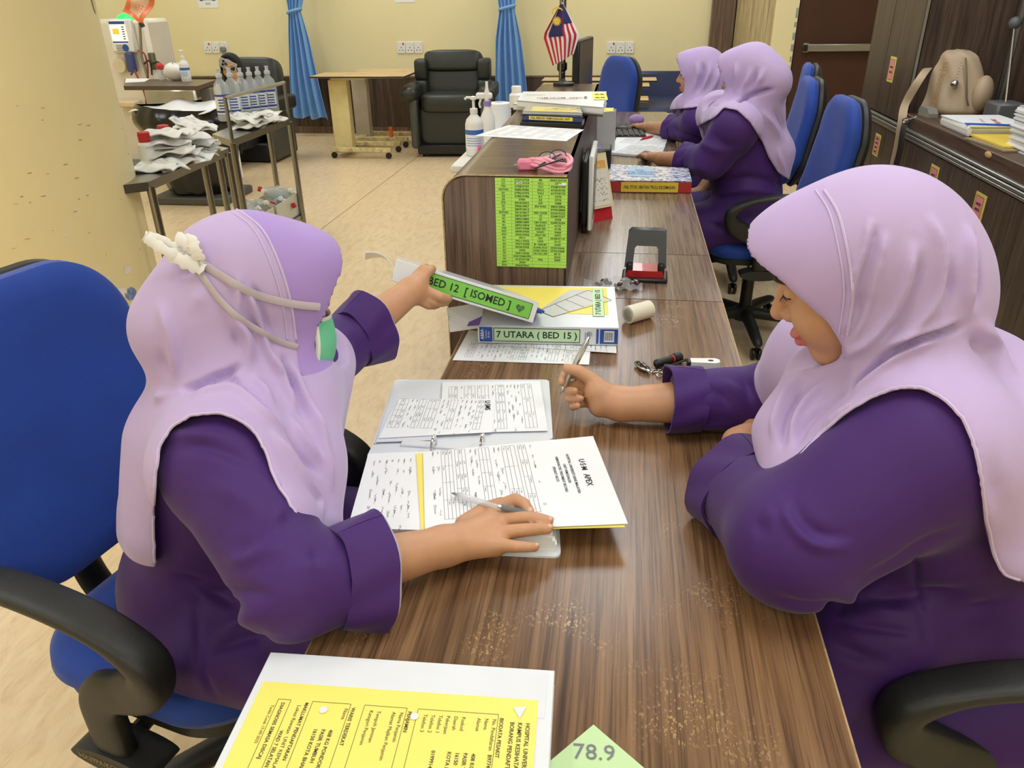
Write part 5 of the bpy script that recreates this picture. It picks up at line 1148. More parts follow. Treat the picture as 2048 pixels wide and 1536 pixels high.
# hospital bed at the right of the ward with overbed tables across it
NAVY = plain('navy_vinyl', (44, 54, 92), .45, var=.1, bump=.1, bscale=30)
by0 = 8.0; bx0, bx1 = Yp(1190, 200, by0)[0], Yp(1372, 200, by0)[0]
bed = empty('hospital_bed', ((bx0+bx1)/2, by0+.4, 0), 0, 'hospital bed with navy mattress raised against the wall and green side rail', 'bed'); bw = bx1-bx0
m = MB(); zb_ = Yp(1300, 141, 8.8)[2]; m.box((0.03, .33, (.30+zb_)/2), (bw, .12, zb_-.30), bev=.03, M=Matrix.Rotation(-.10, 3, 'X')); m.build('raised_mattress', NAVY, bed)
m = MB(); m.box((0.03, -.25, .42), (bw, 1.0, .10), bev=.03); m.build('flat_mattress', NAVY, bed)
m = MB(); m.box((0, -.2, .33), (bw+.02, 1.2, .06), bev=.01); m.build('bed_frame', M_IVORY, bed)
gy = 7.35
g0, g1 = Yp(1218, 223, gy), Yp(1330, 224, gy); g2 = Yp(1275, 252, gy); GRN = plain('rail_green', (36, 120, 88), .4, var=.04)
L_ = g1[0]-g0[0]; Hh = g0[2]-g2[2]+.05; oy = gy-bed.location.y; ox = g0[0]-bed.location.x; zz = g0[2]-Hh
m = MB(); bz = .07
m.box((ox+L_/2, oy, zz+Hh-.04), (L_, .03, .08), bev=.01); m.box((ox+L_/2, oy, zz+.03), (L_, .03, .06), bev=.01)
for k in range(3): m.box((ox+L_*(.04+.46*k), oy, zz+Hh/2), (.10, .03, Hh-.02), bev=.01)
m.build('side_rail', GRN, bed)
m = MB(); m.tube(spline([(ox+L_-.02, oy, zz+Hh-.03), (ox+L_+.12, oy, zz+Hh-.03), (ox+L_+.20, oy, zz+Hh-.08), (ox+L_+.22, oy, zz+.0), (ox+L_+.22, oy, .3)], 5), .018, 10); m.build('rail_tube', M_STEEL, bed)
for (a, b) in ((-.4, -.7), (.4, -.7), (-.4, .3), (.4, .3)): 
    m = MB(); m.rod((a, b, .0), (a, b, .33), .025, 10); m.build('leg', M_STEEL, bed)
for (py, a, b, yy, zl, lab) in ((157, 1086, 1313, 8.05, .6, 'topmost pale overbed table standing over the hospital bed'), (168, 1084, 1299, 7.75, .6, 'middle pale overbed table standing over the hospital bed'), (195, 1180, 1297, 7.3, .5, 'lowest pale overbed table nearest the green bed rail')):
    p0, p1 = Yp(a, py, yy), Yp(b, py, yy); o = overbed((p0[0]+p1[0])/2, yy, p0[2], p1[0]-p0[0], .30, lab, TABT, MATS['cream_grey'], .06, 0, -(p1[0]-p0[0])*.42, base=False)
    m = MB(); m.box((-(p1[0]-p0[0])*.42+.15, 0, .04), (.45, .06, .05), bev=.01); m.build('base_bar', RUST, o)
# ---- steel trolleys at the left
def frame_trolley(name, px4, z, zl, label, shelf):
    c = [Zp(a, b, z) for a, b in px4]; ctr_ = sum(c)/4; o = wroot(name, (ctr_[0], ctr_[1], 0), label, 'trolley', 'steel trolleys'); 
    m = MB(); quad(m, c, .035); m.build('top_shelf', M_STEEL, o, False, world=True)
    for i, p in enumerate(c):
        q = ctr_+(p-ctr_)*.96; m = MB(); m.rod((q[0], q[1], 0), (q[0], q[1], z-.02), .017, 12); l_ = m.build('leg', M_STEEL, o, world=True)
        m = MB(); m.rod((q[0], q[1], 0), (q[0], q[1], .03), .022, 10); m.build('foot', M_BLACK, l_, world=True)
    if shelf:
        m = MB(); quad(m, [np.array([*(ctr_[:2]+(p[:2]-ctr_[:2])*.97), zl]) for p in c], .03); m.build('lower_shelf', M_STEEL, o, False, world=True)
        m = MB()
        pp_ = [ctr_+(p-ctr_)*.96 for p in c]; m.rod(pp_[3]+np.array([0, 0, 0]), pp_[3]+np.array([0, 0, .2]), .010, 8); m.rod(pp_[2], pp_[2]+np.array([0, 0, .2]), .010, 8); m.rod(pp_[3]+np.array([0, 0, .2]), pp_[2]+np.array([0, 0, .2]), .010, 8); m.build('guard_rail', M_STEEL, o, world=True)
    return c
T1 = frame_trolley('steel_trolley', [(402, 286), (180, 378), (296, 364), (457, 296)], .80, .2, 'near steel table with packets beside the yellow column', False)
T2 = frame_trolley('steel_trolley', [(533, 224), (424, 268), (462, 280), (581, 236)], .80, .22, 'steel trolley with clear bottles on top and plastic bins below', True)
def onT(c, s, t): return c[0]*(1-s)*(1-t)+c[1]*s*(1-t)+c[2]*s*t+c[3]*(1-s)*t      # s along the length, t across
def sachet(p, sx, sy, rz, tilt, label, grp, seed):
    r_ = random.Random(seed); o = empty('sachet', tuple(p), rz, label, 'packet', grp)
    m = MB(); m.grid(lambda u, v: ((u-.5)*sx, (v-.5)*sy, .014*math.sin(PI*u)**.6*math.sin(PI*v)**.6+.011*math.sin(9*u+seed)*math.sin(7*v+2*seed)+tilt*(u-.5)*sx), 10, 8, .005); m.build('pouch', plain('sachet_white', (226, 226, 222), .4, var=.06, scale=30), o)
    pr = Print((0, 0, .020), (1, 0, tilt), (0, 1, 0), .002)
    for i in range(3): pr.text(r_.choice(['STERILE', 'GAUZE', 'SET 10', '5 x 5']), r_.uniform(-.02, .02), .02-.02*i, .012)
    pr.rect(-sx*.4, -sy*.42, -sx*.1, -sy*.34, 1) if seed % 3 == 0 else None
    pr.build(o, [INK, BLUEL]); return o
rs = random.Random(11)
lay = [(.30, .25), (.36, .45), (.44, .30), (.50, .55), (.56, .35), (.62, .60), (.18, .30), (.22, .45), (.14, .38), (.68, .45), (.40, .62), (.30, .6)]
for i, (s_, t_) in enumerate(lay): sachet(onT(T1, s_, t_)+np.array([0, 0, .012]), .19, .12, rs.uniform(-.6, .6), rs.uniform(-.15, .15), 'white printed sachet in the heap on the near steel table', 'sachets on the near steel table', i)
for i in range(12):
    s_, t_ = ((.20, .40), (.45, .45))[i % 2]; p = onT(T1, s_+rs.uniform(-.05, .05), t_+rs.uniform(-.12, .12))+np.array([0, 0, .035+.018*(i//2)]); sachet(p, .19, .12, rs.uniform(-.7, .7), rs.uniform(-.2, .2), 'white printed sachet in the heap on the near steel table', 'sachets on the near steel table', 20+i)
for i in range(12):
    p = onT(T2, .42+rs.uniform(-.18, .22), .5+rs.uniform(-.3, .3))+np.array([0, 0, .012+.014*(i//3)]); sachet(p, .18, .11, rs.uniform(-.7, .7), rs.uniform(-.2, .2), 'white printed sachet lying in front of the clear bottles', 'sachets on the bottle trolley', 40+i)
WATER = plain('saline_plastic', (216, 224, 228), .12, var=.02, alpha=.36, coat=.5)
def saline(p, h, label, grp):
    o = empty('saline_bottle', tuple(p), 0, label, 'bottle', grp); r = h*.155
    m = MB(); m.lathe([(r*.9, 0), (r, .01), (r, h*.62), (r*.8, h*.72), (r*.38, h*.80), (r*.36, h*.84)], n=16); m.build('bottle_body', WATER, o)
    m = MB(); m.lathe([(r*.42, h*.84), (r*.42, h*.90), (r*.25, h*.91), (r*.22, h*.97), (r*.3, h)], n=12); m.box((0, 0, h*.985), (r*.45, r*.15, h*.04)); m.build('cap', plain('cap_clear', (214, 218, 222), .3, var=0, alpha=.8), o)
    m = MB(); m.add([(r*1.01*math.cos(a), r*1.01*math.sin(a), z) for z in (h*.14, h*.52) for a in np.linspace(-PI*.75, -PI*.1, 9)], [(i, i+1, i+10, i+9) for i in range(8)]); lb = m.build('label', plain('bottle_label', (222, 226, 230), .4, var=0), o)
    m = MB()
    for (z0_, z1_) in ((.48, .52), (.17, .21)): m.add([(r*1.02*math.cos(a), r*1.02*math.sin(a), z) for z in (h*z0_, h*z1_) for a in np.linspace(-PI*.75, -PI*.1, 9)], [(i, i+1, i+10, i+9) for i in range(8)])
    for k in range(4): m.add([(r*1.02*math.cos(a), r*1.02*math.sin(a), z) for z in (h*(.24+.055*k), h*(.265+.055*k)) for a in np.linspace(-PI*.55, -PI*.2, 5)], [(i, i+1, i+6, i+5) for i in range(4)])
    m.build('label_print', INKB, lb)
for i, (px, h) in enumerate(((453, .285), (474, .285), (494, .275), (511, .275), (528, .275), (546, .275))):
    p = Zp(px, 231-(4 if i > 1 else 0)+2*(5-i), .80); saline(p, h, ['first clear saline bottle from the left on the trolley', 'second clear saline bottle from the left with front label', 'third clear saline bottle in the row on the trolley', 'fourth clear saline bottle in the row on the trolley', 'fifth clear saline bottle, second from the right end', 'last clear saline bottle at the right end of the trolley'][i], 'saline bottles on the trolley')
for (px, py, lab) in ((.37, .08, 'white bottle with red cap standing behind the sachets'), (.56, .10, 'white bottle with red cap half hidden by the yellow column')):
    p = onT(T1, px, py); o = empty('red_cap_bottle', tuple(p), 0, lab, 'bottle'); m = MB(); m.lathe([(.03, 0), (.034, .006), (.034, .09), (.02, .105)], n=14); m.build('bottle_body', M_WHITE, o); m = MB(); m.lathe([(.024, .10), (.025, .103), (.025, .14), (.02, .143)], n=14); m.build('cap', INKR, o)
# bins with emptied bottles on the lower shelf
BIN = plain('milky_plastic', (226, 224, 206), .35, var=.02, alpha=.75)
def tub(s0, s1, label):
    a, b, c, d = [onT(T2, s, t) for s, t in ((s0, .08), (s1, .08), (s1, .92), (s0, .92))]; z = .222
    o = wroot('plastic_bin', ((a+c)/2*np.array([1, 1, 0])+np.array([0, 0, z])), label, 'bin'); P4 = [np.array([*p[:2], z]) for p in (a, b, c, d)]
    for i in range(4):
        p, q = P4[i], P4[(i+1) % 4]; e = (q-p); n_ = np.array([e[1], -e[0], 0]); n_ /= np.linalg.norm(n_); n_ = n_ if n_@((P4[0]+P4[2])/2-p) > 0 else -n_
        m = MB(); h_ = .13; m.add([p, q, q+np.array([0, 0, h_]), p+np.array([0, 0, h_]), p+n_*.006, q+n_*.006, q+n_*.006+np.array([0, 0, h_]), p+n_*.006+np.array([0, 0, h_])], [(0, 1, 2, 3), (7, 6, 5, 4), (3, 2, 6, 7), (0, 3, 7, 4), (1, 5, 6, 2)]); m.build('bin_wall', BIN, o, False, world=True)
    m = MB(); quad(m, [p+np.array([0, 0, .004]) for p in P4], .004); m.build('bin_floor', BIN, o, False, world=True); return (P4[0]+P4[2])/2, P4[1]-P4[0], P4[3]-P4[0]
EMPTY_ = plain('empty_bottle_film', (226, 232, 232), .1, var=0, alpha=.38, coat=.6)
for (s0, s1, lab, gl) in ((.50, .94, 'milky plastic bin of empty bottles at the left of the lower shelf', 'empty clear bottle lying in the left bin'), (.04, .46, 'milky plastic bin of empty bottles at the right of the lower shelf', 'empty clear bottle lying in the right bin')):
    c, e1, e2 = tub(s0, s1, lab)
    for i in range(9):
        p = c+e1*rs.uniform(-.18, .18)+e2*rs.uniform(-.2, .2)+np.array([0, 0, .05+.045*(i//3)]); o = empty('empty_bottle', tuple(p), rs.uniform(0, 6), gl, 'bottle', gl.replace('empty clear bottle lying', 'empty bottles'))
        Mx = Matrix.Rotation(rs.uniform(.7, 1.5), 3, 'Y'); m = MB(); m.lathe([(.03, -.09), (.034, -.085), (.034, .03), (.014, .07), (.013, .08)], n=12, M=Mx); m.build('bottle_body', EMPTY_, o); m = MB(); m.lathe([(.016, .078), (.016, .10), (.01, .102)], n=10, M=Mx); m.build('cap', INKR if i % 3 == 0 else M_WHITE, o)
# black bin liner between the trolleys
bc = Zp(385, 405, 0); bcx, bcy = bc[0]+.02, bc[1]+.15
bn = empty('waste_bin', (bcx, bcy, 0), 0, 'waste bin with black plastic liner bulging between the two trolleys', 'bin'); BAGB = plain('bin_liner_black', (16, 16, 17), .22, var=.1)
m = MB(); m.grid(lambda u, v: ((.26+.10*v**.7+.012*math.sin(11*u*2*PI/1+6*v)+.02*math.sin(3*u*2*PI))*math.cos(2*PI*u), (.22+.08*v**.7+.012*math.sin(9*u*2*PI+4*v))*math.sin(2*PI*u), .08+.62*v+.02*math.sin(4*PI*u)*v), 60, 16); m.build('liner', BAGB, bn)
m = MB(); m.grid(lambda u, v: ((.36+.05*math.sin(PI*v)+.01*math.sin(17*u*2*PI))*math.cos(2*PI*u), (.30+.05*math.sin(PI*v)+.01*math.sin(13*u*2*PI))*math.sin(2*PI*u), .72-.20*v+.018*math.sin(4*PI*u)+.01*math.sin(20*PI*u)*v), 60, 8, .004); m.build('liner_rim', BAGB, bn)
m = MB(); m.grid(lambda u, v: (.34*(u-.5)*1.9, .27*(v-.5)*1.9, .70+.05*math.sin(PI*u)*math.sin(PI*v)+.015*math.sin(13*u+5*v)), 14, 12, .006); m.build('waste_wrappers', PAPER, bn)
m = MB(); m.box((.0, 0, .03), (.62, .50, .06), bev=.01); m.build('trolley_base', plain('base_grey', (78, 78, 74), .5), bn)
# brown overbed table with hand-rub bottle, paper and white bag
zt2 = .86; c4 = [Zp(a, b, zt2) for a, b in ((250, 158), (247, 172), (395, 172), (434, 159))]
o = wroot('overbed_table', (*(sum(c4)/4)[:2], 0), 'dark brown overbed table beside the dialysis machine', 'table'); m = MB(); quad(m, c4, .03); m.build('table_top', plain('brown_top', (86, 70, 56), .3, var=.1), o, False, world=True)
pc_ = Zp(405, 166, zt2); m = MB(); m.box((pc_[0], pc_[1]+.05, .42), (.09, .07, .80), bev=.006); m.build('column', plain('taupe_metal', (120, 112, 98), .5), o, world=True)
m = MB(); m.box((pc_[0]-.1, pc_[1]+.05, .04), (.3, .06, .05), bev=.01); m.build('base_bar', RUST, o, world=True)
p = Zp(374, 163, zt2); bottle('hand_rub_bottle', tuple(p), .235, .038, 'white pump bottle with blue label on the dark brown overbed table', 'bottle', M_WHITE, M_WHITE, True, MATS['sanitizer_blue'])
m = MB(); p = Zp(352, 160, zt2); m.grid(lambda u, v: (p[0]+.10*(1+.2*math.sin(9*u))*math.cos(2*PI*u)*math.sin(PI*v*.98+.02), p[1]+.08*math.sin(2*PI*u)*math.sin(PI*v*.98+.02), zt2+.062-.062*math.cos(PI*v)*1+.008*math.sin(12*u+8*v)), 24, 12); wbuild(m, 'white_bag', plain('thin_white_plastic', (232, 230, 222), .5, var=.05), 'crumpled white plastic bag behind the pump bottle on the brown table', 'bag')
m = MB(); quad(m, [Zp(a, b, zt2+.004) for a, b in ((252, 157), (250, 165), (290, 163), (300, 157))], .003); wbuild(m, 'paper_sheets', PAPER, 'white papers on the brown overbed table by the machine', 'paper', smooth=False)
m = MB(); p = Yp(348, 222, 6.6); q = Yp(348, 178, 6.6); m.box((p[0], 6.6, q[2]/2), (.48, .04, q[2]), bev=.03); wbuild(m, 'bed_end_panel', plain('brushed_grey', (170, 170, 162), .3, .7, .15, scale=6), 'brushed grey metal bed end below the brown table', 'panel')
m = MB(); p = Yp(428, 205, 6.45); m.grid(lambda u, v: (p[0]+.09*math.cos(2*PI*u)*(1+.1*math.sin(12*u))*(1-.3*v), 6.45+.07*math.sin(2*PI*u), .38+.40*v+.03*math.sin(14*u)*v), 24, 10); o = wbuild(m, 'linen_sack', plain('sack_cream', (226, 218, 196), .7, var=.06), 'cream cloth sack standing left of the saline bottles', 'sack'); o.location.z = .38
m = MB(); m.box((p[0], 6.45, .185), (.22, .2, .37), bev=.02); wbuild(m, 'laundry_stand', M_WHITE, 'white stand under the cream cloth sack', 'stand')
# ---- dialysis machine
dy = 6.9
def D(px, py, y=dy): return Yp(px, py, y)
dx0, dx1 = D(190, 100)[0], D(302, 100)[0]
dm = empty('dialysis_machine', ((dx0+dx1)/2, dy, 0), 0, 'cream dialysis machine with screen, tubes and green lamp by the column', 'medical machine'); CRM = plain('machine_cream', (232, 224, 208), .4, var=.03)
def dl(px, py, y=dy): q = D(px, py, y); return (q[0]-dm.location.x, y-dy, q[2])
hw = (dx1-dx0)/2; ztop = dl(260, 36)[2]
m = MB(); m.box((0, .2, ztop/2+.02), (2*hw, .40, ztop-.06), bev=.03); m.build('housing', CRM, dm)
m = MB(); m.box((0, .15, .05), (2*hw+.1, .6, .08), bev=.02); m.build('wheel_base', plain('machine_grey', (120, 122, 122), .5), dm)
a, b = dl(222, 38), dl(276, 104); m = MB(); m.box(((a[0]+b[0])/2, -.03, (a[2]+b[2])/2), (b[0]-a[0]+.04, .06, a[2]-b[2]), bev=.012); mon = m.build('screen_unit', M_WHITE, dm)
sw, sh = b[0]-a[0], a[2]-b[2]; pr = Print((a[0], -.0605, b[2]), (1, 0, 0), (0, 0, 1), .002)
pr.rect(.01, sh*.28, sw-.03, sh*.95, 1); pr.rect(.01, sh*.85, sw-.03, sh*.94, 2, 1.6); pr.rect(.01, sh*.29, sw-.03, sh*.34, 2, 1.6); pr.rect(.03, sh*.55, .09, sh*.72, 3, 1.6)
for k in range(6): pr.rect(sw-.07, sh*(.40+.07*k), sw-.045, sh*(.43+.07*k), 0, 1.7)
for k in range(4): pr.rect(.03+.0*k, sh*(.06+.05*k), .10, sh*(.075+.05*k), 0)
pr.mb.mi = 2; pr.mb.add([pr.pt(sw-.07+.03*math.cos(t), sh*.14+.03*math.sin(t), 2) for t in np.linspace(0, 2*PI, 17)[:-1]], [tuple(range(16))]); pr.build(mon, [INK, plain('lit_screen', (250, 240, 220), .4, var=0, emit=.6), BLUEL, plain('screen_orange', (246, 190, 70), .4, var=0, emit=.4)], 'display')
g = dl(246, 34); m = MB(); m.ball((g[0], .05, g[2]-.02), (.09, .07, .05), 16, 8); m.build('status_lamp', plain('lamp_green', (40, 230, 90), .4, var=0, emit=1.2), dm)
m = MB()
for (pa_, pb_) in (((283, 112), (278, 20)), ((300, 170), (283, 112))): m.rod(dl(*pa_, dy-.1), dl(*pb_, dy-.1), .012, 8)
m.build('drip_pole', M_STEEL, dm)
for k, (pts, mt) in enumerate([([(262, 110), (268, 135), (262, 150)], INKB), ([(275, 100), (290, 110), (296, 150), (292, 205), (300, 225)], plain('blood_line', (150, 50, 50), .3)), ([(305, 128), (318, 125), (325, 150)], M_BLACK), ([(288, 128), (300, 122), (304, 150)], M_BLACK), ([(268, 140), (285, 175), (300, 225)], MATS['blood_line']), ([(262, 235), (280, 222), (292, 240)], M_WHITE)]):
    m = MB(); m.tube(spline([dl(a_, b_, dy-.12) for a_, b_ in pts], 5), .008, 6); m.build('tube', mt, dm)
a = dl(262, 125, dy-.06); m = MB(); m.box((a[0], -.06, a[2]), (.07, .06, .16), bev=.01); m.build('pump_block', plain('pump_blue', (70, 80, 130), .4), dm)
a = dl(246, 130); m = MB(); m.lathe([(.01, -.02), (.06, -.02), (.06, .02), (.01, .02)], c=(a[0], -.04, a[2]), n=16, M=Matrix.Rotation(PI/2, 3, 'X')); m.build('pump_wheel', plain('ivory_plastic', (222, 208, 176), .4), dm)
a = dl(308, 122); m = MB(); m.box((a[0], -.02, a[2]), (.045, .06, .14), bev=.008); m.build('grey_switch', plain('olive_grey', (110, 106, 84), .5), dm)
a = dl(265, 205); m = MB(); m.box((a[0], -.08, a[2]), (.22, .14, .05), bev=.01); m.build('tray', plain('tray_cream', (226, 206, 168), .5), dm)
a = dl(326, 148, dy-.1); o = empty('red_cap_canister', tuple(Zp(326, 160, .86)), 0, 'clear canister with red top standing beside the machine tubes', 'canister'); m = MB(); m.lathe([(.03, 0), (.03, .07), (.02, .085)], n=14); m.build('canister_body', EMPTY_, o); m = MB(); m.lathe([(.022, .08), (.03, .085), (.03, .11), (.01, .13)], n=12); m.build('cap', INKR, o)
OR = plain('orange_film', (244, 132, 84), .35, var=.08); m = MB()
og = [D(246, 22, 6.6), D(262, -18, 6.6), D(312, -6, 6.6), D(286, 50, 6.6)]
m.grid(lambda u, v: tuple((og[0]*(1-u)+og[1]*u)*(1-v)+(og[3]*(1-u)+og[2]*u)*v+np.array([0, .03*math.sin(7*u)*math.sin(5*v), 0])), 10, 8, .004); o = wbuild(m, 'orange_pouch', OR, 'orange plastic pouch hanging tilted above the dialysis machine', 'pouch')
m = MB(); q = [og[0]*.72+og[2]*.28, og[0]*.5+og[1]*.3+og[2]*.2]; m.grid(lambda u, v: tuple((og[0]*(1-u)+og[1]*u)*(1-v)+(og[3]*(1-u)+og[2]*u)*v+np.array([0, -.006+.03*math.sin(7*u)*math.sin(5*v), 0]) if False else (og[0]*(1-(.15+.7*u))+og[1]*(.15+.7*u))*(1-(.2+.6*v))+(og[3]*(1-(.15+.7*u))+og[2]*(.15+.7*u))*(.2+.6*v)+np.array([0, -.006+.03*math.sin(7*(.15+.7*u))*math.sin(5*(.2+.6*v)), 0])), 8, 6); m.build('pale_window', plain('pale_film', (236, 200, 172), .4), o, True, world=True)
m = MB(); m.rod(D(286, 54, 6.6), D(282, 46, 6.6), .02, 8); m.build('clip', M_BLACK, o, world=True)
m = MB(); m.rod(D(262, -18, 6.6), D(250, -300, 6.6), .004, 6); m.build('hanging_cord', M_WHITE, o, world=True)
# ============================================================ PEOPLE: smooth implicit bodies and cloth, meshed by surface nets
def smin(a, b, k):
    h = np.clip(.5+.5*(b-a)/k, 0, 1); return b+(a-b)*h-k*h*(1-h)
def smax(a, b, k): return -smin(-a, -b, k)
def rc(p, a, b, ra, rb):                       # tapered capsule
    a = np.asarray(a, float); b = np.asarray(b, float); ba = b-a; t = np.clip(((p-a)@ba)/max(ba@ba, 1e-12), 0, 1)
    return np.linalg.norm(p-a-t[:, None]*ba, axis=1)-(ra+(rb-ra)*t)
def ell(p, c, r, M=None):                      # ellipsoid; M rows = local axes
    q = p-np.asarray(c, float)
    if M is not None: q = q@np.asarray(M).T
    r = np.asarray(r, float); k0 = np.linalg.norm(q/r, axis=1); k1 = np.linalg.norm(q/(r*r), axis=1)
    return k0*(k0-1)/np.maximum(k1, 1e-9)
def chain(p, pts, rs, k=.0):
    d = None
    for i in range(len(pts)-1):
        e = rc(p, pts[i], pts[i+1], rs[i], rs[i+1]); d = e if d is None else (np.minimum(d, e) if k == 0 else smin(d, e, k))
    return d
def proj(p):
    q = p-CAMP; z = q@_F; return 1024+CAM_F*(q@_R)/z, 768-CAM_F*(q@_U)/z, z
def polysd(x, y, poly):                        # signed distance to a 2-D polygon, negative inside
    poly = np.asarray(poly, float); d = np.full(x.shape, 1e9); ins = np.zeros(x.shape, bool); n = len(poly)
    for i in range(n):
        a = poly[i]; b = poly[(i+1) % n]; e = b-a; wx, wy = x-a[0], y-a[1]; t = np.clip((wx*e[0]+wy*e[1])/(e@e), 0, 1)
        d = np.minimum(d, (wx-e[0]*t)**2+(wy-e[1]*t)**2)
        c = ((a[1] <= y) & (b[1] > y)) | ((b[1] <= y) & (a[1] > y))
        ins ^= c & (x < a[0]+(y-a[1])*e[0]/(e[1] if abs(e[1]) > 1e-9 else 1e-9))
    d = np.sqrt(d); return np.where(ins, -d, d)
def mesh_sdf(fn, lo, hi, vox, c=4):
    lo = np.array(lo, float); hi = np.array(hi, float); n = np.ceil((hi-lo)/(vox*c)).astype(int)+1
    g = np.stack(np.meshgrid(*[np.arange(k) for k in n], indexing='ij'), -1).reshape(-1, 3)
    ctr = lo+vox*(g*c+(c-1)/2); d = fn(ctr).astype(np.float32)
    vol = np.repeat(np.repeat(np.repeat(d.reshape(n), c, 0), c, 1), c, 2)
    act = g[np.abs(d) < vox*c*1.75]; o = np.stack(np.meshgrid(*[np.arange(c)]*3, indexing='ij'), -1).reshape(-1, 3)
    idx = (act[:, None, :]*c+o[None]).reshape(-1, 3)
    if len(idx): vol[idx[:, 0], idx[:, 1], idx[:, 2]] = fn(lo+vox*idx)
    s = vol < 0; N = np.array(s.shape)
    cnt = np.zeros(N-1, np.int8)
    for dx in (0, 1):
        for dy in (0, 1):
            for dz in (0, 1): cnt += s[dx:N[0]-1+dx, dy:N[1]-1+dy, dz:N[2]-1+dz]
    ci = np.argwhere((cnt > 0) & (cnt < 8)); ids = np.full(N-1, -1, np.int32); ids[ci[:, 0], ci[:, 1], ci[:, 2]] = np.arange(len(ci))
    acc = np.zeros((len(ci), 3)); num = np.zeros(len(ci))
    co = [(a, b, k) for a in (0, 1) for b in (0, 1) for k in (0, 1)]
    V8 = {q: vol[ci[:, 0]+q[0], ci[:, 1]+q[1], ci[:, 2]+q[2]] for q in co}
    for q in co:
        for ax in range(3):
            if q[ax]: continue
            r = list(q); r[ax] = 1; r = tuple(r); a, b = V8[q], V8[r]; m = (a < 0) != (b < 0); t = np.where(m, a/np.where(m, a-b, 1), 0)
            pt = np.tile(np.array(q, float), (len(ci), 1)); pt[:, ax] += t; acc += pt*m[:, None]; num += m
    V = lo+vox*(ci+acc/np.maximum(num, 1)[:, None]); F = []
    for ax in range(3):
        o1, o2 = [(1, 2), (2, 0), (0, 1)][ax]
        sl = [slice(1, N[k]-1) for k in range(3)]; sl[ax] = slice(0, N[ax]-1); sh = list(sl); sh[ax] = slice(1, N[ax])
        a, b = s[tuple(sl)], s[tuple(sh)]; e = np.argwhere(a != b); base = e+np.array([1 if k != ax else 0 for k in range(3)])
        fl = a[e[:, 0], e[:, 1], e[:, 2]]
        def cell(d1, d2):
            q = base.copy(); q[:, o1] -= d1; q[:, o2] -= d2; return ids[q[:, 0], q[:, 1], q[:, 2]]
        Q = np.stack([cell(1, 1), cell(0, 1), cell(0, 0), cell(1, 0)], 1); Q[~fl] = Q[~fl][:, ::-1]; F.append(Q)
    F = np.concatenate(F); F = F[(F >= 0).all(1)]
    return V, F
def vnorm(V, F):
    n = np.cross(V[F[:, 2]]-V[F[:, 0]], V[F[:, 3]]-V[F[:, 1]]); N = np.zeros_like(V)
    for k in range(4): np.add.at(N, F[:, k], n)
    return N/np.maximum(np.linalg.norm(N, axis=1), 1e-12)[:, None]
def relax(V, F, it=2, lam=.5):
    for _ in range(it):
        S = np.zeros_like(V); c = np.zeros(len(V))
        for k in range(4):
            for j in ((k+1) % 4, (k+3) % 4): np.add.at(S, F[:, k], V[F[:, j]]); np.add.at(c, F[:, k], 1)
        V = V+lam*(S/np.maximum(c, 1)[:, None]-V)
    return V
def hit(fn, pts, d0=.6, d1=6.0):               # sight lines onto a surface
    pts = np.asarray(pts, float); r = np.array([ray(a, b) for a, b in pts]); L = np.linalg.norm(r, axis=1); t = np.full(len(pts), d0); best = np.full(len(pts), 1e9); bt = t.copy()
    for _ in range(160):
        p = CAMP+r*t[:, None]; d = fn(p); m = d < best; best[m] = d[m]; bt[m] = t[m]
        t = t+np.clip(d, .0006, .08)*.7/L*(best > .0008); t = np.minimum(t, d1)
    return CAMP+r*bt[:, None]
def segd(V, pl):                               # distance of points to a polyline
    d = np.full(len(V), 1e9)
    for a, b in zip(pl[:-1], pl[1:]):
        ba = b-a; t = np.clip(((V-a)@ba)/max(ba@ba, 1e-12), 0, 1); d = np.minimum(d, np.linalg.norm(V-a-t[:, None]*ba, axis=1))
    return d
def folds(V, F, fn, lst, gain=1.75):
    """lst: (pixel polyline, height m, half width m): soft ridges (+) and creases (-) pressed into the cloth"""
    N = vnorm(V, F); H_ = np.zeros(len(V))
    for (pl, h, wd) in lst:
        P3 = hit(fn, spline([np.array(q, float) for q in pl], 5)); lo, hi = P3.min(0)-4*wd, P3.max(0)+4*wd; m = ((V > lo) & (V < hi)).all(1)
        if not m.any(): continue
        d = segd(V[m], P3); wd = wd*.72; h = h*gain
        # fade at the two ends
        e = np.minimum(np.linalg.norm(V[m]-P3[0], axis=1), np.linalg.norm(V[m]-P3[-1], axis=1)); fade = np.clip(e/(6*wd), 0, 1); fade = fade*fade*(3-2*fade)
        H_[m] += h*np.exp(-(d/wd)**2)*fade
    return V+N*H_[:, None]
def ripple(V, F, amp, freq, seed=0, aniso=(1, 1, .35)):
    r = np.random.RandomState(seed); N = vnorm(V, F); h = np.zeros(len(V))
    for k in range(7):
        kv = r.normal(size=3)*np.array(aniso); kv /= np.linalg.norm(kv); h += np.sin(V@kv*freq*r.uniform(.5, 1.7)+r.uniform(0, 6.3))
    return V+N*(amp*h/3)[:, None]
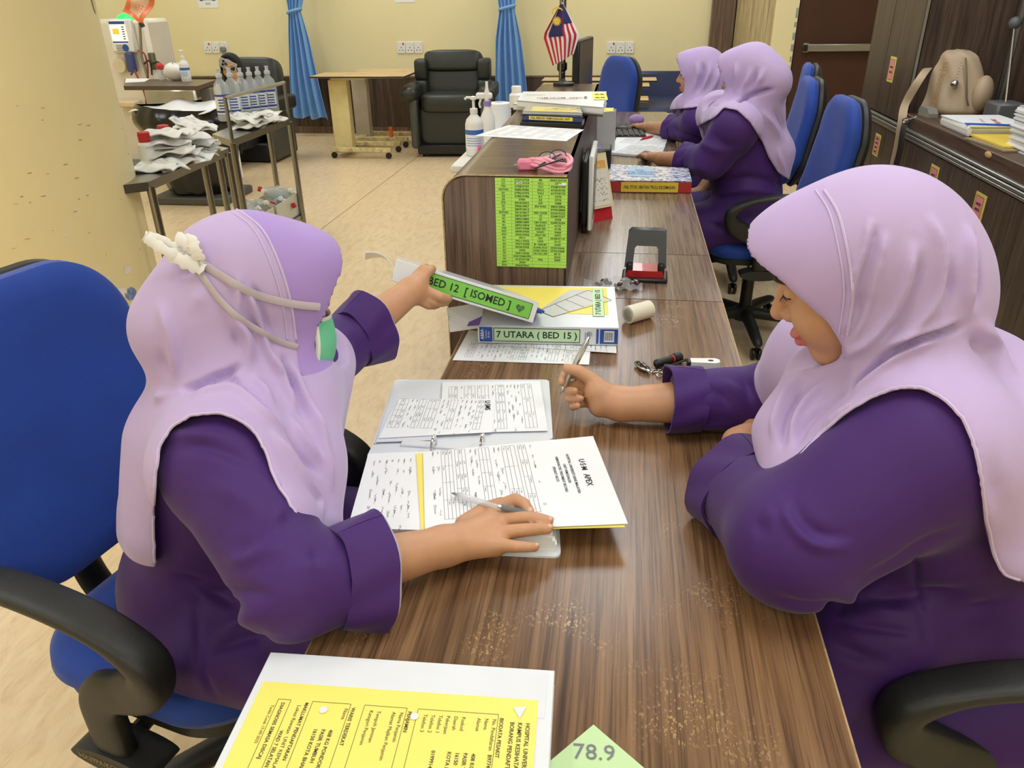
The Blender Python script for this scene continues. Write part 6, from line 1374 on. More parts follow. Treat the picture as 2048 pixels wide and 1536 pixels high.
def obj_from(name, parts, mats, root, smooth=True):
    """parts: list of (V, F, material index array or int)"""
    vs = []; fs = []; mi = []; o = 0
    for V, F, m in parts: vs.append(V); fs.append(F+o); mi.append(np.full(len(F), m) if np.isscalar(m) else m); o += len(V)
    V = np.concatenate(vs); F = np.concatenate(fs); mi = np.concatenate(mi)
    me = bpy.data.meshes.new(name); me.vertices.add(len(V)); me.vertices.foreach_set('co', V.astype(np.float32).ravel())
    me.loops.add(len(F)*4); me.loops.foreach_set('vertex_index', F.astype(np.int32).ravel())
    me.polygons.add(len(F)); me.polygons.foreach_set('loop_start', np.arange(0, len(F)*4, 4, dtype=np.int32))
    try: me.polygons.foreach_set('loop_total', np.full(len(F), 4, dtype=np.int32))
    except Exception: pass
    for m in mats: me.materials.append(m)
    me.polygons.foreach_set('material_index', mi.astype(np.int32)); me.polygons.foreach_set('use_smooth', np.ones(len(F), bool)); me.update(calc_edges=True); me.validate()
    ob_ = bpy.data.objects.new(name, me); COL.objects.link(ob_); ob_.parent = root; ob_.matrix_parent_inverse = root.matrix_basis.inverted(); return ob_
def fabric(name, rgb, rough, weave, sheen, var=.05):
    t = NT(name); v = t.coord(); c = lin(rgb); f = t.noise(v, 5, 4)
    t.l(t.ramp(f, [(.3, tuple(k*(1-var) for k in c)), (.7, tuple(min(1, k*(1+var)) for k in c))]), t.b.inputs['Base Color'])
    t.b.inputs['Roughness'].default_value = rough; t.b.inputs['Sheen Weight'].default_value = sheen; t.b.inputs['Sheen Roughness'].default_value = .45; t.b.inputs['Specular IOR Level'].default_value = .3
    t.bump(t.noise(v, weave, 2, .6), .10, .0012); return t.m
PURP = fabric('purple_cotton', (65, 31, 104), .62, 900, .12); PURPD = fabric('dark_purple_trousers', (52, 24, 84), .7, 700, .1)
LIL = fabric('lilac_jersey', (190, 168, 212), .72, 1100, .25, .03); LILV = fabric('lilac_visor', (172, 142, 210), .55, 1100, .2, .02); LILH = plain('lilac_hem', (202, 184, 220), .6, var=.02)
BLKF = fabric('black_jersey', (22, 21, 23), .75, 700, .1)
SKIN = plain('skin_tan', (198, 148, 112), .48, var=.05, scale=26, bump=.06, bscale=420, sss=.12); LIPS = plain('lip_pink', (204, 112, 104), .42, var=.06, scale=60, sss=.1); NAIL = plain('nail_pink', (216, 168, 148), .28, var=.02, coat=.3)
EYEW = plain('eye_white', (232, 226, 220), .25, var=0); IRIS = plain('iris_brown', (46, 28, 18), .15, var=0); BROW = plain('brow_black', (34, 26, 24), .8, var=0); SHOEK = plain('shoe_black', (22, 22, 24), .5)
def frame(az, pitch, roll=0):
    a, p = math.radians(az), math.radians(pitch); x = np.array([math.cos(p)*math.cos(a), math.cos(p)*math.sin(a), math.sin(p)]); y = np.array([-math.sin(a), math.cos(a), 0]); z = np.cross(x, y)
    r = math.radians(roll); y, z = y*math.cos(r)+z*math.sin(r), z*math.cos(r)-y*math.sin(r); return np.array([x, y, z])
def head_sdf(p, H0, M, neck=None):
    q = (p-H0)@M.T
    d = smin(ell(q, (-.015, 0, .026), (.094, .072, .086)), ell(q, (.028, 0, -.030), (.066, .061, .088)), .03)
    d = smin(d, ell(q, (.060, 0, -.098), (.024, .028, .019)), .03)
    ya = np.abs(q[:, 1]); s = np.stack([q[:, 0], ya, q[:, 2]], 1)
    d = smin(d, ell(s, (.052, .034, -.040), (.036, .029, .036)), .02)
    d = smin(d, ell(s, (.078, .026, .022), (.017, .028, .010)), .015)
    d = smax(d, -ell(s, (.101, .032, -.001), (.016, .020, .011)), .012)
    d = smin(d, ell(s, (.0775, .0315, -.001), (.0135, .0155, .0125)), .004)
    d = smin(d, rc(q, (.088, 0, .010), (.110, 0, -.030), .0072, .0118), .009)
    d = smin(d, ell(s, (.094, .0125, -.0365), (.011, .0075, .0080)), .005)
    d = smin(d, ell(q, (.0935, 0, -.0630), (.0115, .0225, .0064)), .005)
    d = smin(d, ell(q, (.0905, 0, -.0750), (.0120, .0190, .0075)), .004)
    d = smin(d, ell(s, (-.012, .068, -.012), (.016, .008, .026)), .006)
    if neck is not None: d = smin(d, rc(p, H0+M.T@np.array([-.028, 0, -.06]), neck, .052, .058), .03)
    return d
def face_bits(root, H0, M, gaze=-.3, body=None):
    def w_(x, y, z): return H0+M.T@np.array([x, y, z])
    for sy in (1, -1):
        c = w_(.0775, sy*.0315, -.001); m = MB(); m.ball(tuple(c), .0128, 16, 10); e = m.build('eye', EYEW, root, world=True)
        g = np.array([math.cos(gaze), 0, math.sin(gaze)]); m = MB(); m.ball(tuple(c+M.T@(g*.0085)), .0062, 12, 8); m.build('iris', IRIS, e, world=True)
        m = MB(); m.tube([w_(.094-.014*abs(t)**2, sy*(.034+.024*t), .021+.005*(1-t*t)) for t in np.linspace(-1, 1, 9)], [.0012, .0026, .003, .003, .003, .0027, .0022, .0016, .0008], 6); m.build('eyebrow', BROW, root, world=True)
        m = MB(); m.tube([w_(.0918-.010*abs(t)**2, sy*(.0315+.0145*t), -.0035+.003*(1-t*t)) for t in np.linspace(-1, 1, 9)], .0010, 5)
        for t in np.linspace(-.8, .9, 8): m.tube([w_(.0915-.010*t*t, sy*(.0315+.0145*t), -.003+.003*(1-t*t)), w_(.0985-.010*t*t, sy*(.032+.018*t), -.006)], [.0006, .0002], 4)
        m.build('eyelash', BROW, root, world=True)
def hand_sdf(p, palm, fingers, k=.007):
    """palm: list of (a,b,ra,rb); fingers: list of (points, radii)"""
    d = None
    for (a, b, ra, rb) in palm: e = rc(p, a, b, ra, rb); d = e if d is None else smin(d, e, .012)
    f = None
    for pts, rs in fingers: e = chain(p, pts, rs); f = e if f is None else np.minimum(f, e)
    return smin(d, f, k)
def bbox(pts, pad): A = np.array(pts, float); return A.min(0)-pad, A.max(0)+pad
def nails(root, fingers, up):
    for pts, rs in fingers:
        a, b = np.asarray(pts[-2]), np.asarray(pts[-1]); d = (b-a)/np.linalg.norm(b-a); n = np.asarray(up, float); n = n-d*(n@d); n /= np.linalg.norm(n); r = rs[-1]; s = np.cross(d, n)
        Mx = Matrix(np.array([d, s, n]).T.tolist()); m = MB(); m.ball(tuple(b+d*r*.25+n*r*.62), (r*.72, r*.62, r*.42), 12, 6, Mx); m.build('fingernail', NAIL, root, world=True)
def cuff(root, c, ax, r, w_, mat, flare=.012, th=.005, ell_=(1, 1), up=(0, 0, 1), name='cuff', hem=None):
    ax = np.asarray(ax, float); ax /= np.linalg.norm(ax); u = np.asarray(up, float); u = u-ax*(u@ax); u /= np.linalg.norm(u); v = np.cross(ax, u); c = np.asarray(c, float)
    def fn(a, b):
        t = 2*PI*a; rr = r+flare*b+.003*math.sin(3*t+1)+.002*math.sin(7*t+3*b); return tuple(c+ax*(w_*(b-.5)+.004*math.sin(2*t))+(u*math.cos(t)*ell_[0]+v*math.sin(t)*ell_[1])*rr)
    m = MB(); m.grid(fn, 44, 6, -th); k = m.build(name, mat, root, world=True)
    if hem:
        m = MB(); m.tube([fn(i/44, 1.0) for i in range(44)], .0022, 6, closed=True); m.build('frayed_hem', hem, k, world=True)
    return k
def torso_sdf(p, T, g=0.0):
    """T: dict of joints; g grows the girth"""
    s = T.get('side', np.array([0, 1, 0])); M = np.array([np.cross(s, [0, 0, 1]), s, [0, 0, 1]]); f = T['fat']
    d = smin(ell(p, T['pel'], (.135*f+g, .175*f+g, .13+g), M), ell(p, T['mid'], (.118*f+g, .15*f+g, .14+g), M), .06)
    d = smin(d, ell(p, T['chest'], (.115*f+g, .150*f+g, .15+g), M), .06)
    d = smin(d, rc(p, T['shR'], T['shL'], .062*f+g, .062*f+g), .06)
    return smin(d, rc(p, T['chest'], T['neck'], .085+g, .062+g), .05)
def leg_pts(T):
    out = []
    for k in ('R', 'L'): out.append((T['hip'+k], T['knee'+k], T['ank'+k]))
    return out
A_ = lambda *k: np.array(k, float)
def build_person(T, label, folds_h, folds_t, hij_cut, vh=.0036, vt=.0055, mask=False, cloth=(LIL, LILV), visor_seam=None, detail=True):
    root = empty('person', (float(T['pel'][0]), float(T['pel'][1]), 0.0), 0, label, 'person'); M = T['M']; H0 = T['head']
    w_ = lambda x, y, z: H0+M.T@np.array([x, y, z])
    # --- body (skin): head, neck, trunk, legs, arms and hands grown as one continuous surface
    def near(p, pts, pad):
        lo, hi = bbox(pts, pad); return ((p > lo) & (p < hi)).all(1)
    def skin(p):
        d = torso_sdf(p, T, -.02)
        for (h, k, a) in leg_pts(T): d = smin(d, chain(p, [h, k, a], [.075, .052, .036]), .02)
        for s_ in ('R', 'L'): d = smin(d, chain(p, [T['sh'+s_], T['el'+s_], np.asarray(T['el'+s_])*.5+np.asarray(T['wr'+s_])*.5, T['wr'+s_]], [.05, r0_, r0_*.88, r1_]), .018)
        m = near(p, [H0], .19)
        if m.any(): d[m] = smin(d[m], head_sdf(p[m], H0, M, T['neck']), .012)
        for s_ in ('R', 'L'):
            hnd = T['hand'+s_]; pts = [T['wr'+s_]]+[q for a, b, _, _ in hnd[0] for q in (a, b)]+[q for f_, _ in hnd[1] for q in f_]; m = near(p, pts, .05)
            if m.any(): d[m] = smin(d[m], hand_sdf(p[m], hnd[0], hnd[1]), .012)
        return d
    r0_, r1_ = T.get('armr', (.040, .026))
    al = [T[k] for k in ('pel', 'chest', 'neck', 'shR', 'shL', 'elR', 'elL', 'wrR', 'wrL', 'kneeR', 'kneeL', 'ankR', 'ankL')]+[q for s_ in ('R', 'L') for f_, _ in T['hand'+s_][1] for q in f_]+[H0+A_(0, 0, .06), H0+M[0]*.05]
    lo, hi = bbox(al, .09); lo -= A_(.06, .10, 0); hi += A_(.06, .10, 0)
    V, F = mesh_sdf(skin, lo, hi, .0030 if detail else .0048, 6 if detail else 4); V = relax(V, F, 1, .35)
    c = V[F].mean(1); q = (c-H0)@M.T
    lip = ((q[:, 0] > .082) & ((((q[:, 1]/.024)**2+((q[:, 2]+.063)/.0066)**2 < 1)) | (((q[:, 1]/.021)**2+((q[:, 2]+.0745)/.0075)**2 < 1))))
    body = obj_from('body', [(V, F, lip.astype(int))], [SKIN, LIPS], root)
    face_bits(body, H0, M, T.get('gaze', -.35))
    if detail:
        for s_ in ('R', 'L'):
            if T['hand'+s_][2] is not None: nails(body, T['hand'+s_][1], T['hand'+s_][2])
    # --- trousers and shoes
    def trou(p):
        d = None
        for (h, k, a) in leg_pts(T): e = chain(p, [h, k, a], [.092, .075, .062]); d = e if d is None else np.minimum(d, e)
        cut = np.min([a[2] for _, _, a in leg_pts(T)])+.05; return smax(d, cut-p[:, 2], .01)
    V, F = mesh_sdf(trou, *bbox([x for t in leg_pts(T) for x in t], .12), .012); V = ripple(V, F, .003, 45, 3); obj_from('trousers', [(V, F, 0)], [PURPD], root)
    fwd = M[0]*np.array([1, 1, 0]); fwd = T.get('fwd', fwd/np.linalg.norm(fwd))
    for (h, k, a) in leg_pts(T):
        m = MB(); b = np.asarray(a)-np.array([0, 0, a[2]-.035]); ang = math.atan2(fwd[1], fwd[0]); m.ball(tuple(b+fwd*.06), (.135, .045, .036), 16, 10, Matrix.Rotation(ang, 3, 'Z')); m.ball(tuple(b+np.array([0, 0, .02])), (.045, .04, .05), 12, 8); m.build('shoe', SHOEK, root, world=True)
    # --- tunic
    sl = T['sleeve']
    def tunic(p):
        d = torso_sdf(p, T, .012)
        for (h, k, a) in leg_pts(T): d = smin(d, chain(p, [h, np.asarray(h)*.15+np.asarray(k)*.85], [.108*T['fat'], .092]), .05)
        for (a, b, ra, rb) in T.get('drape', []): d = smin(d, rc(p, a, b, ra, rb), .04)
        for s_ in ('R', 'L'):
            e = chain(p, [T['sh'+s_]]+sl[s_][0], sl[s_][1], .02); end = np.asarray(sl[s_][0][-1]); ax = end-np.asarray(sl[s_][0][-2]); ax /= np.linalg.norm(ax)
            e = smax(e, (p-end)@ax, .006); d = smin(d, e, .03)
        return d
    al = [T[k] for k in ('pel', 'chest', 'shR', 'shL', 'kneeR', 'kneeL')]+sl['R'][0]+sl['L'][0]
    V, F = mesh_sdf(tunic, *bbox(al, .17), vt); V = relax(V, F, 1, .5); V = ripple(V, F, T.get('rip', .0016), 26, 5); V = ripple(V, F, T.get('rip', .0016)*.5, 60, 8)
    V = folds(V, F, tunic, folds_t, 1.15); tu = obj_from('tunic', [(V, F, 0)], [PURP], root)
    for s_ in ('R', 'L'):
        pts, rs = sl[s_]; end = np.asarray(pts[-1]); ax = end-np.asarray(pts[-2]); cw = T.get('cuffw', .05)
        ax = ax/np.linalg.norm(ax); cuff(root, end-ax*cw*.35, ax, rs[-1]*1.04, cw, PURP, T.get('flare', .010), .004, up=T.get('up', (0, 0, 1)), hem=T.get('hem'))
    # --- hijab
    bn = T.get('bun', ((-.10, 0, -.045), .082)); hx = T.get('hx', 0.0)
    def hijab(p, cutting=True):
        q = (p-H0)@M.T
        d = smin(ell(q, (-.012, 0, .020), (.112, .091, .102)), ell(q, bn[0], (bn[1], bn[1]*.9, bn[1])), .05)
        d = smin(d, ell(q, (.045, 0, .004), (.098+hx, .083, .101)), .03)
        d = smin(d, ell(q, (.015, 0, -.075), (.078, .080, .075)), .035)
        d = smin(d, ell(q, (.072, 0, .056), (.060, .058, .040)), .035)
        edge = T['edge'](q); d = smax(d, q[:, 0]-edge, .010)
        d = smin(d, rc(p, w_(-.03, 0, -.09), T['neck'], .082, .096), .04)
        tor = torso_sdf(p, T, .026)
        for s_ in ('R', 'L'): tor = smin(tor, rc(p, T['sh'+s_], np.asarray(T['sh'+s_])*.45+np.asarray(T['el'+s_])*.55, sl[s_][1][0]+.010, sl[s_][1][1]+.010), .04)
        for (a, b, ra, rb) in T.get('cape', []): tor = smin(tor, rc(p, a, b, ra, rb), .05)
        lowz = T['hemz'](p); tor = smax(tor, lowz-p[:, 2], .01)
        d = smin(d, tor, .045)
        # face opening
        hol = np.maximum(ell(np.stack([np.clip(q[:, 0], None, 0)*0, q[:, 1], q[:, 2]], 1), (0, 0, T.get('oz', -.012)), (1., .0755, .103)), .02-q[:, 0]); d = smax(d, -hol, .004)
        if cutting:
            x, y, z = proj(p)
            for poly, zmax in hij_cut: sd = polysd(x, y, poly)*z/CAM_F; d = np.where(z < zmax, smax(d, -sd, .004), d)
        return d
    pts = [H0, w_(.15, 0, .05), T['neck'], T['chest'], T['shR'], T['shL']]+[x for a, b, _, _ in T.get('cape', []) for x in (a, b)]
    V, F = mesh_sdf(hijab, *bbox(pts, .16), vh); V = relax(V, F, 4, .5); V = ripple(V, F, .0010, 40, 11, (1, 1, .25)); V = folds(V, F, hijab, folds_h)
    from mathutils.bvhtree import BVHTree
    bvh = BVHTree.FromPolygons([tuple(k) for k in V], [tuple(int(i) for i in f) for f in F])
    def onmesh(px):
        out = []
        for a, b in px:
            r = ray(a, b); h = bvh.ray_cast(Vector(CAMP), Vector(r/np.linalg.norm(r)))
            if h[0] is not None: out.append(np.array(h[0]))
        return out
    T['onmesh'] = onmesh
    seam = T['seam']; c = V[F].mean(1); q = (c-H0)@M.T; qv = (V-H0)@M.T
    if T.get('seam_px'):
        S3 = np.array(onmesh(spline([np.array(k, float) for k in T['seam_px']], 6))); sq = (S3-H0)@M.T; cf = np.polyfit(sq[:, 2], sq[:, 0], 2); zl, zh = sq[:, 2].min(), sq[:, 2].max()
        seam = lambda k: np.polyval(cf, np.clip(k[:, 2], zl-.01, zh+.02))
    zlow = T.get('seam_low', -.105)
    isv = (q[:, 0] > seam(q)) & (q[:, 2] > zlow) & (np.linalg.norm(c-H0, axis=1) < .175)
    on = np.zeros(len(V), int); on[F[isv].ravel()] |= 1; on[F[~isv].ravel()] |= 2; bd = on == 3
    sv = qv[:, 0]-seam(qv); mv = bd & (np.abs(sv) < vh*1.6); V[mv] -= (sv[mv])[:, None]*M[0]
    mz = bd & ~mv & (np.abs(qv[:, 2]-zlow) < vh*1.6); V[mz] -= (qv[mz, 2]-zlow)[:, None]*M[2]
    hj = obj_from('hijab', [(V, F[~isv], 0)], [cloth[0]], root); vi = obj_from('visor', [(V, F[isv], 0)], [cloth[1]], root)
    if T.get('seam_px'):
        for k_ in (0.0, .011):
            zz_ = np.linspace(zl, zh, 40); pts_ = []
            for (a, b) in spline([np.array(k, float) for k in T['seam_px']], 8): pts_.append((a-k_*CAM_F, b))
            P3 = onmesh(pts_)
            if len(P3) > 3: m = MB(); m.tube([p-(p-CAMP)*.0006 for p in P3], .0013 if k_ else .0019, 6); m.build('seam_stitching', LILH, hj, world=True)
    # drop unused vertices of the two halves
    for o_ in (hj, vi):
        b_ = bmesh.new(); b_.from_mesh(o_.data); bmesh.ops.delete(b_, geom=[v for v in b_.verts if not v.link_faces], context='VERTS'); b_.to_mesh(o_.data); b_.free()
    base = lambda p: hijab(p, False)
    for poly, zmax in hij_cut:
        op = T.get('hemline')
        if op:
            P3 = np.array(hit(base, spline([np.array(k, float) for k in op], 6))); E_ = []
            for p_ in P3:      # settle on the nearest edge of the cut cloth
                h = bvh.find_nearest(Vector(p_)); E_.append(np.array(h[0]) if h[0] is not None and h[3] < .03 else None)
            run = []
            for e in E_+[None]:
                if e is not None and (not run or np.linalg.norm(e-run[-1]) < .04): run.append(e)
                else:
                    if len(run) > 3: m = MB(); m.tube(run, .0022, 6); m.build('hem', LILH, hj, world=True)
                    run = [e] if e is not None else []
    return root, body, hijab, tunic
A_ = lambda *k: np.array(k, float)
# ---------------------------------------------------------------- person at the left: seen from behind her right shoulder, handing over a binder
T = dict(pel=A_(-.675, .985, .56), mid=A_(-.635, .975, .70), chest=A_(-.57, .965, .83), neck=A_(-.565, .985, .955), fat=1.0, side=A_(.15, .99, 0),
         shR=P(450, 935, 1.02), shL=P(590, 745, 1.28), elR=P(590, 1170, .925), elL=P(660, 706, 1.38), wrR=Zp(888, 1092, .788), wrL=P(822, 582, 1.53),
         hipR=A_(-.64, .89, .54), hipL=A_(-.64, 1.08, .54), kneeR=A_(-.34, .88, .54), kneeL=A_(-.33, 1.10, .54), ankR=A_(-.36, .88, .09), ankL=A_(-.30, 1.12, .09), fwd=A_(1, .1, 0))
T['M'] = frame(44, -14); T['head'] = A_(-.527, 1.0, 1.060)
z = .775
def zz(px, py, h): return Zp(px, py, h)
RH = ([(T['wrR'], zz(985, 1062, .783), .025, .020), (T['wrR'], zz(992, 1090, .781), .022, .016), (zz(930, 1075, .787), zz(1000, 1030, .786), .020, .014)],
      [([zz(985, 1020, .792), zz(1030, 1000, .806), zz(1048, 1008, .806), zz(1058, 1022, .802)], [.0115, .0100, .0090, .0078]),
       ([zz(1000, 1040, .792), zz(1048, 1036, .800), zz(1078, 1038, .797), zz(1097, 1042, .795)], [.0112, .0096, .0088, .0076]),
       ([zz(1002, 1066, .790), zz(1048, 1060, .797), zz(1078, 1058, .794), zz(1096, 1058, .792)], [.0112, .0094, .0086, .0074]),
       ([zz(995, 1090, .786), zz(1032, 1093, .790), zz(1056, 1094, .787), zz(1070, 1094, .785)], [.0100, .0082, .0074, .0064]),
       ([zz(930, 1050, .785), zz(970, 1020, .786), zz(1003, 1008, .790), zz(1022, 1020, .795)], [.0150, .0120, .0105, .0085])], A_(0, 0, 1))
d = 1.545
LH = ([(T['wrL'], P(838, 566, 1.545), .024, .021), (T['wrL'], P(838, 586, 1.54), .022, .018)],
      [([P(846, 556, 1.55), P(858, 542, 1.552), P(864, 538, 1.575), P(862, 540, 1.61)], [.0115, .0100, .0090, .0080]),
       ([P(836, 552, 1.555), P(846, 538, 1.56), P(852, 535, 1.59), P(850, 540, 1.63)], [.0115, .0098, .0088, .0078]),
       ([P(858, 586, 1.545), P(880, 594, 1.545), P(893, 597, 1.56), P(898, 597, 1.59)], [.0125, .0105, .0095, .0080]),
       ([P(850, 598, 1.545), P(868, 605, 1.55), P(884, 606, 1.565), P(892, 605, 1.59)], [.0110, .0095, .0085, .0075]),
       ([P(842, 602, 1.54), P(856, 611, 1.55), P(868, 612, 1.57), P(876, 610, 1.59)], [.0100, .0085, .0078, .0068])], None)
T['handR'], T['handL'] = RH, LH
T['sleeve'] = dict(R=([T['elR'], Zp(745, 1140, .80)], [.078, .062, .056]), L=([T['elL'], P(738, 655, 1.44)], [.070, .056, .050]))
T['hem'] = plain('frayed_thread', (176, 170, 190), .8); T['cuffw'] = .055; T['flare'] = .016
T['drape'] = [(A_(-.69, .80, .53), A_(-.50, .785, .47), .05, .03), (A_(-.60, .79, .55), A_(-.42, .76, .50), .05, .03)]
T['bun'] = ((-.090, .0, -.050), .080); T['seam_px'] = [(462, 412), (522, 456), (559, 529), (582, 606), (592, 679)]
T['edge'] = lambda q: np.interp(q[:, 2], [-.12, -.08, -.04, 0, .03, .07, .11], [.020, .040, .068, .096, .110, .124, .13]); T['seam_low'] = -.088
T['seam'] = lambda q: .012-.30*(q[:, 2]-.05)*(q[:, 2] > .05)+.10*(q[:, 2] < .05)*(.05-q[:, 2])
T['cape'] = [(P(330, 880, 1.14), P(312, 1060, 1.14), .045, .030), (P(592, 760, 1.17), P(608, 930, 1.10), .05, .05), (P(608, 930, 1.10), P(634, 1050, 1.05), .05, .036)]
T['hemz'] = lambda p: np.where(p[:, 0]-p[:, 1]*.15 < -.735, .70, .74)
holeA = [(318, 1210), (310, 1050), (312, 960), (322, 892), (345, 855), (385, 832), (440, 828), (480, 842), (510, 868), (530, 905), (545, 955), (585, 1020), (622, 1085), (655, 1110), (700, 1200), (560, 1400), (350, 1400)]
T['hemline'] = [(314, 1130), (310, 1050), (312, 960), (322, 892), (345, 855), (385, 832), (440, 828), (480, 842), (510, 868), (530, 905), (545, 955), (585, 1020), (622, 1085)]
FH = [([(356, 781), (389, 770), (429, 753), (462, 742), (488, 724)], -.010, .006), ([(376, 779), (429, 765), (462, 755), (482, 775), (529, 808), (565, 838)], -.007, .006), ([(372, 792), (430, 782), (470, 780), (520, 820), (556, 850), (575, 870)], .006, .009),
      ([(455, 590), (472, 636), (492, 676), (496, 715), (482, 745)], .009, .012), ([(462, 640), (478, 680), (482, 712)], -.006, .008), ([(318, 590), (330, 636), (343, 682), (353, 735), (355, 775)], .006, .010), ([(312, 690), (325, 730), (340, 765)], -.007, .010),
      ([(474, 540), (476, 590), (477, 642)], .005, .007), ([(490, 560), (512, 622), (529, 682), (549, 730), (565, 760)], .006, .008), ([(500, 560), (524, 622), (542, 682)], -.004, .006), ([(545, 690), (560, 740), (582, 790), (598, 835)], .008, .010), ([(560, 700), (578, 760), (590, 800)], -.006, .007),
      ([(579, 712), (599, 772), (632, 838), (662, 900)], .007, .010), ([(570, 730), (596, 800), (625, 850)], -.006, .008), ([(536, 849), (575, 907), (614, 969), (640, 1008), (647, 1051)], .006, .010), ([(575, 820), (611, 885), (655, 937)], .006, .009), ([(565, 840), (600, 905), (645, 960)], -.006, .008), ([(601, 800), (640, 865), (660, 943), (664, 995)], .005, .010),
      ([(375, 480), (395, 520), (420, 535)], -.007, .010), ([(420, 560), (400, 590), (385, 640)], .004, .012), ([(340, 560), (372, 545), (400, 530)], -.005, .008), ([(300, 800), (330, 790), (350, 778)], .007, .010), ([(500, 742), (520, 770), (545, 800), (560, 815)], .006, .008)]
FT = [([(328, 875), (367, 870), (425, 872), (471, 885)], .006, .012), ([(340, 905), (400, 890), (470, 910), (515, 950)], -.006, .012), ([(380, 960), (440, 975), (510, 1010), (555, 1005)], .007, .018), ([(438, 1109), (477, 1119), (523, 1103), (572, 1086), (600, 1083)], .007, .012), ([(450, 1090), (490, 1098), (540, 1080)], -.007, .014), ([(565, 995), (555, 1025), (530, 1050), (505, 1055)], .007, .012), ([(614, 1083), (634, 1112), (640, 1142)], -.010, .010), ([(600, 1100), (618, 1140), (622, 1170)], .006, .012), ([(560, 1000), (580, 1040), (600, 1070)], -.006, .012), ([(700, 1090), (712, 1150), (700, 1200)], -.006, .008),
      ([(330, 1145), (390, 1165), (430, 1190), (500, 1220)], -.008, .012), ([(390, 1200), (470, 1180), (560, 1200)], -.006, .010), ([(400, 1290), (480, 1240), (560, 1220)], .007, .014), ([(400, 1320), (480, 1280), (560, 1265)], -.007, .012), ([(390, 1180), (395, 1260), (400, 1330), (430, 1400)], -.006, .008), ([(650, 660), (670, 700), (665, 745)], -.006, .010), ([(690, 650), (700, 690), (690, 730)], .005, .012)]
pA, bodyA, hjA, tuA = build_person(T, 'person in lilac hijab and face mask at the left, handing over a binder', FH, FT, [(holeA, 1.30)])
# face mask: green panel with white edge, straps running round the hijab to a knot
H0, M = T['head'], T['M']; w_ = lambda x, y, z: H0+M.T@np.array([x, y, z])
GRNM = plain('mask_green', (112, 204, 160), .75, var=.04); WHM = plain('mask_white', (224, 226, 218), .75, var=.03); STR = plain('strap_white', (188, 176, 184), .8, var=.06)
def maskpt(u, v, o=0.0): a = (u-.5)*2.5; zc = -.020-.096*v; r = .068+.012*math.sin(PI*v); return w_(.046+(r+o)*math.cos(a)*1.02, (r+.006+o)*math.sin(a), zc-.004*math.cos(a))
m = MB(); m.grid(lambda u, v: tuple(maskpt(u, v)), 24, 10, .002); mk = m.build('face_mask', GRNM, pA, world=True)
for v_ in (.0, 1.0):
    m = MB(); m.tube([maskpt(u, v_) for u in np.linspace(0, 1, 20)], 1.0, 6, flat=(.006, .0022), up=tuple(M[2])); m.build('mask_edge', WHM, mk, world=True)
for u_ in (.0, 1.0):
    m = MB(); m.tube([maskpt(u_, v) for v in np.linspace(0, 1, 10)], .004, 6); m.build('mask_edge', WHM, mk, world=True)
onA = T['onmesh']
def strap(pts, wd, off=.0025):
    P3 = onA(spline([np.array(k, float) for k in pts], 4)); S = np.array(P3)
    for _ in range(3): S[1:-1] = np.where(((S[:-2]+S[2:])/2-S[1:-1])@(_F)[:, None] < 0, (S[:-2]+S[2:]+S[1:-1])/3, S[1:-1])
    m = MB(); m.tube([p-ray(*[k for k in proj(p[None])[:2]][0:2]) * off if False else p-(p-CAMP)/np.linalg.norm(p-CAMP)*off for p in S], 1.0, 8, flat=(.0011, wd), up=(0, -.9, .4)); return m.build('mask_strap', STR, mk, world=True)
strap([(640, 614), (600, 610), (555, 602), (500, 585), (450, 556), (412, 532), (395, 520)], .0055); strap([(595, 694), (560, 684), (515, 660), (460, 622), (420, 575), (385, 520)], .0045)
KN = plain('knot_tissue', (232, 230, 226), .8, var=.03)
KD = (np.mean(onA([(395, 530), (400, 540), (410, 530)]), 0)-CAMP)@_F
def kp(px, py, o=0): return P(px, py, KD-.008-o)
def ribbon(pts, wd, seed=0):
    S = spline(pts, 6); r_ = random.Random(seed); m = MB(); m.tube(S, 1.0, 8, flat=[(.0012+.001*r_.random(), wd*(.8+.5*r_.random())) for _ in S], up=(0, -.9, .4)); return m.build('mask_tie', KN, mk, world=True)
ribbon([kp(384, 520), kp(350, 500, .01), kp(325, 482, .015), kp(290, 472, .02)], .007, 1); ribbon([kp(290, 472, .02), kp(312, 490, .018), kp(345, 508, .015), kp(372, 516, .005)], .007, 2); ribbon([kp(400, 535), kp(385, 500, .012), kp(366, 482, .014), kp(352, 478, .01)], .008, 3); ribbon([kp(335, 508, .01), kp(362, 520, .012), kp(395, 535, .006), kp(402, 532)], .008, 4); ribbon([kp(368, 484, .012), kp(382, 480, .016), kp(390, 500, .016), kp(398, 520, .01)], .008, 5)

LIL2 = fabric('lilac_visor_pale', (188, 164, 214), .6, 1100, .22, .02)
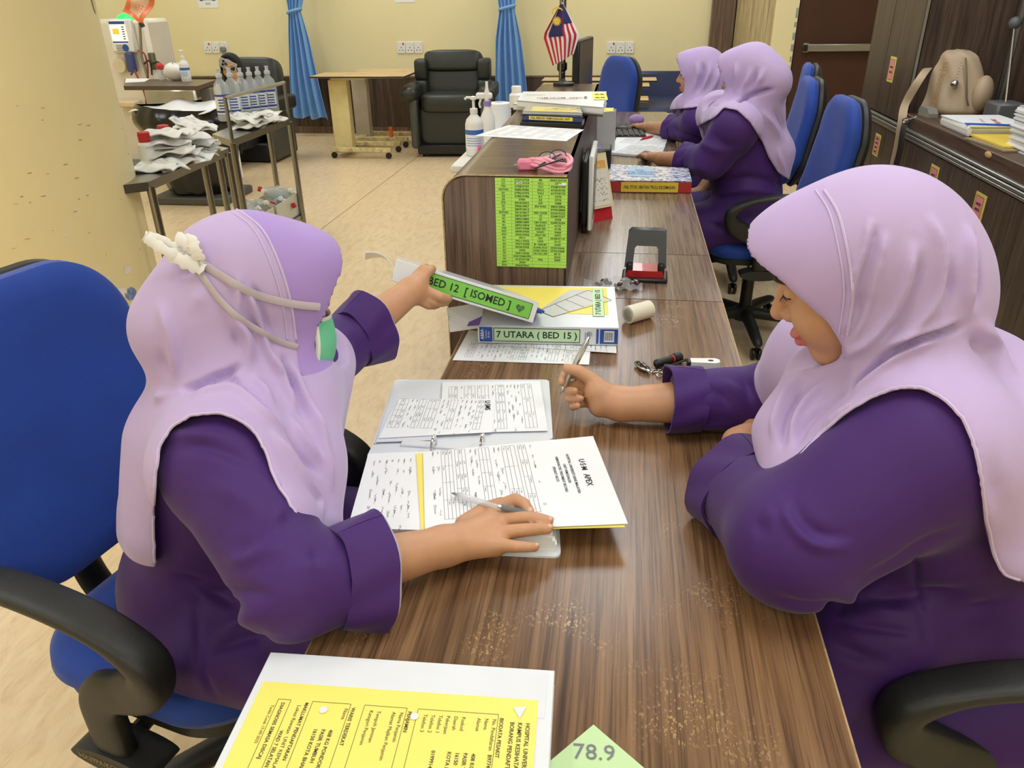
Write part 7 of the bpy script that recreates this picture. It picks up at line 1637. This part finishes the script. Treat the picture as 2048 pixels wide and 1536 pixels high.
# ---------------------------------------------------------------- person at the right: bending over the desk, pen in her right hand
T = dict(pel=A_(.56, 1.0, .56), mid=A_(.535, .99, .70), chest=A_(.455, .975, .84), neck=A_(.405, 1.0, .965), fat=1.16, side=A_(.10, .99, 0),
         shL=P(1850, 905, .925), shR=A_(.345, 1.15, .92), elL=P(1590, 1085, .95), elR=Zp(1545, 800, .805), wrL=Zp(1490, 918, .785), wrR=Zp(1243, 808, .787),
         hipR=A_(.54, 1.10, .545), hipL=A_(.54, .89, .545), kneeR=A_(.22, 1.12, .54), kneeL=A_(.24, .88, .54), ankR=A_(.26, 1.12, .09), ankL=A_(.28, .86, .09), fwd=A_(-1, 0, 0))
T['M'] = frame(163, -24); T['head'] = P(1551, 628, 1.03)-T['M'].T@A_(.1155, 0, -.032)
dW = 1.385
RH = ([(T['wrR'], P(1195, 785, 1.385), .027, .025), (T['wrR'], P(1200, 812, 1.385), .027, .021), (P(1200, 800, 1.40), P(1176, 788, 1.41), .022, .015)],
      [([P(1178, 758, 1.405), P(1150, 748, 1.42), P(1128, 750, 1.415), P(1123, 764, 1.395)], [.0105, .0090, .0082, .0072]),
       ([P(1170, 771, 1.41), P(1140, 771, 1.42), P(1134, 781, 1.405), P(1150, 782, 1.376)], [.0098, .0084, .0078, .0068]),
       ([P(1172, 788, 1.41), P(1142, 789, 1.415), P(1138, 797, 1.40), P(1161, 797, 1.372)], [.0096, .0082, .0076, .0066]),
       ([P(1176, 805, 1.405), P(1148, 809, 1.41), P(1145, 814, 1.395), P(1155, 812, 1.372)], [.0090, .0076, .0070, .0060]),
       ([P(1205, 785, 1.378), P(1185, 760, 1.385), P(1158, 742, 1.385), P(1134, 737, 1.388)], [.0175, .0135, .0110, .0095])], None)
LHb = ([(T['wrL'], Zp(1474, 884, .785), .027, .025), (T['wrL'], Zp(1496, 872, .79), .025, .022)],
       [([Zp(1480, 880, .785), Zp(1484, 862, .785), Zp(1500, 850, .785)], [.012, .010, .009]), ([Zp(1492, 870, .792), Zp(1500, 850, .792), Zp(1515, 842, .79)], [.012, .010, .009]), ([Zp(1500, 870, .795), Zp(1512, 850, .795), Zp(1528, 842, .79)], [.012, .010, .009]), ([Zp(1510, 872, .795), Zp(1524, 856, .795), Zp(1540, 850, .79)], [.011, .009, .008]), ([Zp(1482, 900, .788), Zp(1474, 882, .79), Zp(1480, 868, .795)], [.014, .011, .009])], None)
T['handR'], T['handL'] = RH, LHb; T['armr'] = (.046, .030)
T['sleeve'] = dict(L=([T['elL'], Zp(1480, 975, .80)], [.098, .080, .066]), R=([T['elR'], Zp(1345, 800, .805)], [.080, .062, .050])); T['cuffw'] = .06; T['flare'] = .006
T['drape'] = [(A_(.56, .80, .56), A_(.30, .80, .50), .07, .05), (A_(.40, .86, .66), A_(.33, .84, .60), .09, .08)]
T['bun'] = ((-.055, 0, -.045), .084); T['hx'] = .004; T['seam_px'] = [(1648, 380), (1677, 428), (1697, 512), (1704, 564), (1704, 607), (1694, 670)]
T['edge'] = lambda q: np.interp(q[:, 2], [-.12, -.07, -.03, 0, .03, .07, .11], [.018, .032, .046, .062, .082, .122, .135]); T['seam_low'] = -.088
T['seam'] = lambda q: .012-.35*(q[:, 2]-.05)*(q[:, 2] > .05)+.02*(q[:, 2] < .05)
T['cape'] = [(P(1970, 770, 1.02), P(2045, 910, .95), .07, .08), (P(2030, 950, .92), P(2040, 1110, .90), .07, .05), (P(1650, 770, 1.05), P(1588, 870, 1.03), .055, .042), (P(1588, 870, 1.03), P(1578, 950, 1.0), .042, .03)]
T['hemz'] = lambda p: np.where(p[:, 0] > .42, .80, .79)
holeB = [(1562, 985), (1600, 915), (1650, 862), (1700, 822), (1750, 793), (1800, 777), (1845, 778), (1885, 800), (1920, 835), (1945, 890), (1958, 960), (1968, 1030), (1985, 1110), (2005, 1150), (2060, 1170), (2060, 1500), (1500, 1500), (1480, 1100)]
T['hemline'] = [(1562, 985), (1600, 915), (1650, 862), (1700, 822), (1750, 793), (1800, 777), (1845, 778), (1885, 800), (1920, 835), (1945, 890), (1958, 960), (1968, 1030), (1985, 1110), (2005, 1150), (2040, 1164)]
FH = [([(1742, 428), (1732, 486), (1716, 538), (1706, 577), (1697, 623), (1683, 680)], .0045, .006), ([(1752, 440), (1742, 500), (1728, 545), (1716, 590), (1706, 640)], -.0035, .005), ([(1772, 454), (1765, 512), (1749, 571), (1726, 643), (1697, 695)], .0045, .006), ([(1827, 470), (1824, 519), (1811, 577), (1781, 639), (1732, 688), (1685, 714)], .007, .009), ([(1842, 490), (1838, 540), (1822, 590), (1795, 640), (1750, 690)], -.005, .008), ([(1856, 418), (1876, 467), (1885, 525), (1882, 577), (1859, 623), (1811, 669), (1745, 717)], .007, .009), ([(1898, 500), (1902, 560), (1890, 610), (1870, 640)], -.006, .010), ([(1938, 437), (1941, 512), (1938, 590), (1934, 649)], .007, .009), ([(1955, 480), (1958, 560), (1950, 630)], -.005, .008),
      ([(1938, 649), (1892, 662), (1827, 682), (1778, 708), (1729, 750), (1685, 790)], -.010, .006), ([(1925, 640), (1880, 652), (1820, 672), (1770, 696)], .006, .007), ([(1892, 672), (1843, 690), (1794, 715), (1732, 762), (1690, 800)], .006, .007), ([(1941, 639), (1973, 665), (2006, 721), (2035, 765)], .006, .012), ([(1930, 660), (1955, 690), (1975, 720)], -.007, .010), ([(1602, 745), (1570, 790), (1550, 840), (1545, 890)], .006, .008), ([(1620, 750), (1590, 800), (1570, 850), (1560, 910)], -.006, .008), ([(1668, 750), (1622, 790), (1592, 830), (1575, 890)], .006, .008), ([(1700, 770), (1650, 810), (1610, 850), (1590, 900)], -.005, .007), ([(1720, 790), (1670, 830), (1625, 870)], .004, .007), ([(1850, 720), (1890, 740), (1940, 790), (1970, 830)], -.003, .02), ([(1985, 860), (1990, 960), (2005, 1060)], -.005, .018)]
FT = [([(1565, 984), (1579, 1038), (1632, 1087), (1722, 1087)], .007, .010), ([(1580, 980), (1600, 1040), (1650, 1075), (1720, 1072)], -.006, .012), ([(1510, 1020), (1520, 1060), (1530, 1090)], -.008, .010), ([(1525, 1000), (1545, 1040), (1548, 1075)], .005, .010), ([(1520, 1180), (1600, 1215), (1680, 1210), (1840, 1190), (1960, 1180)], -.008, .014), ([(1680, 1170), (1780, 1130), (1860, 1080), (1960, 1045)], -.006, .016), ([(1660, 1180), (1760, 1215), (1840, 1225)], .006, .012), ([(1830, 1100), (1832, 1180), (1845, 1230), (1860, 1310)], -.004, .005), ([(1650, 1240), (1740, 1255), (1845, 1270)], -.005, .008), ([(1640, 1275), (1720, 1310), (1800, 1330)], -.007, .012), ([(1880, 1220), (1960, 1215), (2040, 1190)], -.008, .016), ([(1400, 760), (1440, 790), (1465, 830)], -.007, .010), ([(1430, 755), (1470, 780), (1500, 820)], .006, .010), ([(1480, 745), (1500, 780), (1510, 810)], -.006, .010), ([(1380, 860), (1440, 850), (1500, 862)], .004, .012)]
pB, bodyB, hjB, tuB = build_person(T, 'person in lilac hijab bending over the desk at right with a silver pen', FH, FT, [(holeB, 1.10)], cloth=(LIL, LIL2))

# ---------------------------------------------------------------- the two seated further along the desk
def far_person(y0, head, az, pitch, hand, elbow, shL, label, fat=1.05, hole=None, FH=(), FT=(), x0=.56, bun=((-.09, 0, -.04), .088), hand2=None, face=None):
    T = dict(pel=A_(x0, y0, .56), mid=A_(x0-.02, y0-.005, .70), chest=A_(x0-.07, y0-.01, .84), neck=head+A_(.05, -.01, -.135), fat=fat, side=A_(.08, 1, 0),
             shL=shL, shR=A_(shL[0]-.02, y0+.19, shL[2]), elL=elbow, elR=A_(x0-.10, y0+.24, .72), wrL=hand, wrR=A_(x0-.20, y0+.14, .62),
             hipR=A_(x0-.02, y0+.10, .545), hipL=A_(x0-.02, y0-.10, .545), kneeR=A_(x0-.34, y0+.11, .53), kneeL=A_(x0-.33, y0-.10, .53), ankR=A_(x0-.36, y0+.10, .10), ankL=A_(x0-.24, y0-.16, .10), fwd=A_(-1, 0, 0))
    if hand2 is not None: T['elR'], T['wrR'] = hand2
    T['M'] = frame(az, pitch); T['head'] = head
    def flat_hand(wr, dr):
        dr = dr/np.linalg.norm(dr); s_ = np.cross([0, 0, 1], dr); 
        return ([(wr, wr+dr*.07+s_*.015, .026, .018), (wr, wr+dr*.07-s_*.015, .026, .018)], [([wr+dr*.075+s_*k, wr+dr*(.105+l)+s_*k*1.15+A_(0, 0, .004), wr+dr*(.14+l)+s_*k*1.2-A_(0, 0, .008)], [.0115, .010, .0085]) for k, l in ((-.030, -.012), (-.010, .0), (.010, .004), (.029, -.006))]+[([wr+dr*.03-s_*.03, wr+dr*.07-s_*.05, wr+dr*.10-s_*.052], [.014, .0115, .009])], None)
    T['handL'] = flat_hand(T['wrL'], T['wrL']-T['elL']*A_(1, 1, 0)-A_(0, 0, T['wrL'][2])); T['handR'] = flat_hand(T['wrR'], A_(-1, .05, 0)); T['armr'] = (.044, .030)
    e = lambda a, b, t: np.asarray(a)*(1-t)+np.asarray(b)*t
    T['sleeve'] = dict(L=([T['elL'], e(T['elL'], T['wrL'], .45)], [.090, .072, .056]), R=([T['elR'], e(T['elR'], T['wrR'], .45)], [.080, .066, .054])); T['bun'] = bun; T['hx'] = .006; T['rip'] = .0022
    T['edge'] = lambda q: .120+.46*np.clip(q[:, 2]-.05, -.2, .03)
    T['seam'] = lambda q: .012-.35*(q[:, 2]-.05)*(q[:, 2] > .05)
    T['cape'] = [(head+A_(.06, -.02, -.16), A_(x0+.07, y0-.06, .84), .09, .07), (A_(x0+.07, y0-.06, .84), A_(x0+.09, y0-.09, .70), .07, .04), (head+A_(-.05, 0, -.14), A_(x0-.20, y0, .84), .06, .05)]
    T['hemz'] = lambda p: np.where(p[:, 0] > x0-.02, .60, .80)
    T['drape'] = [(A_(x0, y0-.15, .55), A_(x0-.26, y0-.15, .50), .07, .05)]
    return build_person(T, label, list(FH), list(FT), [(hole, 3.45 if y0 < 4 else 4.4)] if hole else [], .0055, .009, detail=False, cloth=(LIL, LIL2))
holeC = [(1448, 216), (1475, 222), (1500, 245), (1525, 285), (1537, 315), (1556, 345), (1580, 362), (1640, 380), (1640, 560), (1250, 560), (1250, 330), (1430, 235)]
pC, *_ = far_person(3.46, P(1497, 150, 3.1), 146, -10, Zp(1322, 318, .785), Zp(1420, 322, .83), P(1470, 258, 3.03), 'person in lilac hijab seated nearer at the far desk with hand on the book', 1.12, holeC,
    [([(1475, 205), (1500, 190), (1530, 182), (1556, 180)], -.02, .012), ([(1500, 130), (1496, 160), (1480, 195)], .010, .016), ([(1530, 130), (1520, 160), (1505, 185)], .010, .016), ([(1515, 130), (1508, 160), (1495, 185)], -.008, .012), ([(1470, 120), (1474, 160), (1468, 195)], .008, .014), ([(1520, 215), (1545, 250), (1565, 290)], .010, .018), ([(1545, 210), (1568, 250), (1580, 290)], -.010, .018), ([(1555, 290), (1560, 320), (1570, 350)], .008, .014)],
    [([(1400, 285), (1430, 300), (1460, 310)], .012, .02), ([(1420, 260), (1450, 290), (1490, 290)], -.010, .02), ([(1440, 370), (1500, 355), (1570, 368)], -.012, .02), ([(1430, 390), (1500, 380), (1560, 392)], .010, .02), ([(1400, 440), (1440, 455), (1480, 470)], -.010, .02), ([(1380, 320), (1400, 340), (1430, 345)], .008, .02)])
holeD = [(1360, 218), (1400, 214), (1425, 230), (1440, 255), (1450, 320), (1250, 330), (1250, 232)]
pD, *_ = far_person(4.30, P(1401, 146, 3.82), 164, -4, Zp(1300, 256, .785), Zp(1385, 258, .83), P(1395, 246, 3.80), 'person in lilac hijab seated farther away using the computer mouse', 1.0, holeD,
    [([(1392, 120), (1396, 150), (1385, 190)], .010, .016), ([(1420, 120), (1418, 150), (1400, 190)], .010, .016), ([(1405, 120), (1406, 150), (1394, 190)], -.008, .012), ([(1440, 130), (1434, 160), (1420, 190)], .008, .014)],
    [([(1340, 250), (1370, 270), (1410, 280)], -.012, .02), ([(1350, 290), (1390, 285), (1420, 270)], .010, .02)], x0=.58)

# ---------------------------------------------------------------- person in black resting far back at the left, phone held before the face
eb = 7.35; hp_ = Yp(462, 133, eb)
T = dict(pel=hp_+A_(0, .12, -.62), mid=hp_+A_(0, .12, -.46), chest=hp_+A_(0, .07, -.30), neck=hp_+A_(0, .04, -.13), fat=1.0, side=A_(-1, 0, 0), shR=hp_+A_(-.17, .06, -.24), shL=hp_+A_(.17, .06, -.24), elR=hp_+A_(-.20, -.10, -.42), elL=hp_+A_(.16, -.16, -.36), wrR=hp_+A_(-.12, -.24, -.45), wrL=Yp(470, 150, eb-.22),
         hipR=hp_+A_(-.09, .05, -.64), hipL=hp_+A_(.09, .05, -.64), kneeR=hp_+A_(-.10, -.38, -.62), kneeL=hp_+A_(.10, -.38, -.62), ankR=hp_+A_(-.10, -.42, -.90), ankL=hp_+A_(.10, -.42, -.90), fwd=A_(0, -1, 0))
for k in ('ankR', 'ankL'): T[k][2] = .09
T['M'] = frame(-88, -8, 6); T['head'] = hp_
wl = T['wrL']; T['handL'] = ([(wl, wl+A_(-.0, 0, .06), .024, .02)], [([wl+A_(.012-.012*i, -.01, .06), wl+A_(.005-.018*i, -.03, .085-.008*i), wl+A_(-.03-.012*i, -.03, .085-.010*i)], [.011, .010, .009]) for i in range(4)]+[([wl+A_(-.02, 0, .03), wl+A_(-.045, -.01, .05), wl+A_(-.06, -.02, .07)], [.013, .011, .009])], None)
wr = T['wrR']; T['handR'] = ([(wr, wr+A_(.06, -.02, -.01), .025, .02)], [([wr+A_(.06, -.03+.018*i, -.01), wr+A_(.10, -.03+.018*i, -.015), wr+A_(.125, -.03+.018*i, -.03)], [.011, .010, .009]) for i in range(4)]+[([wr+A_(.02, -.02, .01), wr+A_(.05, -.045, .01), wr+A_(.07, -.05, .0)], [.013, .011, .009])], None)
T['sleeve'] = dict(L=([T['elL'], T['elL']*.25+T['wrL']*.75], [.07, .055, .045]), R=([T['elR'], T['elR']*.3+T['wrR']*.7], [.07, .055, .045])); T['bun'] = ((-.07, 0, -.02), .08)
T['edge'] = lambda q: .062+.10*np.clip(q[:, 2]-.05, -.2, .03); T['seam'] = lambda q: 9+0*q[:, 0]; T['hemz'] = lambda p: np.full(len(p), hp_[2]-.42); T['oz'] = -.02
_P = PURP, PURPD; PURP = BLKF; PURPD = BLKF
pE, *_ = build_person(T, 'person in black hijab far behind the trolley filming with a phone', [], [], [], .008, .012, cloth=(BLKF, BLKF), detail=False)
PURP, PURPD = _P
c = Yp(456, 130, eb-.24); ph = empty('smartphone', tuple(c), 0, 'grey smartphone with round camera lenses held before the face in black', 'phone'); ph.rotation_euler = (0, math.radians(22), 0)
m = MB(); m.box((0, 0, 0), (.165, .010, .08), bev=.004); m.build('phone_case', plain('phone_grey', (170, 170, 166), .35, var=.04), ph)
for (a, b) in ((-.045, .018), (-.045, -.012), (-.02, .003), (.005, -.005)):
    m = MB(); m.lathe([(.001, 0), (.011, 0), (.011, .006), (.001, .006)], c=(a, -.005, b), n=14, M=Matrix.Rotation(PI/2, 3, 'X')); m.build('lens', M_BLACK, ph)
m = MB(); m.box((.045, -.006, -.01), (.05, .004, .035), bev=.001); m.build('card_holder', M_BLACK, ph)
# her dark reclining chair
ch = empty('recliner', (hp_[0], eb+.25, 0), 0, 'dark recliner under the person in black behind the trolley', 'armchair')
m = MB(); pad(m, (0, .12, hp_[2]-.32), (.62, .2, .75), M=Matrix.Rotation(-.2, 3, 'X')); m.build('backrest', LEA, ch)
m = MB(); pad(m, (0, -.15, .38), (.60, .60, .18)); m.build('seat', LEA, ch)
for s_ in (-1, 1):
    m = MB(); pad(m, (s_*.36, -.1, .52), (.14, .6, .14)); m.build('armrest', LEA, ch); m = MB(); m.box((s_*.34, -.1, .25), (.07, .55, .46), bev=.02); m.build('side_panel', LEA2, ch)
m = MB(); m.box((0, -.1, .1), (.6, .5, .18), bev=.02); m.build('plinth', M_BLACK, ch)
